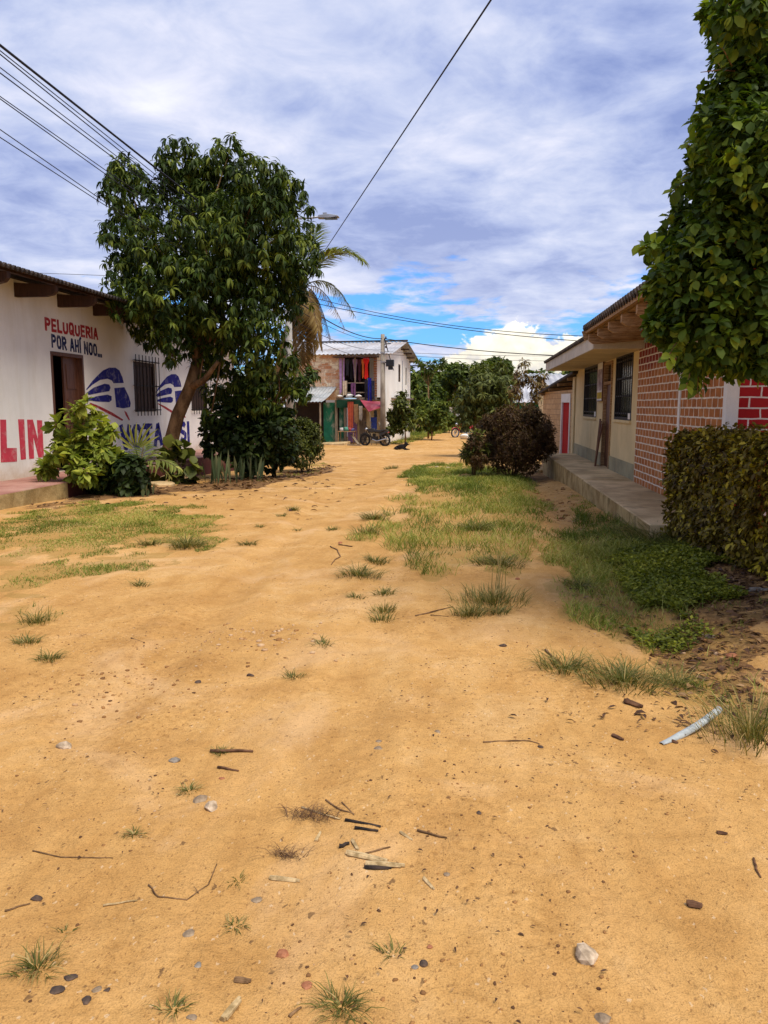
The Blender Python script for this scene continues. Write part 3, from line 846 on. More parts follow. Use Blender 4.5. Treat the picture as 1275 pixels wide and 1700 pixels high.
# ================================================================== LEFT HOUSE
OO = [(.14, 0), (0, .2), (0, .8), (.14, 1), (.42, 1), (.56, .8), (.56, .2), (.42, 0), (.14, 0)]
PP = [[(0, 0), (0, 1)], [(0, .99), (.38, .99), (.54, .86), (.54, .62), (.38, .5), (0, .5)]]
GLYPH = {'P': (PP, .54), 'E': ([[(0, 0), (0, 1)], [(0, 1), (.46, 1)], [(0, .5), (.4, .5)], [(0, 0), (.46, 0)]], .48), 'L': ([[(0, 1), (0, 0), (.46, 0)]], .46),
         'U': ([[(0, 1), (0, .2), (.13, 0), (.42, 0), (.55, .2), (.55, 1)]], .55), 'O': ([OO], .56), 'Q': ([OO, [(.34, .27), (.62, -.07)]], .6),
         'R': (PP + [[(.24, .5), (.56, 0)]], .56), 'I': ([[(0, 0), (0, 1)]], .0), 'A': ([[(0, 0), (.25, 1), (.33, 1), (.58, 0)], [(.12, .32), (.46, .32)]], .58),
         'H': ([[(0, 0), (0, 1)], [(.54, 0), (.54, 1)], [(0, .5), (.54, .5)]], .54), 'N': ([[(0, 0), (0, 1)], [(0, 1), (.56, 0)], [(.56, 0), (.56, 1)]], .56),
         'V': ([[(0, 1), (.27, 0), (.33, 0), (.6, 1)]], .6), 'T': ([[(.28, 0), (.28, 1)], [(0, 1), (.56, 1)]], .56),
         'S': ([[(.54, .84), (.42, 1), (.14, 1), (0, .85), (0, .66), (.14, .54), (.42, .46), (.55, .34), (.55, .15), (.42, 0), (.14, 0), (0, .16)]], .55),
         'Í': ([[(0, 0), (0, 1)], [(-.02, 1.2), (.12, 1.36)]], .0), '.': ([[(0, -.02), (0, .06)]], .0), ' ': ([], .12)}


def text_on(name, txt, mat, parent, O, u, nrm, w, h, hw=.1, gap=.09, shear=0.0, seed=1):
    """hand painted block lettering: every stroke a ribbon of paint on the wall"""
    rr = random.Random(seed)
    x, strokes = 0.0, []
    for ch in txt:
        g, gw = GLYPH[ch]
        for st in g:
            strokes.append([(x + px + rr.uniform(-.012, .012), py + rr.uniform(-.014, .014)) for px, py in st])
        x += gw + 2 * hw + gap * (.55 if ch == '.' else 1)
    tot = x - gap
    O, u, nrm = Vector(O), Vector(u), Vector(nrm)
    mb = MB()
    for k, st in enumerate(strokes):
        n = len(st)
        closed = abs(st[0][0] - st[-1][0]) + abs(st[0][1] - st[-1][1]) < .06 and n > 4
        P = [Vector((a, b)) for a, b in st]
        if closed: P[-1] = P[0]
        Lf, Rt = [], []
        for i in range(n):
            d0 = (P[i] - P[i - 1]).normalized() if i else ((P[0] - P[-2]).normalized() if closed else (P[1] - P[0]).normalized())
            d1 = (P[i + 1] - P[i]).normalized() if i < n - 1 else ((P[1] - P[0]).normalized() if closed else d0)
            m = (d0 + d1).normalized()
            nn = Vector((-m.y, m.x))
            sc = hw / max(.5, nn.dot(Vector((-d0.y, d0.x)))) * rr.uniform(.92, 1.06)
            q = P[i] + (m * (-hw if i == 0 else hw if i == n - 1 else 0) if not closed and n < 6 else Vector((0, 0)))
            Lf.append(q + nn * sc)
            Rt.append(q - nn * sc)
        if closed: Lf[-1], Rt[-1] = Lf[0], Rt[0]
        def pt(p, d):
            a = (p.x + hw) / (tot) * w
            z_ = (p.y + hw) / (1 + 2 * hw) * h
            return O + u * a + Vector((0, 0, z_ + shear * a / w)) + nrm * d
        d = .0012 + .0003 * (k % 9)
        vs = [pt(p, d) for p in Lf] + [pt(p, d) for p in Rt]
        mb.add(vs, [(i, n + i, n + i + 1, i + 1) for i in range(n - 1)])
    return mb.build(name, mat, parent)


def left_house():
    h = thing('barber_shop', 'long white house with painted lettering and blue logos behind the leaning tree', 'house', (XL, 13, .2))
    wy = lambda x, y: onX(x, y, XL)
    d0, d1 = wy(83, 582), wy(137, 588)
    holes = [(d0[1], d1[1], 0.2, 2.56), (18.15, 19.45, 1.36, 2.58), (22.0, 23.4, 1.36, 2.58)]
    b = MB().wall((XL, 0, 0), (0, 1, 0), (1, 0, 0), 5, 26.2, .1, 3.75, holes, .16)
    b.box(XL - 7, XL - .16, 26.04, 26.2, -1, 3.75)
    b.box(XL - 7, XL - .16, 5, 5.16, -1, 3.75).box(XL - 7, XL - 6.9, 5.16, 26.04, -1, 3.75)
    b.build('wall', M['white_wall'], h)
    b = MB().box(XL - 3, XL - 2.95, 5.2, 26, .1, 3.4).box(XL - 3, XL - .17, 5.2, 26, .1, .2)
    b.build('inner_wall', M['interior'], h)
    # door
    y0, y1 = d0[1], d1[1]
    fr = MB().box(XL - .12, XL + .012, y0 - .002, y0 + .06, .2, 2.56).box(XL - .12, XL + .012, y1 - .06, y1 + .002, .2, 2.56).box(XL - .12, XL + .012, y0 + .06, y1 - .06, 2.49, 2.562)
    dr = fr.build('door', M['door_wood'], h)
    lf = MB().box(XL - .13, XL - .09, y0 + .62, y1 - .06, .2, 2.49)
    for z in (.45, 1.15, 1.85):
        lf.box(XL - .09, XL - .078, y0 + .72, y1 - .16, z, z + .5)
    lf.build('door_leaf', M['door_wood'], dr)
    op = MB().box(XL - .9, XL - .12, y0 + .02, y0 + .055, .2, 2.49)
    for z in (.45, 1.15, 1.85):
        op.box(XL - .8, XL - .2, y0 + .055, y0 + .065, z, z + .5)
    op.build('door_leaf', M['door_wood'], dr)
    # barred windows
    for (a, c) in ((18.15, 19.45), (22.0, 23.4)):
        w = MB()
        w.box(XL - .1, XL - .02, a, a + .07, 1.36, 2.58).box(XL - .1, XL - .02, c - .07, c, 1.36, 2.58)
        w.box(XL - .1, XL - .02, a + .07, c - .07, 2.5, 2.58).box(XL - .1, XL - .02, a + .07, c - .07, 1.36, 1.44)
        wo = w.build('window', M['dark_wood'], h)
        s = MB()
        for k in range(4):
            u = a + .07 + (c - a - .14) * k / 4
            s.box(XL - .09, XL - .06, u + .01, u + (c - a - .14) / 4 - .01, 1.44, 2.5)
        s.box(XL - .05, XL - .04, a + .1, c - .1, 1.8, 1.86)
        s.build('shutter', M['dark_wood'], wo)
        g = MB()
        nb = 8
        for k in range(nb):
            u = a - .04 + (c - a + .08) * k / (nb - 1)
            g.tube([(XL + .09, u, 1.26), (XL + .09, u, 2.74)], .011, 6)
        for z in (1.4, 2.0, 2.6):
            g.bar((XL + .075, a - .12, z), (XL + .075, c + .12, z), .012, .03)
            g.bar((XL - .01, a - .05, z), (XL + .075, a - .05, z), .012).bar((XL - .01, c + .05, z), (XL + .075, c + .05, z), .012)
        g.build('window_grille', M['black_metal'], wo)
    # roof
    ye0, ye1 = 6.0, 26.8
    b = MB().corr((-7.33, ye0, 3.70), (0, 1, 0), ye1 - ye0, (-1, 0, .24), 5.2, pitch=.13, amp=.024, nup=2, seg=6)
    b.corr((-12.4, ye0, 4.93), (0, 1, 0), ye1 - ye0, (-1, 0, -.24), 4.2, pitch=.13, amp=.024, seg=4)
    ro = b.build('roof', M['roof_under'], h)
    ed = MB().corr((-7.325, ye0, 3.712), (0, 1, 0), ye1 - ye0, (-1, 0, .24), .05, pitch=.13, amp=.024, thick=.035, seg=6)
    ed.build('roof_edge', M['roof_dark'], ro)
    for k in range(12):
        y = 9.05 + 1.45 * k
        prof = [(XL - .1, 3.70), (XL - .1, 3.44), (-7.62, 3.44), (-7.48, 3.47), (-7.42, 3.53), (-7.41, 3.63)]
        MB().prism(prof, lambda u, v, t: (u, y + t, v), -.05, .05).build('rafter', M['dark_wood'], h)
    MB().box(-7.74, -7.66, ye0 + .1, ye1 - .1, 3.705, 3.765).build('purlin', M['dark_wood'], h)
    # lettering and marks painted on the wall
    U, Nn = (0, 1, 0), (1, 0, 0)
    def fit(name, txt, mat, tl, bl, tr, hw):
        a, c, d = wy(*tl), wy(*bl), wy(*tr)
        y_0 = (a[1] + c[1]) / 2
        return text_on(name, txt, mat, h, (XL + .001, y_0, c[2]), U, Nn, d[1] - y_0, a[2] - c[2], hw, shear=d[2] - a[2], seed=len(txt))
    fit('lettering', 'PELUQUERIA', M['red_paint'], (74, 526), (74, 548.5), (162, 545), .145)
    fit('lettering', 'POR AHÍ NOO...', M['navy_paint'], (85, 554), (85, 577), (168, 573), .14)
    def L(x, y): p = wy(x, y); return p
    a = wy(198, 703)
    for txt, x0, x1 in (('VOTA', 198, 269), ('ASI', 284, 314)):
        p0, p1 = wy(x0, 703), wy(x1, 702)
        pb = wy((x0 + x1) / 2, 742)
        text_on('lettering', txt, M['blue_paint'], h, (XL + .001, p0[1], .46), U, Nn, p1[1] - p0[1], .60, .155, seed=len(txt) + 4)
    c1 = lambda x, y: tuple(onX(x / 3.8636, 430 + y / 3.8636, XL)[1:])
    blue = [[(553, 835), (590, 785), (625, 748), (660, 715), (700, 697), (740, 697), (765, 715), (785, 760), (793, 795), (728, 797), (718, 780), (690, 768), (640, 776), (590, 808), (556, 840)],
            [(733, 828), (797, 822), (825, 880), (838, 925), (833, 950), (790, 958), (745, 950), (740, 900)],
            [(553, 860), (600, 825), (670, 800), (700, 805), (708, 825), (700, 848), (640, 858), (570, 872)],
            [(563, 895), (620, 880), (690, 870), (715, 880), (715, 905), (700, 918), (630, 915), (567, 908)]]
    red = [[(575, 920), (640, 945), (720, 985), (790, 1030), (783, 1038), (710, 1000), (630, 957), (575, 928)],
           [(797, 972), (812, 985), (832, 1030), (827, 1036), (805, 1000)]]
    for q in ([(-70, 1030), (38, 1030), (44, 1212), (107, 1212), (108, 1300), (5, 1304), (-5, 1150)], [(115, 1028), (154, 1028), (166, 1283), (133, 1288)],
              [(173, 1030), (210, 1030), (243, 1160), (236, 1033), (269, 1035), (281, 1270), (246, 1273), (213, 1140), (218, 1279), (186, 1283)]):
        if q[0][0] < 0: q = [(0, 1030), (38, 1030), (44, 1212), (107, 1212), (108, 1300), (5, 1304)]
        MB().prism([c1(*p) for p in q], lambda u, v, t: (XL + t, u, v), .0005, .004).build('letter', M['pinkred_paint'], h)
    for dy in (0.0, 3.65):
        mb = MB()
        for q in blue: mb.prism([c1(*p) for p in q], lambda u, v, t: (XL + t, u + dy, v), .0005, .004)
        em = mb.build('wall_logo', M['blue_paint'], h)
        mb = MB()
        for q in red: mb.prism([c1(*p) for p in q], lambda u, v, t: (XL + t, u + dy, v), .0005, .004)
        mb.build('logo_stroke', M['red_paint'], em)
    return h


left_house()


# ================================================================== RIGHT HOUSE
def right_house():
    h = thing('brick_house', 'cream house with painted brick walls and overhanging roof beside the walkway', 'house', (XR, 8.3, .2))
    Y0, Yc, Y1 = 8.93, 13.75, 22.0
    zt = 3.05
    win = [(14.35, 16.0, 1.24, 2.47), (18.3, 20.4, 1.24, 2.45)]
    door = (16.35, 17.3, .2, 2.42)
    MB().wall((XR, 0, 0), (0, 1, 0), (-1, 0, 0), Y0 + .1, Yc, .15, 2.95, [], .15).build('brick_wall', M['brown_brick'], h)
    MB().wall((XR + .03, 0, 0), (0, 1, 0), (-1, 0, 0), Yc, Y1, .15, 2.6, [(w[0], w[1], w[2], w[3]) for w in win] + [door], .15).build('plaster_wall', M['cream_wall'], h)
    d = MB()
    for a, c in ((Yc + .004, door[0]), (door[1], Y1)):
        d.box(XR + .012, XR + .028, a, c, .15, .48)
    d.build('dado', M['dado'], h)
    # gable wall that faces the camera, and the body behind
    MB().prism([(XR + .1, -.1), (8.6, -.1), (8.6, 2.9), (5.7, 4.35), (XR + .1, 2.95)], lambda u, v, t: (u, Y0 + t, v), 0, .15).build('gable_wall', M['red_brick'], h)
    MB().box(8.45, 8.6, Y0 + .15, Y1, -.1, 2.9).box(XR + .2, 8.45, Y1 - .15, Y1, -.1, 3.0).build('back_wall', M['cream_wall'], h)
    MB().box(XR - .035, XR + .1, Y0 - .025, Y0 + .1, .15, 2.95).build('corner_pillar', M['white_paint'], h, bevel=.008)
    MB().box(XR - .012, XR - .001, 10.93, 11.03, .19, 2.92).build('pilaster', M['white_paint'], h)
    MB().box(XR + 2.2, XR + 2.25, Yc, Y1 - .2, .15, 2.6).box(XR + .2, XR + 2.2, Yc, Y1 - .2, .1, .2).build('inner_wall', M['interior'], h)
    # windows: black grilles in front of dark panes
    for a, c, z0, z1 in win:
        f = MB()
        f.box(XR + .02, XR + .1, a, a + .05, z0, z1).box(XR + .02, XR + .1, c - .05, c, z0, z1)
        f.box(XR + .02, XR + .1, a + .05, c - .05, z1 - .05, z1).box(XR + .02, XR + .1, a + .05, c - .05, z0, z0 + .05)
        fo = f.build('window', M['black_metal'], h)
        MB().box(XR + .09, XR + .098, a + .05, c - .05, z0 + .05, z1 - .05).build('pane', M['dark_glass'], fo)
        g = MB()
        for k in range(9):
            u = a + .05 + (c - a - .1) * k / 8
            g.tube([(XR + .03, u, z0 + .02), (XR + .03, u, z1 - .02)], .008, 6)
        for k in range(4):
            z = z0 + .12 + (z1 - z0 - .24) * k / 3
            g.bar((XR + .04, a + .04, z), (XR + .04, c - .04, z), .008, .03)
        g.build('window_grille', M['black_metal'], fo)
        MB().box(XR - .01, XR + .03, a - .03, c + .03, z0 - .05, z0 - .002).build('sill', M['cream_wall'], fo)
        MB().box(XR + .01, XR + .022, a + .03, a + .2, z0 + .02, z0 + .13).build('notice', M['white_paint'], fo)
    # door
    a, c, z0, z1 = door
    f = MB().box(XR, XR + .14, a, a + .06, z0, z1).box(XR, XR + .14, c - .06, c, z0, z1).box(XR, XR + .14, a + .06, c - .06, z1 - .06, z1).box(XR, XR + .14, a + .06, c - .06, 1.95, 2.01)
    dr = f.build('door', M['rafter_wood'], h)
    lf = MB().box(XR + .07, XR + .11, a + .06, c - .06, z0, 1.95)
    for z in (.4, 1.15):
        lf.box(XR + .058, XR + .07, a + .16, c - .16, z, z + .6)
    lf.build('door_leaf', M['door_wood'], dr)
    MB().box(XR + .09, XR + .1, a + .06, c - .06, 2.01, z1 - .06).build('transom_pane', M['dark_glass'], dr)
    MB().tube([(XR + .07, a + .12, 1.15), (XR + .03, a + .12, 1.15), (XR + .03, a + .2, 1.15)], .012, 6).build('handle', M['chrome'], dr)
    # roof: near part over the brick wall, on exposed timbers
    zr = 2.78
    sl = Vector((1, 0, .40))
    yn0, yn1 = 6.9, 13.3
    b = MB().corr((1.78, yn0, zr), (0, 1, 0), yn1 - yn0, sl, 4.22, pitch=.16, amp=.03, thick=.05, seg=6)
    b.corr((5.7, yn0, zr + 1.57), (0, 1, 0), yn1 - yn0, (1, 0, -.4), 3.6, pitch=.16, amp=.03, thick=.05, seg=4)
    ro = b.build('roof', M['roof_dark'], h)
    MB().bar((1.85, yn0 + .1, zr - .05), (1.85, yn1 - .02, zr - .05), .06, .10).bar((2.32, yn0 + .1, zr + .10), (2.32, yn1 - .02, zr + .10), .06, .09).build('purlin', M['rafter_wood'], ro)
    MB().bar((1.79, yn1 - .05, zr - .14), (XR, yn1 - .05, zr + .22), .03, .16).build('barge_board', M['rafter_wood'], ro)
    for k in range(7):
        y = 13.05 - .93 * k
        pr = [(XR + .3, 2.72), (XR + .3, 2.58), (2.1, 2.50), (1.92, 2.50), (1.85, 2.55), (1.85, 2.65), (2.1, 2.67)]
        MB().prism(pr, lambda u, v, t: (u, y + t, v), -.045, .045).build('rafter', M['rafter_wood'], h)
    MB().bar((1.98, yn0 + .2, 2.695), (1.98, yn1 - .1, 2.695), .09, .05).build('wall_plate', M['rafter_wood'], h)
    # far part over the cream wall with a boxed eave
    yf0, yf1 = 13.32, 21.9
    b = MB().corr((1.92, yf0, 2.70), (0, 1, 0), yf1 - yf0, sl, 4.1, pitch=.16, amp=.02, thick=.04, seg=6)
    b.corr((5.72, yf0, 4.22), (0, 1, 0), yf1 - yf0, (1, 0, -.4), 3.6, pitch=.16, amp=.02, thick=.04, seg=4)
    rf = b.build('roof', M['roof_dark'], h)
    MB().box(1.97, 2.0, yf0, yf1 - .1, 2.44, 2.69).box(2.0, XR, yf0, yf0 + .03, 2.44, 2.72).build('fascia', M['fascia'], rf)
    MB().box(2.0, XR + .03, yf0 + .03, yf1 - .1, 2.45, 2.47).build('soffit', M['soffit'], rf)
    return h


right_house()


def annex():
    A = np.array([2.8, 22.02, 0])
    d = np.array([-.12, .993, 0]); n = np.array([-.993, -.12, 0])
    h = thing('brick_annex', 'low tan brick annex with a red door at the end of the walkway', 'annex', (2.8, 22.02, -.2))
    dn = (.42, 1.5, -.1, 1.85)
    MB().wall(A, d, n, .22, 4.1, -.5, 1.95, [dn], .15).build('wall', M['tan_brick'], h)
    P = lambda u, w, z: A + d * u - n * w + np.array([0, 0, z])
    b = MB()
    b.prism([(0, -.5), (.22, -.5), (.22, 2.3), (0, 2.3)], lambda u, v, t: P(u, t, v), -.012, .2)
    b.build('corner_column', M['cream_wall'], h)
    b = MB().prism([(3.95, -.5), (4.1, -.5), (4.1, 1.9), (3.95, 1.9)], lambda u, v, t: P(u, t, v), .15, 4)
    b.build('end_wall', M['tan_brick'], h)
    f = MB()
    for q in ([(.42, -.1), (.5, -.1), (.5, 1.85), (.42, 1.85)], [(1.42, -.1), (1.5, -.1), (1.5, 1.85), (1.42, 1.85)], [(.5, 1.6), (1.42, 1.6), (1.42, 1.85), (.5, 1.85)]):
        f.prism(q, lambda u, v, t: P(u, t, v), -.02, .1)
    dr = f.build('door', M['white_paint'], h)
    MB().prism([(.5, -.1), (1.42, -.1), (1.42, 1.6), (.5, 1.6)], lambda u, v, t: P(u, t, v), .03, .07).build('door_leaf', M['red_door'], dr)
    # sloping sheet roof with dark edge
    b = MB()
    q = [(-.3, 2.38), (4.2, 1.90), (4.2, 1.97), (-.3, 2.45)]
    b.prism(q, lambda u, v, t: P(u, t, v + t * .08), -.16, 4)
    ro = b.build('roof', M['roof_dark'], h)
    for k in range(4):
        u = .3 + 1.2 * k
        z = 2.38 - (u + .3) * .102 - .06
        MB().bar(P(u, -.14, z - .02), P(u, 1.5, z + .11), .06, .08).build('rafter', M['rafter_wood'], ro)


annex()


def poster():
    t = thing('election_poster', 'tall narrow poster hung on the cream wall beside the brown door', 'poster', (XR - .05, 17.55, 1.7))
    y0, y1, z0, z1 = 17.32, 18.0, 1.62, 2.44
    x = XR - .02
    MB().box(x, x + .012, y0, y1, z0, z1).build('panel', M['white_paint'], t)
    MB().box(x - .004, x - .001, y0 + .04, y1 - .04, z0 + .22, z1 - .14).build('picture', surf('poster_mauve_print', (.42, .30, .36), (.62, .56, .60), scale=5, var=.4, bump=0), t)
    MB().box(x - .004, x - .001, y0 + .04, y1 - .04, z0 + .04, z0 + .18).build('colour_band', surf('poster_yellow_print', (.55, .40, .05), var=.2, bump=0), t)
    f = MB()
    for a, c, e, g in ((y0 - .02, y0, z0 - .02, z1 + .02), (y1, y1 + .02, z0 - .02, z1 + .02), (y0, y1, z1, z1 + .02), (y0, y1, z0 - .02, z0)):
        f.box(x - .006, x + .02, a, c, e, g)
    f.build('frame', M['door_wood'], t)


poster()

tag(MB().bar((XR - .10, 17.36, .205), (XR - .02, 17.42, 1.22), .10, .025, up=(1, 0, 0)).bar((XR - .12, 17.20, .205), (XR - .035, 17.22, 1.18), .08, .025, up=(1, 0, 0)).bar((XR - .15, 17.08, .205), (XR - .03, 17.05, 1.12), .06, .025, up=(1, 0, 0)).build('leaning_boards', M['door_wood']),
    'brown boards leaning against the cream wall by the door', 'boards')


# ================================================================== HOUSES AT THE BEND (front edge about 45 m away)
CN = Vector((-5.15, 45, -.75))
ANG = R(-6)


def frame_house(name, label, cat):
    return thing(name, label, cat, CN, ANG)


def far_houses():
    B = lambda: MB()
    kw = dict(world=False)
    z = lambda py, d=45.3: CAMH + (674 - py) * d / FPX - CN.z   # local height of a photo row
    # ---- white house on the corner
    h = frame_house('white_house', 'white two storey house with slit windows behind the utility pole', 'house')
    b = B()
    b.wall((0, 0, 0), (0, 1, 0), (1, 0, 0), 0, 8.3, -.3, 5.2, [(4.2, 4.9, z(635, 50), z(607, 50)), (6.6, 7.0, z(640, 52), z(612, 52))], .15)
    b.wall((0, 0, 0), (-1, 0, 0), (0, -1, 0), 0.0, .42, 2.75, 5.2, [], .15)
    b.prism([(.0, 5.2), (8.3, 5.2), (4.15, 6.12)], lambda u, v, t: (t, u, v), -.15, -.0)
    b.wall((-6, 8.3, 0), (1, 0, 0), (0, 1, 0), 0, 6, -.3, 5.2, [], .15)
    b.build('wall', M['white_wall'], h, **kw)
    for y0, y1, za, zb in ((4.2, 4.9, z(635, 50), z(607, 50)), (6.6, 7.0, z(640, 52), z(612, 52))):
        w = B().box(-.12, -.03, y0, y0 + .06, za, zb).box(-.12, -.03, y1 - .06, y1, za, zb).box(-.12, -.03, y0 + .06, y1 - .06, zb - .06, zb).build('window', M['dark_wood'], h, **kw)
        B().box(-.11, -.1, y0 + .06, y1 - .06, za, zb - .06).build('pane', M['dark_glass'], w, **kw)
    B().box(-.005, .25, 2.0, 8.3, 2.68, 2.76).build('floor_ledge', M['roof_under'], h, **kw)
    B().box(-.06, .015, 5.4, 5.55, -.3, 5.15).build('drain_pipe', M['grey_metal'], h, **kw)
    b = B().corr((-6.3, -.5, 5.22), (1, 0, 0), 6.9, (0, 1, .222), 4.77, pitch=.25, amp=.025, seg=6)
    b.corr((-6.3, 4.15, 6.26), (1, 0, 0), 6.9, (0, 1, -.222), 4.9, pitch=.25, amp=.025, seg=4)
    ro = b.build('roof', M['zinc_light'], h, **kw)
    B().box(-6.3, .6, 4.05, 4.25, 6.28, 6.36).build('ridge_cap', M['roof_dark'], ro, **kw)
    for k in range(5):
        y = 5.0 + k * .95
        B().bar((-.2, y, 6.02 - (y - 4.15) * .222), (.55, y, 6.02 - (y - 4.15) * .222), .08, .08).build('rafter', M['dark_wood'], ro, **kw)
    # ---- brick house with the balcony, left of it
    h = frame_house('balcony_house', 'two storey brick house with a laundry balcony and green ground floor', 'house')
    # upper brick wall
    B().wall((0, 0, 0), (-1, 0, 0), (0, -1, 0), 2.55, 6.2, 2.6, 5.25, [], .15).build('brick_wall', M['orange_brick'], h, **kw)
    # balcony recess behind the front
    b = B().box(-2.55, -.42, 1.5, 1.6, 2.75, 5.2).box(-2.55, -2.45, .16, 1.5, 2.75, 5.2)
    b.build('balcony_back_wall', M['interior'], h, **kw)
    B().box(-1.2, -.45, 1.4, 1.49, 2.75, 5.1).build('inner_wall_panel', M['white_wall'], h, **kw)
    B().box(-2.8, -.42, -.35, 1.6, 2.62, 2.745).build('balcony_floor', M['grey_wood'], h, **kw)
    # perforated brick strip beside the white column
    b = B()
    for k in range(17):
        b.box(-.62, -.43, .02, .14, 2.8 + k * .14, 2.8 + k * .14 + .105)
    b.build('lattice_strip', M['stone_red'], h, **kw)
    b = B()
    for zz in (3.0, 3.55):
        b.box(-2.4, -.9, -.32, -.28, zz, zz + .06)
    for x in (-2.4, -1.65, -.92):
        b.box(x - .03, x + .03, -.33, -.27, 2.75, 5.1)
    b.build('balcony_railing', M['grey_wood'], h, **kw)
    B().box(-2.9, -.3, -.7, .1, 5.03, 5.1).build('balcony_beam', M['dark_wood'], h, **kw)
    # ground floor: timber and plaster panels behind posts
    b = B().wall((0, .6, 0), (-1, 0, 0), (0, -1, 0), .0, 2.2, -.2, 2.6, [(1.2, 1.65, 0, 2.0), (.55, .75, .9, 2.0)], .1)
    b.build('ground_floor_wall', M['cream_wall'], h, **kw)
    B().box(-1.65, -1.2, .65, .69, 0, 2.0).build('door_leaf', M['grey_wood'], h, **kw)
    B().box(-.75, -.55, .65, .69, .9, 2.0).build('window', M['dark_glass'], h, **kw)
    B().box(-3.65, -2.95, -.1, 0, .1, 2.45).build('green_panel', M['green_paint'], h, **kw)
    B().box(-2.68, -2.32, -.1, 0, .05, 2.5).build('green_panel', M['green_paint'], h, **kw)
    B().box(-2.95, -2.68, .2, .25, 0, 2.4).build('doorway', M['interior'], h, **kw)
    B().box(-2.3, -1.75, .45, .5, .1, 2.3).build('lilac_panel', M['lilac'], h, **kw)
    for x in (-2.82, -2.28):
        B().box(x - .07, x + .07, -.3, -.16, -.15, 2.6).build('post', M['grey_wood'], h, **kw)
    B().box(-2.75, -.9, -.42, -.3, 2.15, 2.6).build('green_beam', M['green_dark'], h, **kw)
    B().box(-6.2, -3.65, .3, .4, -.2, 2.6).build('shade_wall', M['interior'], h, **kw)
    # lean-to porch with sheet roof
    pr = B().corr((-6.6, -3.1, z(667, 42)), (1, 0, 0), 3.75, (0, 1, .29), 3.2, pitch=.20, amp=.018, nup=5, sag=.09, seg=6).build('porch_roof', M['zinc'], h, **kw)
    for x in (-6.3, -4.45, -3.0):
        B().tube([(x, -2.9, -.3), (x + .02, -2.92, z(667, 42) - .05)], .055, 7).build('porch_post', M['grey_wood'], pr, **kw)
    B().bar((-6.5, -2.9, z(667, 42) - .04), (-2.9, -2.9, z(667, 42) - .04), .07, .09).build('porch_beam', M['dark_wood'], pr, **kw)
    B().bar((-4.35, -3.0, .35), (-4.35, -3.0, 1.0), 1.1, .02, up=(1, 0, 0)).box(-4.3, -3.25, -3.02, -2.99, -.3, 1.12).box(-6.5, -4.55, -3.0, -2.97, -.2, .95).build('sheet_screen', M['zinc'], h, **kw)
    # red awning
    b = B()
    P = [(-1.35, -.35, 2.62), (-.1, -.2, 2.5), (.35, -1.6, 2.25), (-.5, -1.75, 1.95)]
    b.add(P + [(p[0], p[1], p[2] - .03) for p in P] + [(-.55, -1.0, 2.38), (-.55, -1.0, 2.35)],
          [(0, 1, 8), (1, 2, 8), (2, 3, 8), (3, 0, 8), (5, 4, 9), (6, 5, 9), (7, 6, 9), (4, 7, 9), (0, 4, 5, 1), (1, 5, 6, 2), (2, 6, 7, 3), (3, 7, 4, 0)])
    b.build('awning', M['awning'], h, **kw)
    for a, c in (((.25, -1.5, -.1), (.3, -1.55, 2.22)), ((-.35, -1.6, -.1), (-.45, -1.7, 1.97))):
        B().tube([a, c], .03, 6).build('awning_pole', M['grey_wood'], h, **kw)


far_houses()


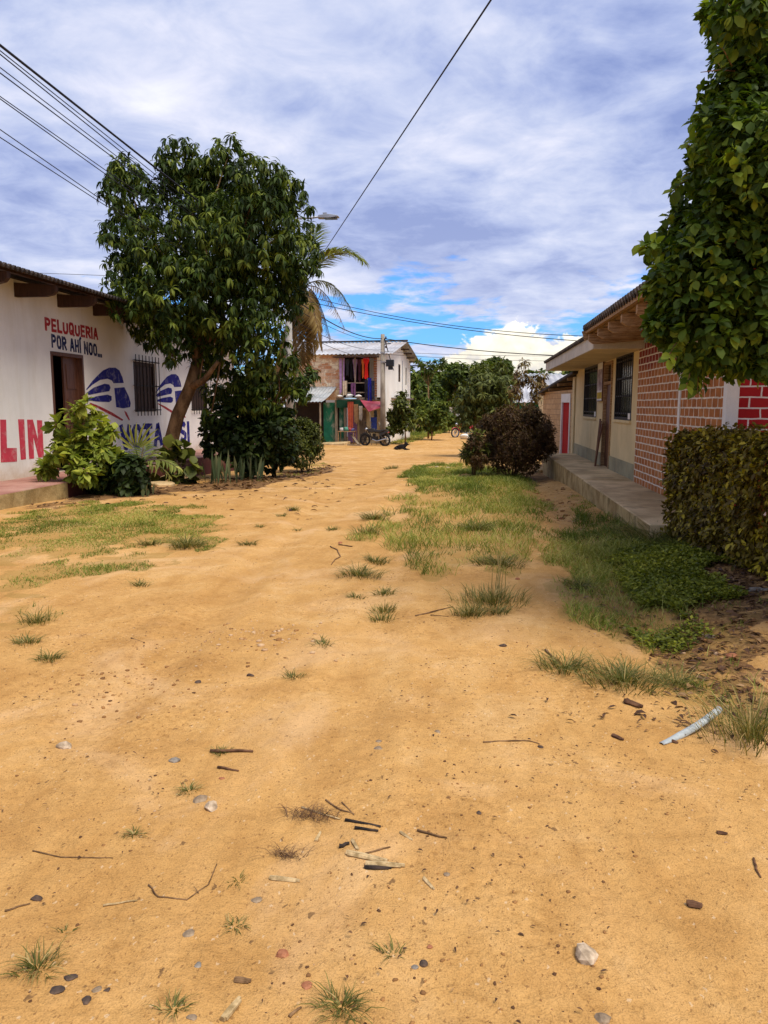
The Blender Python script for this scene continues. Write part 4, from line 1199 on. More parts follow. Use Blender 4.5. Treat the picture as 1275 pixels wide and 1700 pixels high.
def laundry():
    loc = lambda x, y, z: (CN + Vector((math.cos(ANG) * x - math.sin(ANG) * y, math.sin(ANG) * x + math.cos(ANG) * y, z)))
    items = [  # kind, label, colour, x0, x1, ztop, length, y
        ('curtain', 'lilac curtain hanging at the left end of the balcony', (.44, .27, .48), -2.62, -2.28, 5.0, 2.0, -.30),
        ('cloth', 'beige cloth draped over the rail below the lilac curtain', (.52, .42, .30), -2.36, -2.10, 3.7, .85, -.42),
        ('shirt', 'dark grey shirt on the balcony line next to the lilac curtain', (.05, .045, .05), -2.24, -2.04, 4.95, .95, -.2),
        ('shirt', 'black shirt on the balcony line between grey and mauve ones', (.015, .013, .016), -2.05, -1.82, 4.95, 1.2, -.12),
        ('shirt', 'mauve shirt with white front on the balcony line', (.36, .22, .34), -1.80, -1.56, 4.95, 1.15, -.2),
        ('shirt', 'dark maroon shirt on the balcony line beside the mauve one', (.10, .03, .05), -1.55, -1.32, 4.95, 1.25, -.12),
        ('shirt', 'orange cloth showing at the left of the bright red shirt', (.62, .16, .03), -1.24, -1.10, 4.92, 1.05, -.36),
        ('shirt', 'bright red shirt hanging highest on the balcony', (.66, .018, .012), -1.12, -.80, 5.0, 1.15, -.4),
        ('trousers', 'purple trousers over the lower balcony rail', (.16, .06, .15), -1.9, -1.62, 3.58, .7, -.36),
        ('trousers', 'bright blue trousers hanging below the red shirt', (.012, .016, .26), -.86, -.66, 3.85, 1.35, -.40),
        ('trousers', 'black trousers hanging left of the blue trousers', (.018, .016, .025), -1.06, -.87, 3.75, 1.1, -.40),
        ('trousers', 'dark navy trousers hanging right of the blue trousers', (.02, .022, .045), -.66, -.47, 3.7, 1.15, -.40),
    ]
    for kind, lab, col, x0, x1, zt, ln, y in items:
        n, mrows = 14, 6
        vs, fs = [], []
        w = x1 - x0
        for lay in (0, 1):
            for j in range(mrows + 1):
                for i in range(n + 1):
                    u = i / n
                    t = j / mrows
                    pinch = 1 - .16 * math.sin(math.pi * t) if kind == 'curtain' else 1
                    if kind == 'shirt':
                        pinch = 1.15 if t < .3 else .70 + .12 * math.sin(x0 * 31 + t * 4)
                    gap = 0.0
                    if kind == 'trousers' and t > .25 and abs(u - .5) < .08: gap = .12 * ln * 0
                    xx = x0 + w * (.5 + (u - .5) * pinch)
                    yy = y + .025 * math.sin(u * 13 + x0 * 9) * (.3 + t) + lay * .008
                    zz = zt - ln * t * (1 - .05 * math.sin(u * 5 + x0 * 3) - (.18 * (abs(u - .5) < .1) if kind == 'trousers' else 0))
                    vs.append((xx, yy, zz))
        W = n + 1
        Lq = W * (mrows + 1)
        for j in range(mrows):
            for i in range(n):
                if kind == 'trousers' and j >= 2 and i in (6, 7): continue
                a = j * W + i
                fs.append((a, a + W, a + W + 1, a + 1))
                fs.append((Lq + a, Lq + a + 1, Lq + a + W + 1, Lq + a + W))
        mb = MB().add([loc(*v) for v in vs], fs)
        nm = 'cloth_%d_%d_%d' % tuple(int(c * 999) for c in col)
        o = mb.build(kind, cloth(nm, col), smooth=True)
        tag(o, lab, 'laundry', 'laundry on the balcony')
    # clothes line itself
    pts = [loc(-2.6 + 2.1 * k / 6, -.2, 4.97 - .05 * math.sin(math.pi * k / 6)) for k in range(7)]
    tag(MB().tube(pts, .008, 5).build('clothes_line', M['wire']), 'thin clothes line strung across the balcony', 'line')
    # white bundles lying along the balcony ledge
    k = 0
    labs = ['white plastic bundle at the left end of the balcony ledge', 'larger white bundle in the middle of the balcony ledge', 'white bundle at the right end of the balcony ledge', 'pale blue folded sheet lying along the balcony ledge']
    for x, s in ((-2.55, .17), (-2.0, .22), (-1.45, .18)):
        bm = rock_mesh('bundle', s, (1.25, .8, .6), k + 40)
        o = link('bundle', bm, M['white_paint'])
        o.location = loc(x, -.22 - .12, 2.745 + s * .42)
        tag(o, labs[k], 'bundle', 'bundles on the balcony ledge')
        k += 1
    bm = rock_mesh('folded_sheet', .3, (1.6, .5, .25), 55)
    o = link('folded_sheet', bm, cloth('pale_blue_cloth', (.35, .52, .66)))
    o.location = loc(-1.9, -.62, 2.66)
    tag(o, labs[3], 'sheet')


def rock_mesh(name, r, scale, seed, sub=2, rough=0.28):
    import bmesh
    bm = bmesh.new()
    bmesh.ops.create_icosphere(bm, subdivisions=sub, radius=1.0)
    rr = random.Random(seed)
    planes = [(Vector((rr.gauss(0, 1), rr.gauss(0, 1), rr.gauss(0, 1))).normalized(), rr.uniform(.55, .9)) for _ in range(9)]
    for v in bm.verts:
        p = v.co.normalized()
        q = 1.0
        for n, d in planes:
            t = p.dot(n)
            if t > 1e-3: q = min(q, d / t)
        p = p * q * (1 + rr.uniform(-.04, .04))
        v.co = Vector((p.x * scale[0], p.y * scale[1], p.z * scale[2])) * r
    me = bpy.data.meshes.new(name)
    bm.to_mesh(me)
    bm.free()
    return me


laundry()


# ================================================================== STREET FURNITURE
def loft(name, pts, rad, mat, parent=None, n=8): return MB().tube(pts, rad, n).build(name, mat, parent, smooth=True)


def utility_pole():
    x, y = -5.02, 43.4
    g = G(x, y)
    t = thing('utility_pole', 'weathered concrete utility pole with cables and a black box beside the motorcycle', 'pole', (x, y, g))
    loft('post', [(x, y, g - .2), (x - .02, y, 5.45)], [.17, .11], M['pole'], t, 10)
    MB().box(x - .14, x + .14, y - .15, y - .10, 4.4, 4.48).box(x - .13, x + .13, y - .15, y - .1, 3.9, 3.97).build('clamp_band', M['grey_metal'], t)
    bx = MB().box(x + .18, x + .62, y - .2, y + .1, 3.68, 4.05).box(x + .3, x + .55, y - .15, y + .05, 3.5, 3.68)
    bx.build('connection_box', M['black_plastic'], t, bevel=.02)
    MB().bar((x + .1, y - .05, 3.9), (x + .2, y - .05, 3.9), .05).bar((x + .1, y - .05, 4.9), (x + .45, y - .05, 4.95), .05).build('bracket', M['black_metal'], t)
    for k, zz in enumerate((5.25, 5.0, 4.75)):
        MB().lathe([(.0, -.06), (.035, -.06), (.05, -.02), (.03, 0), (.05, .03), (.03, .07), (0, .07)], (x + .17, y - .12, zz), 10).build('insulator', M['dark_wood'], t)
    return Vector((x, y, g))


UP_ = utility_pole()
LPX, LPY = -5.80, 24.3


def street_lamp():
    x, y = LPX, LPY
    g = G(x, y)
    t = thing('street_lamp', 'tall pale street lamp pole half hidden by the leaning tree with its arm reaching out', 'street lamp', (x, y, g))
    loft('pole', [(x, y, g - .2), (x, y, 7.3)], [.13, .085], M['lamp_pole'], t, 12)
    e, s = onY(563, 360, y), onY(513, 362, y)
    pts = [(x, y, 6.95), (x + .35, y, 7.25), (s[0], y, s[2] - .0), (e[0] - .62, y, e[2] + .02)]
    loft('arm', pts, .033, M['grey_metal'], t)
    # luminaire: flat head with driver box on top
    hx, hz = e[0], e[2]
    prof = [(hx - .66, hz - .03), (hx - .62, hz + .05), (hx - .3, hz + .07), (hx - .02, hz + .025), (hx, hz - .01), (hx - .3, hz - .045)]
    hd = MB().prism(prof, lambda u, v, q: (u, y + q, v), -.13, .13).build('lamp_head', M['grey_metal'], t, bevel=.01)
    MB().box(hx - .50, hx - .38, y - .05, y + .05, hz + .07, hz + .13).build('photocell', M['grey_metal'], hd)
    MB().box(hx - .45, hx - .06, y - .1, y + .1, hz - .062, hz - .046).build('lens', M['dark_glass'], hd)
    MB().bar((x - .1, y, 6.0), (x + .1, y, 6.0), .3, .06).build('clamp_band', M['grey_metal'], t)


street_lamp()


def cable(name, label, pts, r, sag=0.0, n=14, group=None):
    P = []
    for i in range(len(pts) - 1):
        a, c = Vector(pts[i]), Vector(pts[i + 1])
        for k in range(n + (i == len(pts) - 2)):
            t = k / n
            P.append(a.lerp(c, t) - Vector((0, 0, sag * 4 * t * (1 - t))))
    o = MB().tube(P, r, 6).build(name, M['wire'], smooth=True)
    return tag(o, label, 'cable', group)


def cables():
    grp = 'overhead cables at upper left'
    lines = [((0, 75), (260, 280), .017, 'thickest and topmost black cable of the bundle at upper left'),
             ((0, 84), (262, 293), .007, 'thin cable just under the thick one at upper left'),
             ((0, 90), (258, 298), .008, 'third cable from the top at upper left, below two others'),
             ((0, 112), (205, 268), .0065, 'upper thin cable of the second pair at upper left'),
             ((0, 121), (203, 273), .008, 'lower thin cable of the second pair at upper left'),
             ((0, 160), (183, 288), .0065, 'upper thin cable of the third pair at upper left'),
             ((0, 164), (182, 294), .007, 'lower thin cable of the third pair at upper left'),
             ((0, 215), (172, 334), .0065, 'upper cable of the lowest pair at upper left'),
             ((0, 228), (170, 338), .0065, 'lowest thin cable of all at upper left')]
    for i, (q, r, rad, lab) in enumerate(lines):
        X = -5.86 - .03 * (i % 3)
        a, b = onX(*q, X), onX(*r, X)
        d = (b - a) / (b[1] - a[1])
        p0 = a + d * (-6 - a[1])
        p1 = a + d * (LPY - .12 - a[1])
        p1[2] = max(4.4, min(p1[2], 6.6))
        pts = [p0, a, b, (LPX + .02 * (i % 3), LPY - .1, p1[2])]
        cable('power_cable', lab, pts, rad, 0, 6, grp)
    # single line rising over the street to the right
    a, b = onY(540, 415, 19.0), onY(815, 0, 7.0)
    d = (b - a) / (b[1] - a[1])
    p1 = a + d * (LPY - .1 - a[1])
    cable('service_cable', 'single cable rising steeply over the street to the top of the photo', [(LPX + .1, LPY - .1, 5.6), a, b, b + d * (-5)], .0085, 0, 8)
    # lines across the street to the brick house
    A = Vector((LPX, LPY, 5.2))
    grp = 'thin cables sagging across the far street'
    c1_, c2 = onY(975, 558, 21.0), onY(962, 566, 21.4)
    cable('service_cable', 'upper thin cable sagging across the street to the cream house', [(LPX + .1, LPY, CAMH + (674 - 487) * 24.3 / FPX), c1_], .009, .28, 20, grp)
    cable('service_cable', 'lower thin cable sagging across the street to the cream house', [(LPX + .1, LPY, CAMH + (674 - 497) * 24.3 / FPX), c2], .010, .18, 20, grp)
    # lines between the two poles
    grp = 'cables between the lamp pole and the far pole'
    x, y = UP_.x, UP_.y
    for k, (z0, z1, r, sg, lab) in enumerate([(4.9, 5.2, .022, .35, 'thick black cable drooping from behind the palm to the far utility pole'),
                                              (4.6, 5.0, .010, .25, 'upper thin cable between the palm and the far utility pole'),
                                              (4.2, 4.6, .010, .3, 'middle thin cable between the palm and the far utility pole'),
                                              (3.9, 4.0, .010, .2, 'lowest thin cable between the palm and the far utility pole')]):
        cable('power_cable', lab, [(LPX + .1, LPY, z0), (x - .05, y - .15, z1)], r, sg, 18, grp)
    e = onY(980, 603, 40)
    grp = 'cables from the far pole to the right'
    cable('power_cable', 'thick black cable from the far utility pole sagging to the right', [(x + .1, y - .1, 5.2), (9.5, 37, 3.75)], .022, .35, 20, grp)
    cable('power_cable', 'thin upper cable from the far utility pole to the right', [(x + .1, y - .1, 4.5), (11, 44, 4.35)], .010, .2, 20, grp)
    cable('power_cable', 'thin lower cable from the far utility pole to the right', [(x + .1, y - .1, 4.35), (11, 46, 4.1)], .010, .2, 20, grp)
    cable('service_cable', 'black cable bundle slanting down from the far pole to the white wall', [(x + .1, y - .1, 5.2), tuple(CN + Vector((.3, 5.4, 3.7)))], .03, .12, 12)
    a, b = onY(30, 452, 30), onY(190, 458, 32)
    cable('service_cable', 'faint horizontal cable above the barber shop roof', [a - (b - a), a, b + (b - a) * .8], .009, 0, 5)


cables()


# ---------------------------------------------------------------- motorcycle
def motorcycle(name, label, loc, rz, body, seat_mat):
    t = thing(name, label, 'motorcycle', loc, rz)
    kw = dict(world=False)
    for x in (-.62, .62):
        w = MB()
        prof = [(.30 + .045 * math.cos(a), .045 * math.sin(a)) for a in [k * math.pi / 4 for k in range(9)]]
        w.lathe(prof, (x, 0, .31), 26, axis='y')
        wh = thing('wheel', None, None)
        bpy.data.objects.remove(wh)
        wo = w.build('wheel', M['rubber'], t, smooth=True, **kw)
        r = MB().lathe([(.235, -.025), (.265, -.025), (.265, .025), (.235, .025), (.235, -.025)], (x, 0, .31), 26, axis='y')
        r.lathe([(.0, -.05), (.05, -.05), (.05, .05), (0, .05)], (x, 0, .31), 12, axis='y')
        for k in range(6):
            a = k * math.pi / 3
            r.bar((x + .04 * math.cos(a), 0, .31 + .04 * math.sin(a)), (x + .245 * math.cos(a), 0, .31 + .245 * math.sin(a)), .03, .022, up=(0, 1, 0))
        r.build('rim', M['black_metal'] if body is M['black_plastic'] else M['chrome'], wo, **kw)
        f = MB()
        arc = [(x + .375 * math.cos(a), .31 + .375 * math.sin(a)) for a in [R(d) for d in (range(20, 141, 12) if x < 0 else range(35, 166, 12))]]
        f.tube([(p[0], 0, p[1]) for p in arc], .03, 6)
        f.build('fender', body, t, **kw)
    b = MB()   # x negative = front
    b.tube([(-.62, .09, .31), (-.44, .09, .82), (-.40, .09, .95)], .026, 8).tube([(-.62, -.09, .31), (-.44, -.09, .82), (-.40, -.09, .95)], .026, 8)
    b.build('fork', M['black_metal'], t, **kw)
    b = MB().tube([(-.42, 0, .85), (-.2, 0, .45), (.1, 0, .3), (.3, 0, .36)], .03, 8).tube([(-.42, 0, .88), (0, 0, .74), (.35, 0, .72), (.75, 0, .80)], .03, 8)
    b.tube([(.05, .1, .34), (.62, .1, .31)], .025, 6).tube([(.05, -.1, .34), (.62, -.1, .31)], .025, 6).tube([(.3, .1, .7), (.6, .12, .33)], .025, 6).tube([(.3, -.1, .7), (.6, -.12, .33)], .025, 6)
    b.build('frame', M['black_metal'], t, **kw)
    b = MB().box(-.2, .16, -.11, .11, .3, .52).box(-.12, .02, -.09, .09, .52, .68)
    b.build('engine', M['black_metal'], t, bevel=.03, **kw)
    b = MB().prism([(-.36, .78), (-.30, .93), (-.12, .98), (.06, .88), (.08, .74), (-.2, .7)], lambda u, v, q: (u, q, v), -.13, .13)
    b.build('fuel_tank', body, t, bevel=.05, **kw)
    b = MB().prism([(.02, .80), (.1, .87), (.4, .86), (.72, .93), (.76, .87), (.45, .76), (.1, .74)], lambda u, v, q: (u, q, v), -.12, .12)
    b.build('seat', seat_mat, t, bevel=.03, **kw)
    b = MB().prism([(.3, .55), (.35, .73), (.78, .82), (.84, .78), (.6, .6)], lambda u, v, q: (u, q, v), -.10, .10)
    b.build('tail_panel', body, t, bevel=.02, **kw)
    b = MB().tube([(-.32, .36, 1.08), (-.40, .18, 1.02), (-.41, -.18, 1.02), (-.32, -.36, 1.08)], .016, 8)
    hb = b.build('handlebar', M['black_metal'], t, **kw)
    for s in (-1, 1):
        m = MB().tube([(-.37, .26 * s, 1.05), (-.40, .33 * s, 1.24)], .008, 6)
        m.lathe([(0, -.01), (.05, -.01), (.055, .01), (0, .012)], (-.40, .35 * s, 1.27), 10, axis='x')
        m.build('mirror', M['black_plastic'], hb, **kw)
    MB().lathe([(0, -.06), (.085, -.06), (.10, -.02), (.06, .09), (0, .1)], (-.52, 0, .90), 14, axis='x').build('headlight', M['chrome'], t, smooth=True, **kw)
    MB().tube([(-.1, -.14, .36), (.2, -.16, .26), (.8, -.17, .40)], [.025, .03, .05], 8).build('exhaust', M['chrome'], t, **kw)
    MB().box(.82, .86, -.06, .06, .72, .78).build('tail_light', M['red_plastic'], t, **kw)
    MB().tube([(.0, .1, .3), (-.05, .28, .02)], .014, 6).build('kickstand', M['black_metal'], t, **kw)
    return t


p = at(622, 740)
motorcycle('motorcycle', 'black motorcycle parked in front of the green house by the utility pole', (p[0], 42.6, G(p[0], 42.6)), R(-20), M['black_plastic'], M['black_plastic'])
p = at(768, 726)
motorcycle('motorcycle', 'red motorcycle parked far down the street beside white sacks', (p[0], p[1], p[2]), R(35), M['red_plastic'], M['black_plastic'])
# cloths hung at the ground floor
def hung(px, y, z0, z1, w, col, lab):
    q = (px - VPX) * y / FPX
    vs, fs = [], []
    for lay in (0, 1):
        for j in range(5):
            for i in range(9):
                vs.append((q + w * (i / 8 - .5) * (1 - .2 * j / 4), y + .03 * math.sin(i * 1.9 + px) - lay * .01, z1 + (z0 - z1) * j / 4 * (1 - .06 * math.sin(i))))
    for j in range(4):
        for i in range(8):
            a = j * 9 + i
            fs += [(a, a + 9, a + 10, a + 1), (45 + a, 46 + a, 55 + a, 54 + a)]
    tag(MB().add(vs, fs).build('cloth', cloth('hung_%d' % px, col), smooth=True), lab, 'cloth', 'cloths hung at the ground floor')


hung(583, 44.6, .15, 1.75, .35, (.42, .08, .04), 'orange red cloth hanging under the green beam')
hung(592, 44.5, .5, 1.6, .28, (.30, .17, .08), 'brown cloth hanging right of the orange red one')
hung(600, 44.4, .7, 1.5, .22, (.45, .40, .33), 'pale cloth hanging right of the brown one')
# white sacks by the red motorcycle
for k, (px, s, lab) in enumerate([(773, .34, 'white sack heaped right beside the red motorcycle'), (781, .30, 'smaller white sack at the right of the heap by the brown shrub')]):
    q = at(px, 729)
    o = link('sack', rock_mesh('sack', s, (1.2, .9, .75), 70 + k), M['white_paint'])
    o.location = (q[0], q[1], G(q[0], q[1]) + s * .4)
    tag(o, lab, 'sack', 'white sacks by the red motorcycle')


# ---------------------------------------------------------------- dog
def dog():
    p = at(666, 747)
    me = bpy.data.meshes.new('dog')
    # x forward (head), lying on the belly, head raised
    V = [(-.30, 0, .13), (-.12, 0, .15), (.10, 0, .17), (.22, 0, .22), (.29, 0, .31), (.37, 0, .30), (.44, 0, .28),   # 0-6 spine to muzzle
         (-.26, .12, .09), (-.10, .17, .05), (-.24, .19, .03), (-.26, -.12, .09), (-.10, -.17, .05), (-.24, -.19, .03),  # hind legs folded
         (.16, .09, .09), (.27, .09, .04), (.46, .08, .03), (.16, -.09, .09), (.27, -.09, .04), (.44, -.10, .03),        # front legs stretched out
         (-.42, .05, .06), (-.52, .14, .03),                                                                             # tail
         (.28, .05, .385), (.27, .06, .42), (.28, -.05, .385), (.27, -.06, .42)]                                          # ears
    E_ = [(0, 1), (1, 2), (2, 3), (3, 4), (4, 5), (5, 6), (0, 7), (7, 8), (8, 9), (0, 10), (10, 11), (11, 12), (2, 13), (13, 14), (14, 15), (2, 16), (16, 17), (17, 18), (0, 19), (19, 20), (4, 21), (21, 22), (4, 23), (23, 24)]
    Rr = [.12, .12, .125, .085, .075, .055, .035, .075, .045, .028, .075, .045, .028, .05, .035, .025, .05, .035, .025, .025, .012, .024, .008, .024, .008]
    me.from_pydata(V, E_, [])
    me.update()
    o = bpy.data.objects.new('dog', me)
    COL.objects.link(o)
    me.materials.append(M['fur'])
    sk = o.modifiers.new('skin', 'SKIN')
    for v, r in zip(me.skin_vertices[0].data, Rr):
        v.radius = (r, r)
    me.skin_vertices[0].data[0].use_root = True
    sb = o.modifiers.new('sub', 'SUBSURF')
    sb.levels = sb.render_levels = 2
    o.location = (p[0], p[1], G(p[0], p[1]) + .005)
    o.rotation_euler = (0, 0, R(-22))
    tag(o, 'black dog lying on the dirt street with its head raised', 'dog')


dog()


# ---------------------------------------------------------------- small things by the green house
def loc2(x, y, z=None):
    v = CN + Vector((math.cos(ANG) * x - math.sin(ANG) * y, math.sin(ANG) * x + math.cos(ANG) * y, 0))
    return (v.x, v.y, G(v.x, v.y) if z is None else z)


t = thing('table', 'small wooden stall table piled with colourful goods in front of the lilac panel', 'table', loc2(-2.0, -.9), ANG)
MB().box(-.5, .5, -.3, .3, .72, .76).build('table_top', M['rafter_wood'], t, world=False)
for sx in (-.45, .45):
    for sy in (-.25, .25):
        MB().box(sx - .025, sx + .025, sy - .025, sy + .025, -.1, .72).build('leg', M['rafter_wood'], t, world=False)
for k, (dx, dy, r, c, lab) in enumerate([(-.3, 0, .16, (.55, .5, .48), 'white goods at the left end of the stall table'), (-.05, -.05, .17, (.10, .30, .22), 'green goods in the middle of the stall table'),
                                         (.18, .05, .15, (.45, .08, .10), 'red goods on the stall table'), (.36, -.05, .12, (.12, .13, .28), 'blue goods at the right end of the stall table')]):
    b_ = loc2(-2.0 + dx, -.9 + dy)
    o = link('goods', rock_mesh('goods', r, (1.1, .9, .9), 80 + k), cloth('goods_%d' % k, c))
    o.location = (b_[0], b_[1], loc2(-2.0, -.9)[2] + .76 + r * .62)
    tag(o, lab, 'goods', 'goods on the stall table')

q = loc2(-2.5, -1.6)
b = MB().box(-.95, .75, -.75, .6, -.25, .13)
o = b.build('concrete_step', M['concrete'], bevel=.03)
o.location = q
o.rotation_euler = (R(2), R(-3), ANG)
tag(o, 'grey concrete slab step in front of the green wall', 'step')
for a, c, r, lab in [((-1.05, -1.9, .03), (-1.75, -.85, .55), .05, 'dark timber plank leaning toward the stall table left of the motorcycle'),
                     ((.75, -2.0, .04), (-.05, -1.05, 1.25), .045, 'pale timber prop leaning against the utility pole'),
                     ((-1.5, -2.6, .04), (-.6, -2.9, .05), .05, 'weathered plank lying flat on the dirt in front of the stall table')]:
    g0, g1 = loc2(a[0], a[1]), loc2(c[0], c[1])
    tag(MB().bar((g0[0], g0[1], g0[2] + a[2]), (g1[0], g1[1], g1[2] + c[2]), .13, .05).build('plank', M['grey_wood']), lab, 'plank')
g0 = loc2(-.5, -.5)
tag(MB().box(g0[0] - .17, g0[0] + .17, g0[1] - .02, g0[1] + .02, g0[2] + .7, g0[2] + 1.55).build('cloth', cloth('blue_cloth', (.03, .05, .22))), 'blue cloth hanging under the red awning', 'cloth')


# ================================================================== VEGETATION
def px_lobes(lst, depth, r_scale=1.0, dj=0.0, seed=1):
    rr = random.Random(seed)
    out = []
    for l in lst:
        x, y, r = l[:3]
        d = depth + (l[3] if len(l) > 3 else rr.uniform(-dj, dj))
        p = onY(x, y, d)
        out.append((p[0], p[1], p[2], r * d / FPX * r_scale))
    return out


def branches(mb, fork, targets, r0, r1=.012, n=6, jit=.12, seed=3, lift=.25):
    rr = random.Random(seed)
    for t in targets:
        a, b = Vector(fork), Vector(t)
        L = (b - a).length
        m1 = a.lerp(b, .35) + Vector((rr.uniform(-1, 1), rr.uniform(-1, 1), rr.uniform(0, 1) + lift)) * jit * L
        m2 = a.lerp(b, .7) + Vector((rr.uniform(-1, 1), rr.uniform(-1, 1), rr.uniform(-.3, .8))) * jit * L * .7
        mb.tube([a, m1, m2, b], [r0, r0 * .62, r0 * .35, r1], n)


def crown_obj(name, parent, mat, lobes, n, k, L, W, droop=.5, spread=1.0, shell=.45, axis_up=.3, curl=.3, lod=0, squash=1.0, shape=(.45, 1., .75), light_tip=.0, fold=.25, zcut=None, tips=.0):
    P, d = lobe_points(lobes, n, shell, squash)
    if zcut is not None:
        keep = P[:, 2] > zcut
        P, d = P[keep], d[keep]
    cl = np.clip(rng.normal(.42, .2, len(P)), 0, 1) + .38 * (rng.random(len(P)) < tips)   # some twigs carry young pale leaves
    p_, D, N, LL, WW = rosettes(P, d, k, L, W, droop, spread, axis_up=axis_up)
    var = np.clip(np.repeat(cl, k) + rng.normal(0, .16, len(p_)) + light_tip, 0, 1)
    me = leaf_mesh(name, p_, D, N, LL, WW, var, shape, curl, fold, lod)
    return link(name, me, mat, parent)


def leaning_tree():
    y = 17.0
    base = onY(287, 800, y)
    base[2] = G(base[0], y) - .08
    t = thing('leaning_tree', 'large dark green leafy tree with a leaning trunk in front of the white barber shop', 'tree', base)
    f = lambda x, py, d=0: tuple(onY(x, py, y + d))
    fork = f(330, 595, .1)
    mb = MB().tube([tuple(base), f(281, 745), f(295, 690), f(315, 645), fork], [.20, .165, .15, .14, .125], 12)
    L0 = [(222, 330, 55), (205, 285, 30), (300, 270, 42), (330, 320, 60), (378, 262, 36), (375, 330, 65), (430, 300, 45), (468, 320, 40), (485, 370, 42), (490, 430, 45), (478, 490, 42),
          (420, 380, 72), (340, 410, 85), (248, 392, 46), (205, 400, 45), (230, 465, 60), (215, 500, 34), (300, 480, 75), (380, 480, 80), (440, 460, 60), (250, 535, 44), (290, 550, 40), (370, 560, 62), (430, 560, 52),
          (345, 600, 30), (285, 592, 18), (330, 640, 14, -.3), (350, 690, 16, -.2)]
    lob = px_lobes(L0, y, 1.0, 1.1, 5)
    tg = [l[:3] for l in lob]
    br = MB()
    trunk = mb
    f1, f2 = f(330, 520, .2), f(365, 500, .3)
    trunk.tube([fork, f(326, 555, .15), f1], [.15, .12, .10], 10).tube([fork, f(345, 560, .2), f2], [.12, .10, .085], 10).tube([f(313, 645), f(340, 630, -.2), f(362, 600, -.3)], [.10, .07, .04], 8)
    branches(trunk, f1, [q for q in tg if q[0] < f(335, 500)[0]], .055, seed=4)
    branches(trunk, f2, [q for q in tg if q[0] >= f(335, 500)[0]], .055, seed=6)
    trunk.build('trunk', M['bark'], t, smooth=True)
    crown_obj('crown', t, M['tree_leaf'], lob, 3300, 10, .18, .30, droop=.85, spread=.75, shell=.34, axis_up=.9, curl=.55, shape=(.4, 1., .85), tips=.20)


leaning_tree()


def low_tree():
    y = 18.3
    base = onY(455, 785, y)
    base[2] = G(base[0], y) - .05
    t = thing('small_tree', 'small drooping leafed tree growing below the big tree, over the dark shrub', 'tree', base)
    f = lambda x, py, d=0: tuple(onY(x, py, y + d))
    lob = px_lobes([(395, 640, 30), (360, 655, 24), (430, 620, 30), (470, 640, 30), (430, 660, 32), (500, 640, 22), (515, 622, 16), (480, 600, 20), (460, 680, 30), (395, 665, 22), (360, 612, 14)], y, 1.0, .5, 8)
    mb = MB().tube([tuple(base), f(452, 730), f(445, 690)], [.06, .05, .045], 8)
    branches(mb, f(445, 690), [l[:3] for l in lob], .03, .006, seed=9)
    mb.build('trunk', M['bark'], t, smooth=True)
    crown_obj('crown', t, M['tree_leaf'], lob, 460, 9, .18, .34, droop=.9, spread=.8, shell=.5, curl=.45, light_tip=.14)


low_tree()


def shrub(name, label, cat, y, px, lobes, mat, n, k, L, W, dj=.4, stems=5, droop=.3, lod=0, shell=.4, seed=2, gz_=None, light=0., curl=.25, shape=(.45, 1., .75), stem_mat=None, spread=1., sr=.022, zc=None):
    base = onY(*px, y)
    base[2] = G(base[0], y) - .03 if gz_ is None else gz_
    t = thing(name, label, cat, base)
    lob = px_lobes(lobes, y, 1.0, dj, seed)
    mb = MB()
    rr = random.Random(seed)
    for s in range(stems):
        b0 = (base[0] + rr.uniform(-.12, .12) * (stems > 1), base[1] + rr.uniform(-.12, .12) * (stems > 1), base[2])
        l = lob[s % len(lob)]
        mid = Vector(b0).lerp(Vector(l[:3]), .5) + Vector((rr.uniform(-.08, .08), 0, .05))
        mb.tube([b0, mid, l[:3]], [sr, sr * .8, sr * .45], 6)
        branches(mb, mid, [q[:3] for q in lob[s::stems]], sr * .6, .004, 5, seed=seed + s)
    mb.build('stem', stem_mat or M['stem'], t, smooth=True)
    crown_obj('foliage', t, mat, lob, n, k, L, W, droop, spread, shell, lod=lod, light_tip=light, curl=curl, shape=shape, zcut=base[2] + .03 if zc is None else zc)
    return t


# lime shrub in front of the barber shop door
shrub('lime_shrub', 'lime green broad-leaved shrub on a thin stem in front of the barber shop door', 'shrub', 12.75, (120, 825),
      [(122, 690, 14), (95, 705, 12), (150, 690, 12), (162, 700, 10), (105, 735, 14), (85, 770, 13), (92, 750, 10), (140, 725, 14), (175, 720, 14), (165, 745, 16), (185, 760, 14), (120, 765, 15), (150, 770, 16), (75, 778, 8), (115, 790, 12), (130, 745, 16), (145, 790, 12), (110, 675, 8), (140, 675, 8), (165, 790, 12)],
      M['light_leaf'], 150, 9, .20, .46, dj=.3, stems=1, droop=.35, shell=.6, seed=5, curl=.2, shape=(.35, .95, 1.0), sr=.025, light=.12)
shrub('dark_shrub', 'low dark green shrub behind the lime shrub at the sidewalk edge', 'shrub', 13.2, (190, 826),
      [(190, 780, 26), (215, 775, 24), (165, 800, 20), (200, 800, 22), (225, 800, 20), (180, 812, 14), (210, 812, 14)],
      M['dark_leaf'], 200, 8, .16, .5, dj=.25, stems=4, seed=7, shape=(.35, .95, 1.))


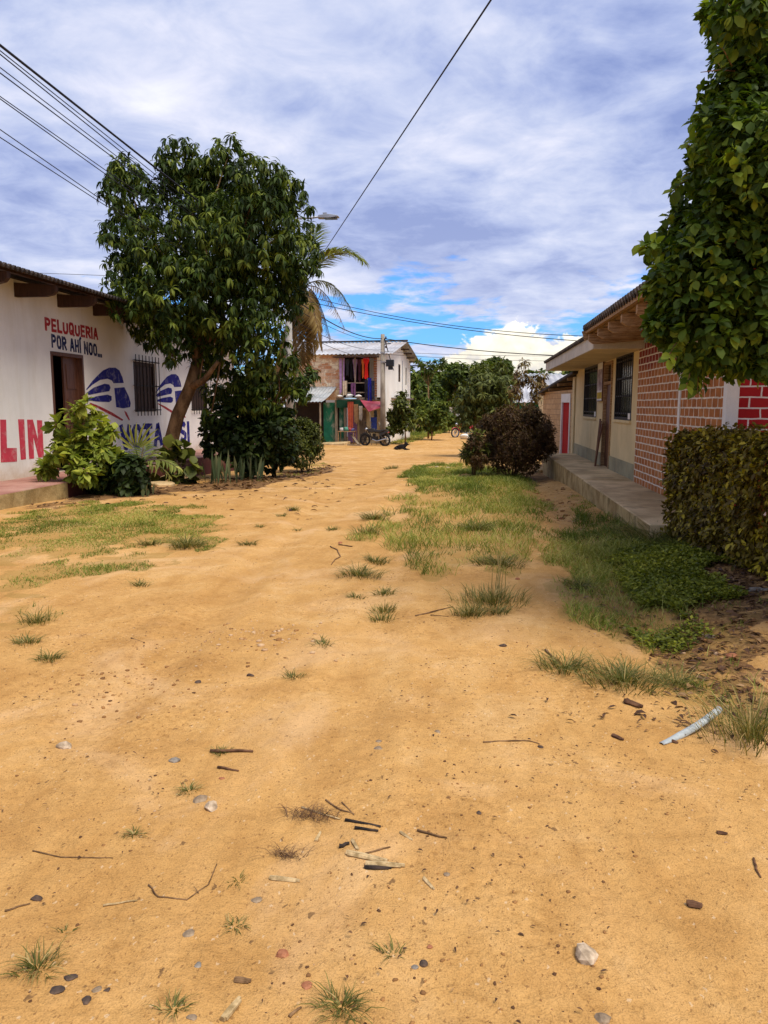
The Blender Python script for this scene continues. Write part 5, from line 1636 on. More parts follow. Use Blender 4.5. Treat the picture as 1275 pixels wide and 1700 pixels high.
# young palm with a pale fan of leaflets
def frond(P, D, N, L, W, var, base, tip, droop, nl, lw, ll, side_up=.25, v0=.4, rach=None, rr=None, ragged=0.):
    """adds one pinnate leaf: rachis polyline and leaflets"""
    base, tip = np.array(base, float), np.array(tip, float)
    ts = np.linspace(0, 1, 14)
    mid = (base + tip) / 2 + np.array([0, 0, droop])
    pts = ((1 - ts)[:, None] ** 2) * base + (2 * ts * (1 - ts))[:, None] * mid + (ts ** 2)[:, None] * tip
    rach.append(pts)
    for i in range(nl):
        u = .18 + .82 * i / (nl - 1)
        p = ((1 - u) ** 2) * base + 2 * u * (1 - u) * mid + u * u * tip
        d = nrmz(2 * (1 - u) * (mid - base) + 2 * u * (tip - mid))
        s = np.cross(d, [0, 0, 1.0]); s = nrmz(s) if np.linalg.norm(s) > 1e-3 else np.array([1., 0, 0])
        upv = np.cross(s, d)
        for sg in (-1, 1):
            if rr.random() < ragged: continue
            dd = nrmz(d * (.55 + .6 * u) + s * sg * (1.0 - .3 * u) + upv * side_up + np.array([0, 0, -.25 * rr.random() - ragged]) + np.array([rr.uniform(-.1, .1)] * 3))
            P.append(p); D.append(dd); N.append(upv + s * sg * -.3)
            L.append(ll * (math.sin(math.pi * (.12 + .8 * u)) * .75 + .3) * rr.uniform(.85, 1.1)); W.append(lw); var.append(min(1, max(0, rr.gauss(v0, .18))))


def palm_obj(parent, fr, mat, name='frond'):
    rr = random.Random(int(fr[0][0][0] * 1000))
    for args in fr:
        P, D, N, L, W, var, rach = [], [], [], [], [], [], []
        frond(P, D, N, L, W, var, *args[:3], *args[3:6], v0=args[6], side_up=args[7], ragged=args[8], rach=rach, rr=rr)
        me = leaf_mesh(name, np.array(P), np.array(D), np.array(N), np.array(L), np.array(W), np.array(var), (.4, 1., .7), .35, .3)
        o = link(name, me, mat, parent)
        r = rach[0]
        mb = MB().tube([tuple(q) for q in r[::2]] + [tuple(r[-1])], [.024 * max(.25, (1 - k / 8.)) for k in range(8)], 5)
        mb.build('leaf_stalk', M['stem'] if mat is M['palm_green'] else M['twig'], o, smooth=True)


def young_palm():
    y = 13.4
    base = onY(238, 826, y)
    base[2] = G(base[0], y) - .03
    t = thing('young_palm', 'young palm with yellow-green fan leaves beside the lime shrub', 'palm', base)
    f = lambda x, py, d=0: tuple(onY(x, py, y + d))
    MB().tube([tuple(base), f(235, 795), f(232, 770)], [.05, .045, .03], 8).tube([f(250, 825, .05), f(248, 800, .05), f(246, 775)], [.04, .03, .02], 8).build('stem', M['stem'], t, smooth=True)
    c = f(234, 775)
    P, D, N, L, W, var = [], [], [], [], [], []
    rr = random.Random(5)
    hub = np.array(f(226, 748))
    for (x, py, ln) in [(195, 722, 1), (203, 712, 1), (213, 706, 1), (225, 704, 1), (237, 704, 1), (247, 708, 1), (256, 714, 1), (262, 722, .9), (198, 735, .8)]:
        e = np.array(f(x, py, -.15 - rr.random() * .2))
        v = e - hub
        for o_ in (0,):
            P.append(hub + v * .12); D.append(v); N.append(np.array([0, -1, .3])); L.append(np.linalg.norm(v) * .95 * ln); W.append(.05); var.append(rr.uniform(.75, 1))
    me = leaf_mesh('frond', np.array(P), np.array(D), np.array(N), np.array(L), np.array(W), np.array(var), (.4, 1., .9), .1, .3)
    link('frond', me, M['palm_green'], t)
    MB().tube([c, f(230, 762), tuple(hub)], .012, 6).build('leaf_stalk', M['palm_green'], t)
    palm_obj(t, [(c, f(295, 778, -.3), .28, 11, .06, .30, .45, .1, .05), (c, f(178, 765, -.2), .25, 10, .06, .28, .35, .1, .05), (c, f(272, 750, .3), .2, 10, .06, .28, .3, .1, .05),
                 (c, f(240, 735, .4), .1, 10, .06, .3, .2, .1, .0), (c, f(280, 790, -.1), .25, 8, .05, .25, .75, .05, .1), (c, f(215, 785, -.4), .22, 8, .05, .25, .3, .05, .1)], M['palm_green'])


young_palm()

shrub('climbing_plant', 'plant with big round leaves and twisted stems at the foot of the leaning tree', 'plant', 15.6, (300, 815),
      [(280, 745, 9), (292, 755, 9), (305, 745, 6), (275, 765, 9), (315, 770, 7), (322, 785, 8), (300, 770, 7), (270, 785, 10), (295, 790, 6), (310, 795, 6)],
      M['bush_leaf'], 34, 3, .26, .85, dj=.2, stems=4, droop=.5, seed=11, shape=(.35, 1.1, 1.), light=.2, curl=.15, sr=.016)


def snake_plants():
    for k, (x0, x1, py, hpx, nb, lab) in enumerate([(347, 395, 802, 55, 24, 'clump of tall upright striped leaves at the left, nearest the maroon sidewalk face'),
                                                    (396, 440, 797, 42, 20, 'shorter clump of upright striped leaves under the dark shrub, right of the tall clump'),
                                                    (236, 250, 823, 24, 6, 'few short upright striped leaves beside the young palm')]):
        rr = random.Random(20 + k)
        c = at((x0 + x1) / 2, py)
        y = c[1]
        P, D, N, L, W, var = [], [], [], [], [], []
        for i in range(nb):
            q = onY(rr.uniform(x0, x1), py, y)
            yy = y + rr.uniform(-.25, .25)
            P.append((q[0], yy, G(q[0], yy) - .02)); D.append((rr.gauss(0, .1), rr.gauss(0, .1), 1)); a = rr.uniform(0, 6.28)
            N.append((math.cos(a), math.sin(a), 0)); L.append(hpx * y / FPX * rr.uniform(.6, 1.15)); W.append(rr.uniform(.05, .075)); var.append(rr.random())
        me = leaf_mesh('snake_plant', np.array(P), np.array(D, float), np.array(N), np.array(L), np.array(W), np.array(var), (.6, .9, 1.), .05, .4)
        tag(link('snake_plant', me, M['snake']), lab, 'plant', 'upright striped plants along the sidewalk')


snake_plants()
shrub('dark_shrub', 'big blackish green shrub with round leaves under the leaning tree', 'shrub', 18.0, (420, 790),
      [(365, 700, 28), (350, 725, 20), (400, 695, 34), (440, 700, 34), (390, 735, 34), (430, 735, 36), (465, 715, 28), (360, 745, 16), (470, 745, 24), (410, 765, 24), (450, 765, 22), (345, 745, 10)],
      M['dark_leaf'], 850, 7, .14, .66, dj=.6, stems=6, seed=13, shape=(.35, 1.05, 1.), shell=.38)
shrub('round_bush', 'rounded olive green bush at the street edge left of the brick house', 'bush', 21.5, (506, 782),
      [(500, 720, 26), (485, 735, 24), (515, 735, 24), (500, 755, 24), (522, 750, 16), (480, 755, 18), (505, 706, 14), (520, 715, 14), (472, 745, 12)],
      M['bush_leaf'], 1500, 6, .085, .42, dj=.4, stems=4, seed=15, lod=1, shell=.3, droop=.0)


def coconut_palm():
    y = 27.5
    base = onY(440, 760, y)
    base[2] = G(base[0], y) - .05
    t = thing('coconut_palm', 'coconut palm with half dried brown fronds behind the leaning tree', 'palm', base)
    f = lambda x, py, d=0: tuple(onY(x, py, y + d))
    c = f(503, 478)
    MB().tube([tuple(base), f(452, 650), f(480, 540), c], [.2, .15, .13, .12], 10).build('trunk', M['bark'], t, smooth=True)
    lw, ll = .06, .8
    palm_obj(t, [(c, f(600, 432, -.5), 1.3, 70, lw, .9, .45, .25, .0), (c, f(524, 378, .8), .5, 46, lw, ll, .25, .2, .03), (c, f(425, 420, .5), .8, 34, lw, ll, .25, .2, .05),
                 (c, f(458, 395, -.8), .6, 34, lw, ll, .3, .2, .05), (c, f(586, 520, .7), 1.25, 46, .05, .6, .35, .0, .08), (c, f(550, 420, .9), .8, 46, lw, .8, .5, .2, .02), (c, f(420, 520, -.4), .9, 34, lw, ll, .3, .0, .1)], M['palm_green'])
    palm_obj(t, [(c, f(530, 572, -.6), 1.0, 80, .055, .7, .4, -.1, .05), (c, f(508, 600, .2), .7, 80, .055, .7, .3, -.1, .05), (c, f(548, 560, .4), 1.1, 60, .05, .5, .25, -.2, .12),
                 (c, f(470, 620, .5), .8, 60, .05, .8, .4, -.2, .12), (c, f(492, 650, -.5), .7, 70, .055, .8, .2, -.1, .08), (c, f(522, 590, -.2), .9, 80, .055, .65, .45, -.1, .06), (c, f(572, 545, -.3), 1.1, 36, .04, .4, .55, -.3, .2),
                 (c, f(528, 545, -.9), .6, 60, .05, .6, .5, -.1, .08)], M['palm_dry'])


coconut_palm()


# ---------------------------------------------------------------- right side: hedge, overhanging tree, brown shrub
def hedge():
    A, Bp = at(1086, 872), at(1275, 972)
    A, Bp = np.array([2.06, 8.5]), Bp[:2]
    d = (Bp - A) / np.linalg.norm(Bp - A)
    n = np.array([-d[1], d[0]])
    if n[0] < 0: n = -n
    Ln, Dp, Ht = np.linalg.norm(Bp - A) + 1.5, .95, 1.22
    g = G(*A)
    t = thing('clipped_hedge', 'boxy clipped hedge of small bronze and yellow leaves at the walkway end', 'hedge', (A[0], A[1], g))
    cnt = 10500
    faces = [(Ln * Ht, 0), (Ln * Dp, 1), (Dp * Ht, 2), (Dp * Ht * .6, 3), (Ln * Ht * .4, 4)]
    w = np.array([f[0] for f in faces]); w /= w.sum()
    k = rng.choice(5, cnt, p=w)
    u, v, s = rng.random(cnt), rng.random(cnt), np.abs(rng.normal(0, .10, cnt)) ** 1.0
    a, dep, z = np.where(k == 2, s, np.where(k == 3, Ln - s, u * Ln)), np.where(k == 0, s, np.where(k == 4, Dp - s, v * Dp)), np.where(k == 1, Ht - s, v * Ht)
    dep = np.where(k == 1, v * Dp, dep)
    dep = np.where((k == 2) | (k == 3), u * Dp, dep)
    z = np.maximum(z, .06 + .12 * rng.random(cnt))
    # uneven clipped outline
    bul = .08 * (vnoise(a * 2.2, z * 2.5, 8) - .5) + .05 * (vnoise(a * 6, z * 6 + dep * 4, 9) - .5)
    dep = dep - bul * (k == 0) * 1.6 + np.where(k == 0, .16 * np.clip((.35 - z) / .35, 0, 1), 0)
    z = z + 1.3 * (.08 * (vnoise(a * 1.6, dep * 2, 10) - .5) + .05 * (vnoise(a * 7, dep * 7, 11) - .5)) * (z > .9)
    rnd = np.clip((.16 - np.minimum(dep, Dp - dep)) / .16, 0, 1) ** 2 + np.clip((.2 - np.minimum(a, Ln - a)) / .2, 0, 1) ** 2
    z = z - .12 * rnd * (k == 1)
    dep = dep + .10 * np.clip((z - (Ht - .2)) / .2, 0, 1) ** 2 * (k == 0)
    z = z + (k == 1) * (rng.random(cnt) > .90) * rng.uniform(.02, .13, cnt)
    dep = dep - (k == 0) * (rng.random(cnt) > .93) * rng.uniform(.02, .10, cnt)
    nv = {0: (-n[0], -n[1], .15), 1: (0, 0, 1), 2: (-d[0], -d[1], .15), 3: (d[0], d[1], .1), 4: (n[0], n[1], .1)}
    out = np.array([nv[i] for i in k])
    P = np.stack([A[0] + d[0] * a + n[0] * dep, A[1] + d[1] * a + n[1] * dep, z + g], 1)
    kk = 4
    p_, D, N, LL, WW = rosettes(P, out, kk, .062, .55, .15, 1.0, axis_up=.2)
    yel = np.clip((vnoise(a * 1.5, z * 1.5 + 3, 12) - .25) * .9, 0, 1)
    lowy = .18 * np.clip((a - 1.2) / 2, 0, 1)
    cl = np.clip(rng.normal(.34, .18, cnt) + yel * .30 + lowy + .18 * (rng.random(cnt) > .86), 0, 1)
    var = np.clip(np.repeat(cl, kk) + rng.normal(0, .14, len(p_)), 0, 1)
    me = leaf_mesh('foliage', p_, D, N, LL, WW, var, curl=.2, lod=0)
    link('foliage', me, M['hedge_leaf'], t)
    # twigs inside
    mb = MB()
    rr = random.Random(3)
    for i in range(60):
        a0, p0 = rr.uniform(.1, Ln - .1), rr.uniform(.15, Dp - .15)
        a1, p1 = a0 + rr.uniform(-.3, .3), min(Dp - .05, max(.05, p0 + rr.uniform(-.4, .4)))
        q0 = (A[0] + d[0] * a0 + n[0] * p0, A[1] + d[1] * a0 + n[1] * p0, g - .05)
        q1 = (A[0] + d[0] * a1 + n[0] * p1, A[1] + d[1] * a1 + n[1] * p1, g + rr.uniform(.7, 1.15))
        m_ = Vector(q0).lerp(Vector(q1), .5) + Vector((rr.uniform(-.1, .1), rr.uniform(-.1, .1), 0))
        mb.tube([q0, m_, q1], [.018, .012, .005], 5)
    mb.build('stem', M['twig'], t)
    return A, d, n


hedge()


def overhanging_tree():
    y = 5.2
    bx, by = 2.95, 5.35
    g = G(bx, by)
    t = thing('overhanging_tree', 'bright green round-leaved tree whose crown fills the upper right', 'tree', (bx, by, g))
    L0 = [(1290, 30, 95), (1235, 20, 50), (1270, 150, 90), (1225, 230, 70), (1198, 200, 30), (1290, 280, 100), (1200, 320, 75), (1182, 300, 30), (1150, 390, 45), (1120, 400, 30), (1210, 430, 95), (1130, 470, 48), (1120, 530, 42),
          (1095, 540, 22), (1180, 530, 75), (1255, 500, 85), (1145, 580, 28), (1155, 630, 14), (1148, 605, 18), (1220, 575, 40), (1270, 570, 45), (1230, 592, 32), (1272, 598, 34), (1200, 585, 24), (1090, 480, 18), (1080, 412, 10), (1180, 20, 12), (1170, 200, 14), (1228, 150, 40), (1215, 200, 50), (1192, 250, 40), (1185, 345, 40), (1130, 440, 44), (1150, 480, 60), (1258, 50, 42), (1268, 110, 50)]
    lob = px_lobes(L0, y, 1.0, .45, 15)
    lob += [(2.9, 5.3, 4.6, .95), (3.3, 5.9, 3.6, 1.0), (2.9, 4.7, 3.3, .8), (3.6, 5.0, 4.2, 1.0), (2.6, 5.9, 2.9, .6), (3.2, 5.3, 5.5, .8)]
    mb = MB().tube([(bx, by, g - .1), (bx + .05, by, 1.0), (bx - .05, by + .05, 1.9)], [.16, .13, .11], 10)
    mb.tube([(bx - .05, by + .05, 1.9), (bx - .1, by, 2.8), (bx - .1, by, 4.2)], [.1, .08, .05], 8)
    branches(mb, (bx - .1, by, 2.9), [l[:3] for l in lob if l[3] > .24], .022, .003, seed=21, jit=.05)
    tw = onY(1163, 120, y)
    mb.tube([tuple(onY(1220, 118, y)), tuple(onY(1195, 116, y)), tuple(tw)], [.006, .004, .002], 5).tube([tuple(onY(1200, 117, y)), tuple(onY(1188, 99, y))], [.003, .0015], 4)
    mb.build('trunk', M['bark'], t, smooth=True)
    P, dd = lobe_points(lob, 16500, .36, wp=1.75)
    cl = np.clip(rng.normal(.40, .2, len(P)), 0, 1)
    p_, D, N, LL, WW = rosettes(P, dd, 5, .060, .62, .5, 1.0, ljit=.45, axis_up=.1)
    var = np.clip(np.repeat(cl, 5) + rng.normal(0, .16, len(p_)), 0, 1)
    me = leaf_mesh('crown', p_, D, N, LL, WW, var, (.35, 1.05, .95), .2, .22)
    link('crown', me, M['ficus_leaf'], t)
    # leafy twigs that stick out of the outline
    rr = random.Random(77)
    for (x0, y0, x1, y1) in [(1110, 425, 1062, 405), (1170, 190, 1146, 205), (1160, 225, 1141, 245), (1205, 60, 1172, 28), (1215, 110, 1190, 70), (1140, 300, 1118, 318), (1110, 470, 1085, 440), (1100, 560, 1074, 545),
                             (1150, 610, 1140, 640), (1160, 600, 1158, 652), (1190, 590, 1180, 618), (1130, 560, 1108, 596), (1135, 350, 1105, 362), (1225, 20, 1192, 2), (1180, 260, 1150, 285), (1215, 590, 1205, 622), (1250, 590, 1243, 612)]:
        dy = y + rr.uniform(-.5, .3)
        SP, SD, SN, SL, SV = [], [], [], [], []
        tb = MB()
        a, b = onY(x0, y0, dy + .1), onY(x1, y1, dy)
        tb.tube([tuple(a), tuple((a + b) / 2 + np.array([0, 0, .015])), tuple(b)], [.004, .003, .0015], 5)
        ax = nrmz(b - a)
        for k in range(13):
            u = .0 + 1.0 * k / 12
            sd_ = np.cross(ax, [0, -1, 0]) * (1 if k % 2 else -1)
            SP.append(a + (b - a) * u); SD.append(ax * .7 + sd_ + np.array([rr.gauss(0, .2), rr.gauss(0, .35), -.35])); SN.append(np.array([rr.gauss(0, .4), -.5, .8])); SL.append(.075 * rr.uniform(.7, 1.15)); SV.append(rr.uniform(.3, .95))
        me = leaf_mesh('leafy_twig', np.array(SP), np.array(SD), np.array(SN), np.array(SL), np.array(SL) * .6, np.array(SV), (.35, 1.05, .95), .2, .22)
        ot = link('leafy_twig', me, M['ficus_leaf'], t)
        tb.build('stem', M['twig'], ot, smooth=True)


overhanging_tree()
shrub('brown_shrub', 'large reddish brown twiggy shrub at the far end of the walkway', 'shrub', 19.5, (850, 788),
      [(850, 715, 38), (815, 725, 34), (885, 715, 34), (860, 740, 36), (800, 745, 26), (890, 740, 30), (830, 760, 26), (875, 765, 24), (840, 695, 22), (880, 692, 20), (905, 720, 18), (910, 745, 14), (795, 765, 14), (790, 735, 16), (812, 700, 14)],
      M['brown_leaf'], 9000, 6, .06, .36, dj=.6, stems=9, seed=23, lod=1, shell=.36, droop=-.1, stem_mat=M['twig'])
shrub('green_shrub', 'low green fern-like plant at the left foot of the brown shrub', 'shrub', 19.2, (790, 778),
      [(785, 740, 12), (778, 755, 11), (795, 760, 12), (790, 725, 8), (800, 745, 10)], M['bush_leaf'], 120, 7, .20, .2, dj=.2, stems=4, seed=25, light=.12)


# ---------------------------------------------------------------- trees beyond
def far_tree(name, label, y, px, lobes, mat, n, k, L, W, seed, group=None, trunk=.12, dj=1.5, droop=.5, light=0., shell=.36, lod=1, fork=None, axis_up=.3):
    base = onY(*px, y)
    base[2] = G(base[0], y) - .1
    t = thing(name, label, 'tree', base, group=group)
    lob = px_lobes(lobes, y, 1.0, dj, seed)
    top = Vector(onY(*fork, y)) if fork else Vector((base[0], base[1], base[2] + (max(l[2] for l in lob) - base[2]) * .35))
    mb = MB().tube([tuple(base), tuple(Vector(base).lerp(top, .5) + Vector((.05, 0, 0))), tuple(top)], [trunk, trunk * .8, trunk * .65], 8)
    branches(mb, top, [l[:3] for l in lob], trunk * .4, .02, 5, seed=seed)
    mb.build('trunk', M['bark'], t, smooth=True)
    crown_obj('crown', t, mat, lob, n, k, L, W, droop, 1.0, shell, lod=lod, light_tip=light, axis_up=axis_up)
    return t


far_tree('olive_tree', 'spreading olive tree with drooping leaves behind the brown shrub', 33, (815, 735), [(800, 640, 30), (780, 660, 26), (820, 655, 30), (800, 620, 20), (840, 640, 22), (775, 690, 20), (810, 690, 26), (765, 675, 16), (845, 665, 16), (830, 610, 12)],
         M['mid_leaf'], 700, 8, .26, .3, 31, dj=.8, droop=.9, lod=0)
far_tree('red_leaf_tree', 'thin branched tree with sparse reddish leaves left of the far zinc roofs', 30, (865, 740), [(865, 625, 13), (885, 635, 13), (905, 645, 11), (855, 650, 12), (890, 660, 11), (915, 655, 8), (870, 605, 9), (860, 680, 12), (880, 680, 9), (900, 625, 8)],
         M['brown_leaf'], 170, 6, .2, .34, 33, dj=.4, droop=.8, light=.3, lod=0, trunk=.05)
far_tree('sapling', 'leafy green sapling right of the utility pole beside the white house', 44.3, (672, 728), [(665, 672, 14), (655, 690, 12), (675, 690, 13), (660, 705, 12), (680, 705, 11), (668, 658, 9), (650, 712, 8), (684, 690, 7)],
         M['bush_leaf'], 230, 7, .30, .45, 35, dj=.5, droop=.5, trunk=.05, light=.1, lod=0)
far_tree('leafy_shrub_tree', 'bushy tree beside the bamboo fence, right of the sapling', 50, (716, 722), [(715, 680, 18), (700, 690, 14), (730, 685, 16), (715, 700, 16), (705, 670, 10), (732, 700, 12), (695, 705, 10), (738, 672, 8)],
         M['far_leaf'], 420, 7, .26, .42, 37, dj=.6, trunk=.06, light=.12)
far_tree('thin_tree', 'thin bare-stemmed tree with a small tuft of leaves in front of the forest', 52, (711, 718), [(712, 607, 8), (700, 605, 6), (724, 606, 7), (735, 602, 5), (695, 600, 4), (712, 618, 6)], M['far_leaf'], 60, 6, .3, .4, 39, dj=.3, trunk=.07, fork=(711, 640))
far_tree('leafy_shrub', 'low light green shrub at the far left side of the lane end', 60, (745, 706), [(742, 695, 10), (752, 698, 9), (735, 700, 8), (747, 690, 7)], M['far_leaf'], 160, 7, .3, .45, 41, dj=.4, trunk=.05, light=.2)
far_tree('leafy_shrub', 'low olive shrub at the far right side of the lane end behind the red motorcycle', 58, (800, 708), [(795, 694, 10), (805, 698, 10), (785, 700, 8), (815, 690, 9)], M['mid_leaf'], 170, 7, .3, .4, 43, dj=.4, trunk=.05, light=.1)
FT = [(640, 84, 'broad dark forest tree behind the white house, leftmost of the row', [(640, 640, 28), (660, 650, 26), (620, 650, 30), (672, 665, 22), (650, 680, 30)]),
      (700, 80, 'forest tree behind the thin bare-stemmed tree', [(690, 632, 18), (710, 635, 22), (695, 655, 26), (720, 660, 22), (680, 665, 20), (705, 680, 26)]),
      (745, 88, 'tallest rounded forest tree in the middle of the row', [(740, 622, 20), (760, 618, 18), (735, 640, 26), (765, 640, 24), (750, 665, 30), (770, 670, 22), (725, 665, 20)]),
      (795, 86, 'forest tree rising behind the olive tree', [(785, 620, 18), (800, 625, 20), (815, 612, 16), (790, 645, 28), (820, 640, 24), (805, 670, 30)]),
      (825, 78, 'feathery crowned forest tree just right of the olive tree top', [(822, 606, 12), (838, 612, 13), (812, 615, 12), (830, 630, 18), (845, 640, 18), (835, 665, 20)]),
      (890, 92, 'low forest tree showing above the far zinc roofs', [(880, 632, 16), (905, 628, 16), (865, 640, 16), (925, 640, 18), (895, 650, 24), (920, 660, 24)]),
      (965, 80, 'forest tree peeking over the annex roof by the cream house', [(950, 625, 16), (935, 632, 12), (970, 620, 22), (990, 640, 28), (960, 650, 24)])]
for i, (px, d, lab, lb) in enumerate(FT):
    far_tree('forest_tree', lab, d, (px, 700), lb, M['far_leaf'], 620, 7, .55, .55, 50 + i, 'forest trees at the end of the street', trunk=.25, dj=2.0, shell=.3, light=-.04 + .03 * (i % 3))
# distant wood closing the view further back
P = np.stack([rng.uniform(-120, 140, 9000), rng.uniform(105, 135, 9000), np.zeros(9000)], 1)
hh = 4.2 + 2.0 * vnoise(P[:, 0] * .09, P[:, 1] * .05, 31) + 1.4 * vnoise(P[:, 0] * .31, P[:, 1] * .2, 32)
P[:, 2] = hh * rng.random(9000) ** .6
p_, D, N, LL, WW = rosettes(P, np.tile([0, -.4, .6], (9000, 1)) + rng.normal(size=(9000, 3)) * .5, 5, 1.0, .6, .4)
tag(link('distant_wood', leaf_mesh('distant_wood', p_, D, N, LL, WW, np.clip(rng.normal(.4, .2, len(p_)), 0, 1), lod=1), M['far_leaf']), 'dark green far-off wood closing the view at the end of the street', 'wood', kind='stuff')


# ================================================================== FAR SMALL BUILDINGS
def zinc_house(name, label, y, x0, x1, eave_px, ridge_px, depth, wall_m, roof_m, over=.5, band=None):
    a, c = onY(x0, eave_px, y), onY(x1, eave_px, y)
    zr = onY((x0 + x1) / 2, ridge_px, y + depth / 2)[2]
    X0, X1, ze = a[0], c[0], a[2]
    g = G((X0 + X1) / 2, y) - .2
    t = thing(name, label, 'house', (X0, y, g))
    b = MB().box(X0 + .2, X1 - .2, y + over, y + over + .12, g, ze + .05).box(X0 + .2, X0 + .32, y + over + .12, y + depth, g, ze).box(X1 - .32, X1 - .2, y + over + .12, y + depth, g, ze).box(X0 + .32, X1 - .32, y + depth - .12, y + depth, g, ze)
    for xx in (X0 + .2, X1 - .32):
        b.prism([(y + over + .12, ze), (y + depth, ze), (y + depth / 2, zr - .1)], lambda u, v, q: (xx + q, u, v), 0, .12)
    b.build('wall', wall_m, t)
    hgt, run = zr - ze, depth / 2
    r = MB().corr((X0, y, ze), (1, 0, 0), X1 - X0, (0, run, hgt), math.hypot(run, hgt), pitch=.3, amp=.03, seg=6)
    r.corr((X0, y + run, zr), (1, 0, 0), X1 - X0, (0, run + .3, -hgt), math.hypot(run + .3, hgt), pitch=.3, amp=.03, seg=4)
    r.build('roof', roof_m, t)
    d0 = X0 + (X1 - X0) * .35
    f = MB().box(d0, d0 + .9, y + over - .03, y + over - .004, g, min(g + 2.1, ze - .1)).build('door', M['dark_wood'], t)
    w0 = X0 + (X1 - X0) * .65
    MB().box(w0, w0 + .8, y + over - .03, y + over - .004, ze - 1.2, ze - .4).build('window', M['dark_wood'], t)
    if band:
        MB().box(X0 + .22, X1 - .22, y + over - .06, y + over - .031, ze - .42, ze - .02).build('fascia', band, t)
    return t


zinc_house('zinc_house', 'low green fronted house with a bright zinc roof behind the brown shrub', 44, 850, 915, 668, 640, 6, M['green_paint'], M['zinc_light'], band=M['green_paint'])
zinc_house('zinc_house', 'taller house with a dark ridged grey roof behind the green fronted one', 54, 862, 940, 645, 620, 7, M['white_wall'], M['zinc'])
zinc_house('zinc_house', 'house with a pale blue-grey roof showing just above the annex roof', 36, 906, 990, 640, 622, 6, M['cream_wall'], M['zinc_light'])
zinc_house('brick_shed', 'small orange brick shed far down the street among the trees', 74, 744, 768, 690, 676, 5, M['orange_brick'], M['roof_under'])


def bamboo_fence():
    t = thing('bamboo_fence', 'thin stick fence with a rail in front of the bushy tree by the white house', 'fence', tuple(at(718, 720)))
    pts = [at(x, 722 - i * .8) for i, x in enumerate((688, 697, 706, 716, 727, 738))]
    for p in pts:
        MB().tube([(p[0], p[1], p[2] - .1), (p[0] + .03, p[1], p[2] + 1.75)], .045, 6).build('post', M['grey_wood'], t)
    b = MB()
    for i in range(len(pts) - 1):
        for z in (.7, 1.5):
            b.bar((pts[i][0], pts[i][1] - .05, pts[i][2] + z), (pts[i + 1][0], pts[i + 1][1] - .05, pts[i + 1][2] + z), .05)
    b.build('rail', M['grey_wood'], t)


bamboo_fence()


def wire_fence():
    p0 = at(748, 708)
    t = thing('wire_fence', 'pale post and wire fence at the far end of the street below the brick shed', 'fence', tuple(p0))
    pts = [at(x, 708) for x in (748, 759, 770, 781, 792)]
    for p in pts:
        MB().box(p[0] - .06, p[0] + .06, p[1] - .06, p[1] + .06, p[2] - .1, p[2] + 1.5).build('post', M['lamp_pole'], t)
    b = MB()
    for z in (.5, .9, 1.35):
        b.tube([(p[0], p[1] - .07, p[2] + z) for p in pts], .012, 5)
    b.build('wire', M['wire'], t)
    for k, (i, w, lab) in enumerate([(1, .8, 'white sheet drying on the far wire fence, left one'), (3, .9, 'white sheet drying on the far wire fence, right one')]):
        p = pts[i]
        vs, fs = [], []
        for lay in (0, 1):
            for j in range(4):
                for q in range(9):
                    vs.append((p[0] + .08 + w * q / 8, p[1] - .1 - .03 * math.sin(q * 1.7) - lay * .01, p[2] + 1.36 - .7 * j / 3))
        for j in range(3):
            for q in range(8):
                a = j * 9 + q
                fs += [(a, a + 9, a + 10, a + 1), (36 + a, 37 + a, 46 + a, 45 + a)]
        tag(MB().add(vs, fs).build('sheet', M['white_paint']), lab, 'sheet', 'white sheets on the far fence')


wire_fence()


# ================================================================== GRASS
def patch_points(poly, density, rag, scale=1.0):
    lo, hi = poly.min(0), poly.max(0)
    # fewer, because far patches are long and seen flat
    n = int((hi - lo).prod() * density * scale)
    n = min(n, 60000)
    x, y = rng.uniform(lo[0], hi[0], n), rng.uniform(lo[1], hi[1], n)
    m = .6 * vnoise(x * 1.6, y * 1.1, 14) + .4 * vnoise(x * 5, y * 3.6, 15)
    k = inside(poly, x + ragx(x, y), y + ragy(x, y)) & (m > rag + .3 * (rng.random(n) - .5))
    return x[k], y[k], m[k]


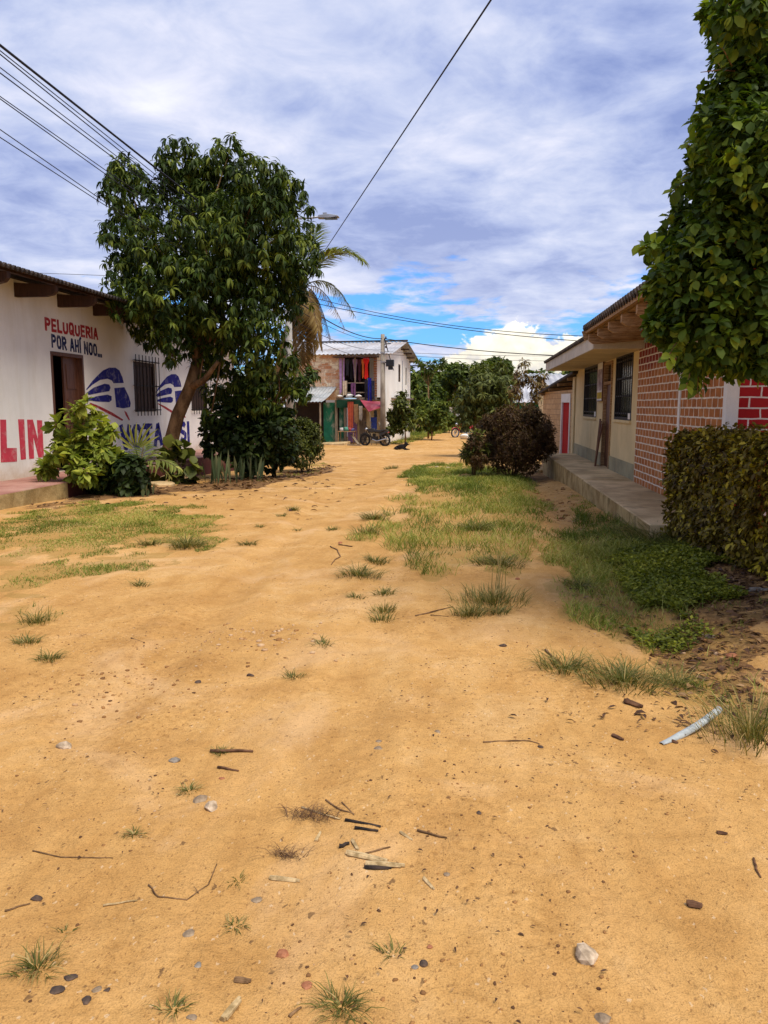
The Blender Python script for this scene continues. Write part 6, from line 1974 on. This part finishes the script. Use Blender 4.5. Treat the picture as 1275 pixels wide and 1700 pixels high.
def make_grass():
    names = ['scattered weeds growing through the dark litter at the right edge', 'tall verge grass below the bamboo fence', 'tall verge grass by the far wire fence', 'sparse grass on the slope between street and walkway', 'tall green grass strip in the middle of the street', 'thin low grass in front of the barber shop sidewalk', 'thin band of short grass below it, nearer the camera',
             'sparse dry grass at the left edge', 'tall grass along the walkway edge', 'grass on the gutter bank', 'grass on the lower gutter bank',
             'weeds beside the dark litter', 'grass at the lower right edge', 'low weeds at the walkway face', 'green verge by the utility pole', 'verge at the far end of the street', 'thin grass under the round bush']
    for (poly, dens, h, rag), nm in zip(GW, names):
        x, y, m = patch_points(poly, dens, rag)
        n = len(x)
        if n == 0: continue
        z = ground(x, y)
        hh = h * rng.uniform(.45, 1.3, n) * (.6 + 1.0 * (m - rag))
        hh = hh * (.45 + 1.2 * vnoise(x * 2.6, y * 1.8, 71))
        wd = np.clip(.0028 + .00040 * y, .003, .03)
        o = link('grass', grass_mesh('grass', np.stack([x, y, z - .005], 1), np.maximum(hh, .03), wd * rng.uniform(.7, 1.2, n), rng.uniform(.4, 1.3, n),
                                     np.clip(rng.normal(.44, .16, n) + .75 * (vnoise(x * 1.9, y * 1.3, 72) - .5) + .5 * (rng.random(n) > .88), 0, 1)), M['grass'])
        tag(o, nm, 'grass', kind='stuff')
    for poly, nm, dn in ((CW, 'bright green clover-like ground cover below the clipped hedge', 4200), (CW2, 'low leafy weeds below the ground cover', 1300)):
        x, y, m = patch_points(poly, dn, .22)
        n = len(x)
        z = ground(x, y) + rng.uniform(.005, .07, n) * (m + .3)
        P = np.stack([x, y, z], 1)
        p_, D, N, LL, WW = rosettes(P, np.tile([0, 0, 1.0], (n, 1)), 3, .030, .8, .0, 1.0, axis_up=1.)
        me = leaf_mesh('ground_cover', p_, D, N, LL, WW, np.clip(np.repeat(rng.normal(.45, .2, n) + .6 * (m - .5), 3), 0, 1), curl=.1, lod=1)
        tag(link('ground_cover', me, M['clover']), nm, 'ground cover', kind='stuff')


make_grass()


def tuft(px, py, size, nb, label, lean=.7, h=None, dry=.0, group='grass tufts on the bare dirt'):
    p = at(px, py)
    r = size
    nb = int(nb * 1.9)
    a = rng.uniform(0, 2 * math.pi, nb)
    q = rng.random(nb) ** 1.2 * r * .6
    x, y = q * np.cos(a), q * np.sin(a) * .8
    P = np.stack([x, y, ground(p[0] + x, p[1] + y) - p[2] - .006], 1)
    hh = (h or size) * rng.uniform(.35, 1.0, nb) * .78
    wd = np.clip(.0028 + .00042 * p[1], .003, .012) * rng.uniform(.7, 1.3, nb)
    me = grass_mesh('grass_tuft', P, hh, wd, np.clip(rng.normal(lean, .25, nb), .05, 1.35), np.clip(rng.normal(.42 + dry, .2, nb) + .5 * (rng.random(nb) > .88), 0, 1), az=a + rng.normal(0, .5, nb))
    o = link('grass_tuft', me, M['tuft'])
    o.location = p
    tag(o, label, 'grass tuft', group)


TUFTS = [
    (62, 1606, .105, 60, 'spiky grass tuft at the lower left above the dark flat stones'),
    (567, 1672, .095, 70, 'dark spiky grass tuft at the bottom edge, nearest the camera'),
    (288, 1675, .06, 30, 'small grass tuft with a pebble at the bottom, right of the dark flat stones'),
    (652, 1586, .07, 16, 'thin upright grass sprig right of the red-brown stones'),
    (390, 1536, .05, 22, 'small dark grass sprig below the curved twig'),
    (394, 1462, .065, 12, 'pale thin sprig of grass right of the curved twig'),
    (106, 1549, .05, 9, 'tiny thin sprig above the big lower left tuft'),
    (368, 1250, .065, 34, 'short grass tuft growing at the end of a dark stick'),
    (314, 1312, .075, 34, 'short grass tuft just above the two pale stones'),
    (224, 1385, .06, 22, 'small sparse grass sprig left of the pale stones'),
    (82, 1094, .13, 60, 'dark low tuft at the left edge, lower of the pair'),
    (44, 1067, .13, 60, 'dark low tuft at the left edge, upper of the pair'),
    (62, 1034, .20, 60, 'taller pale grass tuft at the left edge above the dark pair'),
    (535, 1070, .10, 34, 'small flat tuft right of the gravel patch'),
    (488, 1124, .09, 30, 'small lone tuft below the gravel patch'),
    (938, 1112, .24, 130, 'wide low tuft left of the big round one on the right bank'),
    (1036, 1132, .40, 280, 'big bushy grass tuft on the right bank above the grey pipe'),
    (1245, 1225, .42, 170, 'tall coarse grass clump at the right edge beside the grey pipe'),
    (815, 1000, .50, 230, 'large tuft with tall straight stems in the middle right of the street'),
    (778, 1022, .20, 120, 'dark spreading tuft directly below the tall stemmed one'),
    (826, 1018, .15, 70, 'round tuft right of the dark spreading one'),
    (638, 1016, .15, 60, 'upper of two small tufts left of the tall stemmed one'),
    (634, 1030, .14, 50, 'lower of two small tufts left of the tall stemmed one'),
    (636, 987, .15, 50, 'small tuft directly above the pair of tufts'),
    (590, 992, .11, 36, 'tiny dark tuft at the middle left of the grass strip'),
    (598, 956, .34, 120, 'broad tuft at the lower left corner of the grass strip'),
    (626, 934, .20, 80, 'tuft left of the grass strip above the broad one'),
    (622, 862, .30, 120, 'dark low tuft standing apart left of the grass strip'),
    (608, 886, .26, 90, 'second dark tuft left of the grass strip, just below the first'),
    (828, 938, .42, 170, 'thick tuft at the lower right end of the grass strip'),
    (792, 880, .30, 110, 'dark tuft in the bare hollow inside the grass strip'),
    (488, 847, .18, 45, 'small dark tuft in the street right of the striped plants'),
    (470, 857, .13, 24, 'tiny tuft just left of the small dark tuft in the street'),
    (552, 880, .14, 30, 'tiny tuft in the middle of the street, left of the dark low tufts'),
    (494, 881, .10, 18, 'tiny brown tuft in the wheel track'),
    (412, 904, .16, 50, 'small tuft alone right of the left grass'),
    (232, 972, .13, 44, 'small dark tuft below the left grass'),
    (310, 908, .30, 150, 'bright bushy tuft at the right end of the left grass'),
    (250, 905, .20, 70, 'dark tuft left of the bright bushy one'),
    (1120, 1135, .22, 90, 'ragged tuft beside the dark litter, right of the big round tuft'),
    (960, 975, .20, 90, 'tuft on the gutter bank below the walkway grass'),
    (650, 778, .40, 70, 'flat dark tuft at the far left tip of the grass strip'),
    (1088, 900, .55, 230, 'dark weedy tuft hiding the near end of the walkway'),
    (1062, 888, .45, 160, 'weedy tuft against the walkway face left of its near end'),
    (1130, 908, .5, 180, 'weedy tuft between the walkway end and the clipped hedge'),
    (430, 640 + 235, .12, 20, 'tiny tuft between the left grass and the wheel track'),
]
for px, py, s, nb, lab in TUFTS:
    tuft(px, py, s, nb, lab, h=.24 if s > .33 and 'tall coarse' not in lab and 'walkway' not in lab else None, lean=1.15 if 'tall' not in lab else .75, dry=.12 if 'pale' in lab or 'tall' in lab else 0)
q = at(826, 990)
P = np.stack([rng.normal(0, .05, 16), rng.normal(0, .03, 16), np.zeros(16)], 1)
o = link('grass_stem', grass_mesh('grass_stem', P, rng.uniform(.25, .46, 16), np.full(16, .006), rng.uniform(.02, .2, 16), rng.uniform(.6, 1, 16)), M['tuft'])
o.location = q
tag(o, 'few tall straight seed stems standing up from the large tuft', 'grass', kind='stuff')


# ================================================================== STONES, STICKS, PIPE
def stone(px, py, wpx, mat, label, scale=(1, .8, .6), sub=3, rz=0, name='stone', sink=.55, group=None):
    p = at(px, py)
    dist = np.linalg.norm(p - CAMP)
    r = .86 * wpx * dist / FPX / 2 / scale[0]
    me = rock_mesh(name, r, scale, int(px * 7 + py))
    me.polygons.foreach_set('use_smooth', [False] * len(me.polygons))
    o = link(name, me, M[mat])
    o.location = (p[0], p[1], p[2] + r * scale[2] * (1 - sink * 1.6))
    o.rotation_euler = (R(6), R(-5), R(rz))
    tag(o, label, 'stone', group)


ST = [(972, 1588, 52, 'quartz', 'largest pale grey stone alone at the lower right', (1, .9, .72), 20), (107, 1241, 34, 'quartz', 'pale rugged stone at the left edge', (1, .6, .55), 15),
      (350, 1341, 32, 'quartz', 'cream coloured stone, right one of the touching pair', (1, .9, .7), -20), (332, 1328, 30, 'stone_grey', 'grey brown stone, left one of the touching pair', (1, .7, .55), 25),
      (290, 1264, 25, 'stone_blue', 'blue-grey stone between the pale stones', (1, .6, .5), 10), (467, 1586, 27, 'stone_red', 'reddish angular stone left of the heart shaped one', (1, .75, .6), 10),
      (509, 1637, 20, 'stone_red', 'brown heart shaped stone near the bottom', (1, 1, .5), 40), (93, 1646, 36, 'stone_dark', 'widest dark flat stone at the bottom left', (1, .55, .3), 0),
      (116, 1624, 26, 'stone_dark', 'dark flat stone above the widest one', (1, .6, .3), 20), (143, 1662, 19, 'stone_dark', 'glossy black rounded stone at the bottom left', (1, .9, .6), 0),
      (161, 1644, 22, 'stone_grey', 'dark grey stone beside the black rounded one', (1, .7, .4), 50), (178, 1644, 14, 'stone_dark', 'small dark stone at the right end of the dark group', (1, .8, .4), 0),
      (60, 1493, 23, 'stone_dark', 'dark brown oval stone by the thin stick at the left', (1, .6, .6), 0), (329, 1133, 14, 'stone_dark', 'round dark stone in the middle left of the street', (1, .9, .8), 0),
      (416, 1122, 16, 'stone_dark', 'dark oval stone right of the round dark one', (1, .6, .6), 0), (897, 1241, 12, 'stone_dark', 'small black stone at the end of the long thin twig', (1, .8, .7), 0),
      (628, 1243, 18, 'stone_grey', 'flat grey stone sunk in the dirt at mid street', (1, .9, .3), 0), (628, 1231, 14, 'stone_grey', 'smaller flat grey stone right above the sunken one', (1, .7, .3), 0),
      (1002, 1692, 30, 'stone_grey', 'grey brown stone cut by the bottom edge', (1, .8, .5), 0), (314, 1551, 24, 'stone_grey', 'flaky grey stone above the blue pebble', (1, .8, .4), 35),
      (328, 1603, 15, 'stone_blue', 'blue pebble in the lower left quarter', (1, 1, .5), 0), (318, 1690, 19, 'stone_grey', 'grey pebble at the bottom edge beside the small tuft', (1, .7, .5), 0),
      (425, 1495, 22, 'stone_grey', 'grey sunken stone between curved twig and pale stick', (1, .7, .3), 20), (368, 1293, 14, 'stone_red', 'small orange brown pebble above the pale pair', (1, .6, .5), 0),
      (742, 1452, 13, 'stone_grey', 'round brown pebble near the split wood', (1, .8, .6), 0), (702, 1601, 18, 'stone_dark', 'dark crumbly stone right of the thin upright sprig', (1, .9, .7), 0),
      (690, 1606, 17, 'stone_blue', 'small blue-grey stone left of the dark crumbly one', (1, .6, .4), 0), (713, 1573, 12, 'stone_red', 'tan pebble above the dark crumbly stone', (1, .8, .6), 0),
      (727, 1215, 16, 'stone_grey', 'grey stone sunk in the dirt right of mid street', (1, .7, .4), 0), (795, 1350, 12, 'stone_dark', 'dark square pebble in the right half of the street', (1, .9, .7), 0),
      (835, 1073, 16, 'stone_dark', 'dark brown stone right of the grass tufts', (1, .6, .6), 0), (1262, 980, 42, 'stone_blue', 'flat grey slab under the hedge at the right edge', (1, .6, .25), -10),
      (1180, 1058, 22, 'stone_grey', 'pale brown stone in the dark litter', (1, .8, .7), 0), (1165, 1054, 13, 'quartz', 'small whitish stone left of the pale brown one', (1, .8, .6), 0),
      (1215, 1090, 22, 'stone_red', 'orange clod of earth in the dark litter', (1, .7, .5), 0), (859, 962, 10, 'stone_red', 'reddish pebble right of the grass strip', (1, .8, .7), 0),
      (933, 862, 14, 'stone_red', 'brown stone at the gutter near the walkway', (1, .7, .6), 0), (565, 902, 9, 'stone_red', 'small brown stone by the looped twig', (1, .8, .8), 0),
      (900, 785, 24, 'concrete', 'concrete block at the corner of the walkway', (1, .9, .9), 0), (742, 778, 14, 'quartz', 'pale stone at the far edge of the grass strip', (1, .7, .6), 0), (725, 776, 9, 'quartz', 'smaller pale stone at the far edge of the grass strip', (1, .8, .6), 0)]
for px, py, w, mt, lab, scl, rz in ST:
    stone(px, py, w, mt, lab, scl, rz=rz, group='stones lying on the dirt')
for k, (px, py, w, lab) in enumerate([(285, 797, 62, 'large flat concrete slab at the foot of the leaning tree'), (270, 806, 46, 'smaller flat concrete slab in front of the large one')]):
    p = at(px, py)
    r = w * np.linalg.norm(p - CAMP) / FPX / 2
    b = MB()
    rr = random.Random(k)
    poly = [(r * rr.uniform(.8, 1.1) * math.cos(a), r * .8 * rr.uniform(.7, 1.1) * math.sin(a)) for a in [i * math.pi / 3.5 for i in range(7)]]
    b.prism(poly, lambda u, v, q: (u, v, q), -.1, .12 - .06 * k)
    o = b.build('slab', M['concrete'], bevel=.02)
    o.location = p
    o.rotation_euler = (R(5), R(-4 + 6 * k), R(20))
    tag(o, lab, 'slab', 'concrete slabs by the tree')


def stick(px, r, mat, label, name='twig', lift=0.0, flat=False, branch=None, cat='twig'):
    r = r * .72
    pts = []
    for i, (x, y) in enumerate(px):
        p = at(x, y)
        pts.append(Vector((p[0], p[1], p[2] + r * .7 + (lift if 0 < i < len(px) - 1 else 0))))
    # even out and roughen
    P = []
    rr = random.Random(int(px[0][0]))
    for i in range(len(pts) - 1):
        for k in range(3):
            q = pts[i].lerp(pts[i + 1], k / 3)
            P.append(q + Vector((rr.uniform(-1, 1), rr.uniform(-1, 1), rr.uniform(0, .6))) * r * .5)
    P.append(pts[-1])
    mb = MB()
    if flat:
        for i in range(len(P) - 1):
            pass
        for a_, w_, o_ in ((.0, 1.5, -.5), (.06, 1.1, .45)):
            s_ = (P[-1] - P[0]).cross(Vector((0, 0, 1))).normalized() * r * o_
            q0, q1 = P[0].lerp(P[-1], a_) + s_, P[0].lerp(P[-1], 1 - a_ * 1.6) + s_
            mb.tube([q0, q0.lerp(q1, .4) + Vector((0, 0, r * .12)), q1], [r * w_ * .75, r * w_ * .8, r * w_ * .55], 5)
    else:
        mb.tube(P, [r * (1 - .5 * i / len(P)) for i in range(len(P))], 7)
    for (x0, y0, x1, y1) in (branch or []):
        a, c = at(x0, y0), at(x1, y1)
        mb.tube([(a[0], a[1], a[2] + r), (c[0], c[1], c[2] + r * 2 + .008)], [r * .7, r * .3], 5)
    o = mb.build(name, M[mat], smooth=not flat)
    tag(o, label, cat, 'sticks and twigs lying on the dirt')


stick([(54, 1413), (100, 1424), (188, 1425)], .0035, 'twig', 'long thin reddish twig at the left')
stick([(247, 1470), (262, 1490), (310, 1495), (345, 1470), (360, 1435)], .0042, 'twig', 'curved dark twig bent like a bow', branch=[(262, 1490, 250, 1478), (330, 1484, 322, 1478), (347, 1466, 352, 1462)])
stick([(171, 1505), (200, 1500), (228, 1496)], .005, 'straw', 'pale yellowish stick below the long thin twig', 'stick', cat='stick')
stick([(8, 1514), (28, 1507), (50, 1501)], .005, 'twig', 'short brown stick touching the dark oval stone', 'stick', cat='stick')
stick([(448, 1459), (497, 1465)], .0085, 'straw', 'short pale split stick left of the split wood pieces', 'stick', flat=True, cat='stick')
stick([(575, 1420), (642, 1433)], .011, 'straw', 'upper long pale piece of split wood', 'split_wood', flat=True, cat='wood')
stick([(606, 1436), (672, 1440)], .010, 'straw', 'lower pale piece of split wood, longest of the stack', 'split_wood', flat=True, cat='wood')
stick([(605, 1442), (650, 1443)], .007, 'char', 'dark piece of wood below the lower pale piece', 'split_wood', flat=True, cat='wood')
stick([(572, 1363), (632, 1374)], .009, 'char', 'upper charred stick above the split wood', 'stick', cat='stick')
stick([(588, 1377), (628, 1381)], .009, 'char', 'lower charred stick above the split wood', 'stick', cat='stick')
stick([(500, 1342), (540, 1354), (565, 1361)], .006, 'straw', 'pale dry stalk left of the charred sticks', 'stick', cat='stick')
stick([(541, 1329), (565, 1345), (588, 1352)], .005, 'twig', 'brown twig above the charred sticks')
stick([(568, 1333), (588, 1354)], .004, 'twig', 'short brown twig crossing the one above the charred sticks')
stick([(562, 1408), (580, 1402)], .011, 'char', 'short charred stub left of the split wood', 'stick', cat='stick')
stick([(584, 1395), (594, 1412)], .006, 'straw', 'short pale sliver standing out above the split wood', 'stick', flat=True, cat='stick')
stick([(606, 1418), (648, 1407)], .005, 'twig', 'thin brown twig lying over the upper split wood')
stick([(523, 1398), (533, 1382)], .006, 'straw', 'small pale chip left of the charred stub', 'stick', flat=True, cat='stick')
stick([(702, 1459), (720, 1478)], .006, 'straw', 'small pale chip below the round brown pebble', 'stick', flat=True, cat='stick')
stick([(692, 1380), (742, 1392)], .006, 'twig', 'brown pointed stick right of the charred sticks', 'stick', cat='stick')
stick([(663, 1382), (684, 1396)], .005, 'straw', 'small pale sliver left of the pointed brown stick', 'stick', flat=True, cat='stick')
stick([(372, 1699), (400, 1660)], .010, 'straw', 'pale split stick at the bottom edge', 'stick', flat=True, cat='stick')
stick([(388, 1629), (416, 1632)], .008, 'twig', 'short brown bark piece in the lower middle', 'stick', flat=True, cat='stick')
stick([(479, 1690), (500, 1674)], .006, 'twig', 'short dark twig left of the bottom edge tuft')
stick([(348, 1249), (420, 1249)], .011, 'bark_bit', 'dark stick with a tuft growing at its end', 'stick', cat='stick')
stick([(361, 1275), (396, 1281)], .008, 'bark_bit', 'short dark stick with a knob below the dark one', 'stick', cat='stick')
stick([(802, 1233), (850, 1231), (880, 1231), (896, 1236)], .0055, 'twig', 'long thin twig in the right half of the street')
stick([(1036, 1167), (1066, 1176)], .016, 'bark_bit', 'dark pointed bark piece above the grey pipe', 'stick', flat=True, cat='stick')
stick([(1016, 1222), (1034, 1230)], .010, 'bark_bit', 'small reddish bark piece left of the grey pipe', 'stick', flat=True, cat='stick')
stick([(1142, 1503), (1166, 1508)], .012, 'bark_bit', 'curled dark bark flake at the lower right', 'stick', flat=True, cat='stick')
stick([(1251, 1427), (1256, 1445), (1263, 1458)], .006, 'bark_bit', 'dark forked twig at the right edge')
stick([(1190, 1384), (1208, 1386)], .007, 'bark_bit', 'small black bark flake at the right', 'stick', flat=True, cat='stick')
stick([(690, 1023), (735, 1012), (752, 1008)], .008, 'twig', 'branching twig left of the dark spreading tuft', branch=[(715, 1022, 745, 1028)])
stick([(548, 908), (560, 914), (565, 925), (556, 930), (550, 938)], .010, 'twig', 'looped twig lying in the wheel track')
stick([(562, 905), (585, 908)], .012, 'twig', 'short dark stick above the looped twig', 'stick', cat='stick')
stick([(218, 1060), (240, 1068)], .006, 'twig', 'short brown twig in the left half of the street')
stick([(905, 1080), (930, 1104)], .010, 'twig', 'dark twig sticking out of the wide low tuft')
stick([(1110, 1290 - 60), (1125, 1235)], .009, 'bark_bit', 'dark bark chip just below the grey pipe', 'stick', flat=True, cat='stick')
stick([(1245, 1212), (1260, 1222), (1275, 1238)], .010, 'bark_bit', 'dark stem lying beside the tall grass clump', cat='stick', name='stick')


def pipe():
    a, c = at(1098, 1236), at(1192, 1203)
    n = 14
    mb = MB()
    A, C_ = Vector(a), Vector(c)
    d = (C_ - A).normalized()
    s = d.cross(Vector((0, 0, 1))).normalized()
    rO, rI = .018, .015
    vs, fs = [], []
    secs = 10
    for i in range(secs + 1):
        t = i / secs
        p = A.lerp(C_, t) + Vector((0, 0, 0.004 + .07 * t * t))
        sh = .25 + .75 * min(1, t * 3.2)          # crushed, tapering left end
        for r in (rO, rI):
            for k in range(n + 1):
                an = math.pi * (-.12 + 1.24 * k / n)
                vs.append(p + s * (r * math.cos(an) * (.6 + .4 * sh)) + Vector((0, 0, r * math.sin(an) * sh)))
    W = n + 1
    for i in range(secs):
        for k in range(n):
            o1 = i * 2 * W + k
            o2 = o1 + 2 * W
            fs += [(o1, o1 + 1, o2 + 1, o2), (o1 + W, o2 + W, o2 + W + 1, o1 + W + 1)]
        for k in (0, n):
            o1 = i * 2 * W + k
            fs.append((o1, o1 + 2 * W, o1 + 3 * W, o1 + W))
    for i in (0, secs):
        for k in range(n):
            o1 = i * 2 * W + k
            fs.append((o1, o1 + W, o1 + W + 1, o1 + 1))
    tag(mb.add(vs, fs).build('plastic_pipe', M['pvc'], smooth=True), 'broken piece of grey plastic pipe on the dirt at the right', 'pipe')


pipe()


def scatter_rocks(name, label, n, sampler, smin, smax, kind='stuff', var0=.5):
    import bmesh
    base = rock_mesh('r', 1.0, (1, .85, .55), 5, sub=1)
    co = np.array([v.co[:] for v in base.vertices])
    fc = np.array([p.vertices[:] for p in base.polygons])
    bpy.data.meshes.remove(base)
    x, y = sampler(n)
    n = len(x)
    z = ground(x, y)
    s = smin * (smax / smin) ** (rng.random(n) ** 2.2)
    a = rng.uniform(0, 6.28, n)
    sc = s[:, None] * rng.uniform(.6, 1.3, (n, 3))
    v = co[None] * sc[:, None, :]
    ca, sa = np.cos(a)[:, None], np.sin(a)[:, None]
    V = np.stack([v[..., 0] * ca - v[..., 1] * sa + x[:, None], v[..., 0] * sa + v[..., 1] * ca + y[:, None], v[..., 2] + (z + s * .12)[:, None]], -1)
    F = (fc[None] + (np.arange(n) * len(co))[:, None, None]).reshape(-1, 3)
    me = np_mesh(name, V.reshape(-1, 3), [F], np.repeat(np.clip(rng.normal(var0, .25, n), 0, 1), len(co)))
    tag(link(name, me, M['gravel']), label, 'gravel', kind='stuff')


def samp_road(n):
    y = 1.4 * (22 / 1.4) ** (rng.random(n) ** .75)
    x = rng.uniform(-.62, .42, n) * y + rng.normal(0, .3, n)
    k = vnoise(x * 1.3, y * 1.1, 44) > .42
    k &= (x > -6.7) & (x < 1.9)
    return x[k], y[k]


def samp_at(px, py, sx, sy):
    c = at(px, py)
    return lambda n: (c[0] + rng.normal(0, sx, n), c[1] + rng.normal(0, sy, n))


scatter_rocks('gravel', 'fine loose crumbs and pebbles strewn over the dirt street', 11000, samp_road, .0014, .0095, var0=.30)
scatter_rocks('gravel', 'patch of small pale stones in the middle of the street', 110, samp_at(445, 1060, .20, .22), .008, .03, var0=.7)
scatter_rocks('gravel', 'scatter of reddish pebbles in the left half of the street', 150, samp_at(215, 1140, .33, .22), .006, .02, var0=.35)
scatter_rocks('gravel', 'rubble along the walkway face', 160, samp_at(935, 845, .22, 1.8), .015, .06, var0=.6)
scatter_rocks('gravel', 'small stones in the dark litter', 90, samp_at(1170, 1080, .3, .5), .01, .035, var0=.6)


def dead_leaves(name, label, n, poly=None, sampler=None, L=.06, flat=.25, var0=.4):
    if poly is not None:
        x, y, m = patch_points(poly, 3000, .15)
        k = rng.permutation(len(x))[:n]
        x, y = x[k], y[k]
    else:
        x, y = sampler(n)
    n = len(x)
    P = np.stack([x, y, ground(x, y) + rng.uniform(.002, .018, n)], 1)
    a = rng.uniform(0, 6.28, n)
    D = np.stack([np.cos(a), np.sin(a), rng.uniform(-.05, .3, n)], 1)
    N = np.stack([rng.normal(0, flat, n), rng.normal(0, flat, n), np.ones(n)], 1)
    LL = L * rng.uniform(.4, 1.3, n)
    me = leaf_mesh(name, P, D, N, LL, LL * rng.uniform(.25, .6, n), np.clip(rng.normal(var0, .25, n), 0, 1), curl=.3, fold=.5)
    tag(link(name, me, M['litter']), label, 'leaf litter', kind='stuff')


dead_leaves('leaf_litter', 'brown bits on the slope below the walkway', 700, LW[0], L=.05)
dead_leaves('leaf_litter', 'brown leaf litter on the dark soil below the hedge', 1500, LW[2], L=.06)
dead_leaves('leaf_litter', 'dry leaves under the clipped hedge', 500, LW[1], L=.06)
dead_leaves('leaf_litter', 'dry leaves along the sidewalk by the lime shrub', 130, LW[3], L=.10)
dead_leaves('leaf_litter', 'reddish dry leaves fallen under the leaning tree', 420, LW[4], L=.14)
dead_leaves('leaf_litter', 'few brown leaves scattered on the dirt near the tree', 150, None, lambda n: (rng.uniform(-6.5, -2.2, n), rng.uniform(10, 18, n)), L=.11)
dead_leaves('leaf_litter', 'tiny dry bits scattered over the dirt street', 1500, None, samp_road, L=.017, var0=.2)
def straw_heap(px, py, n, sx, sy, L, label):
    c = at(px, py)
    x, y = rng.normal(0, sx, n), rng.normal(0, sy, n)
    P = np.stack([x, y, ground(c[0] + x, c[1] + y) - c[2] + .002], 1)
    o = link('dry_straw', grass_mesh('dry_straw', P, L * rng.uniform(.4, 1.1, n), np.full(n, .0022), rng.uniform(1.2, 1.7, n), np.clip(rng.normal(.25, .3, n), 0, 1)), M['litter'])
    o.location = c
    tag(o, label, 'dry straw', kind='stuff')


straw_heap(517, 1356, 160, .045, .015, .06, 'dry brush of fine straw beside the charred sticks')
straw_heap(478, 1422, 90, .025, .012, .05, 'second small heap of dry straw below the brush')
dead_leaves('leaf_litter', 'bark crumbs around the grey pipe', 60, None, samp_at(1130, 1190, .28, .16), L=.05, var0=.2)
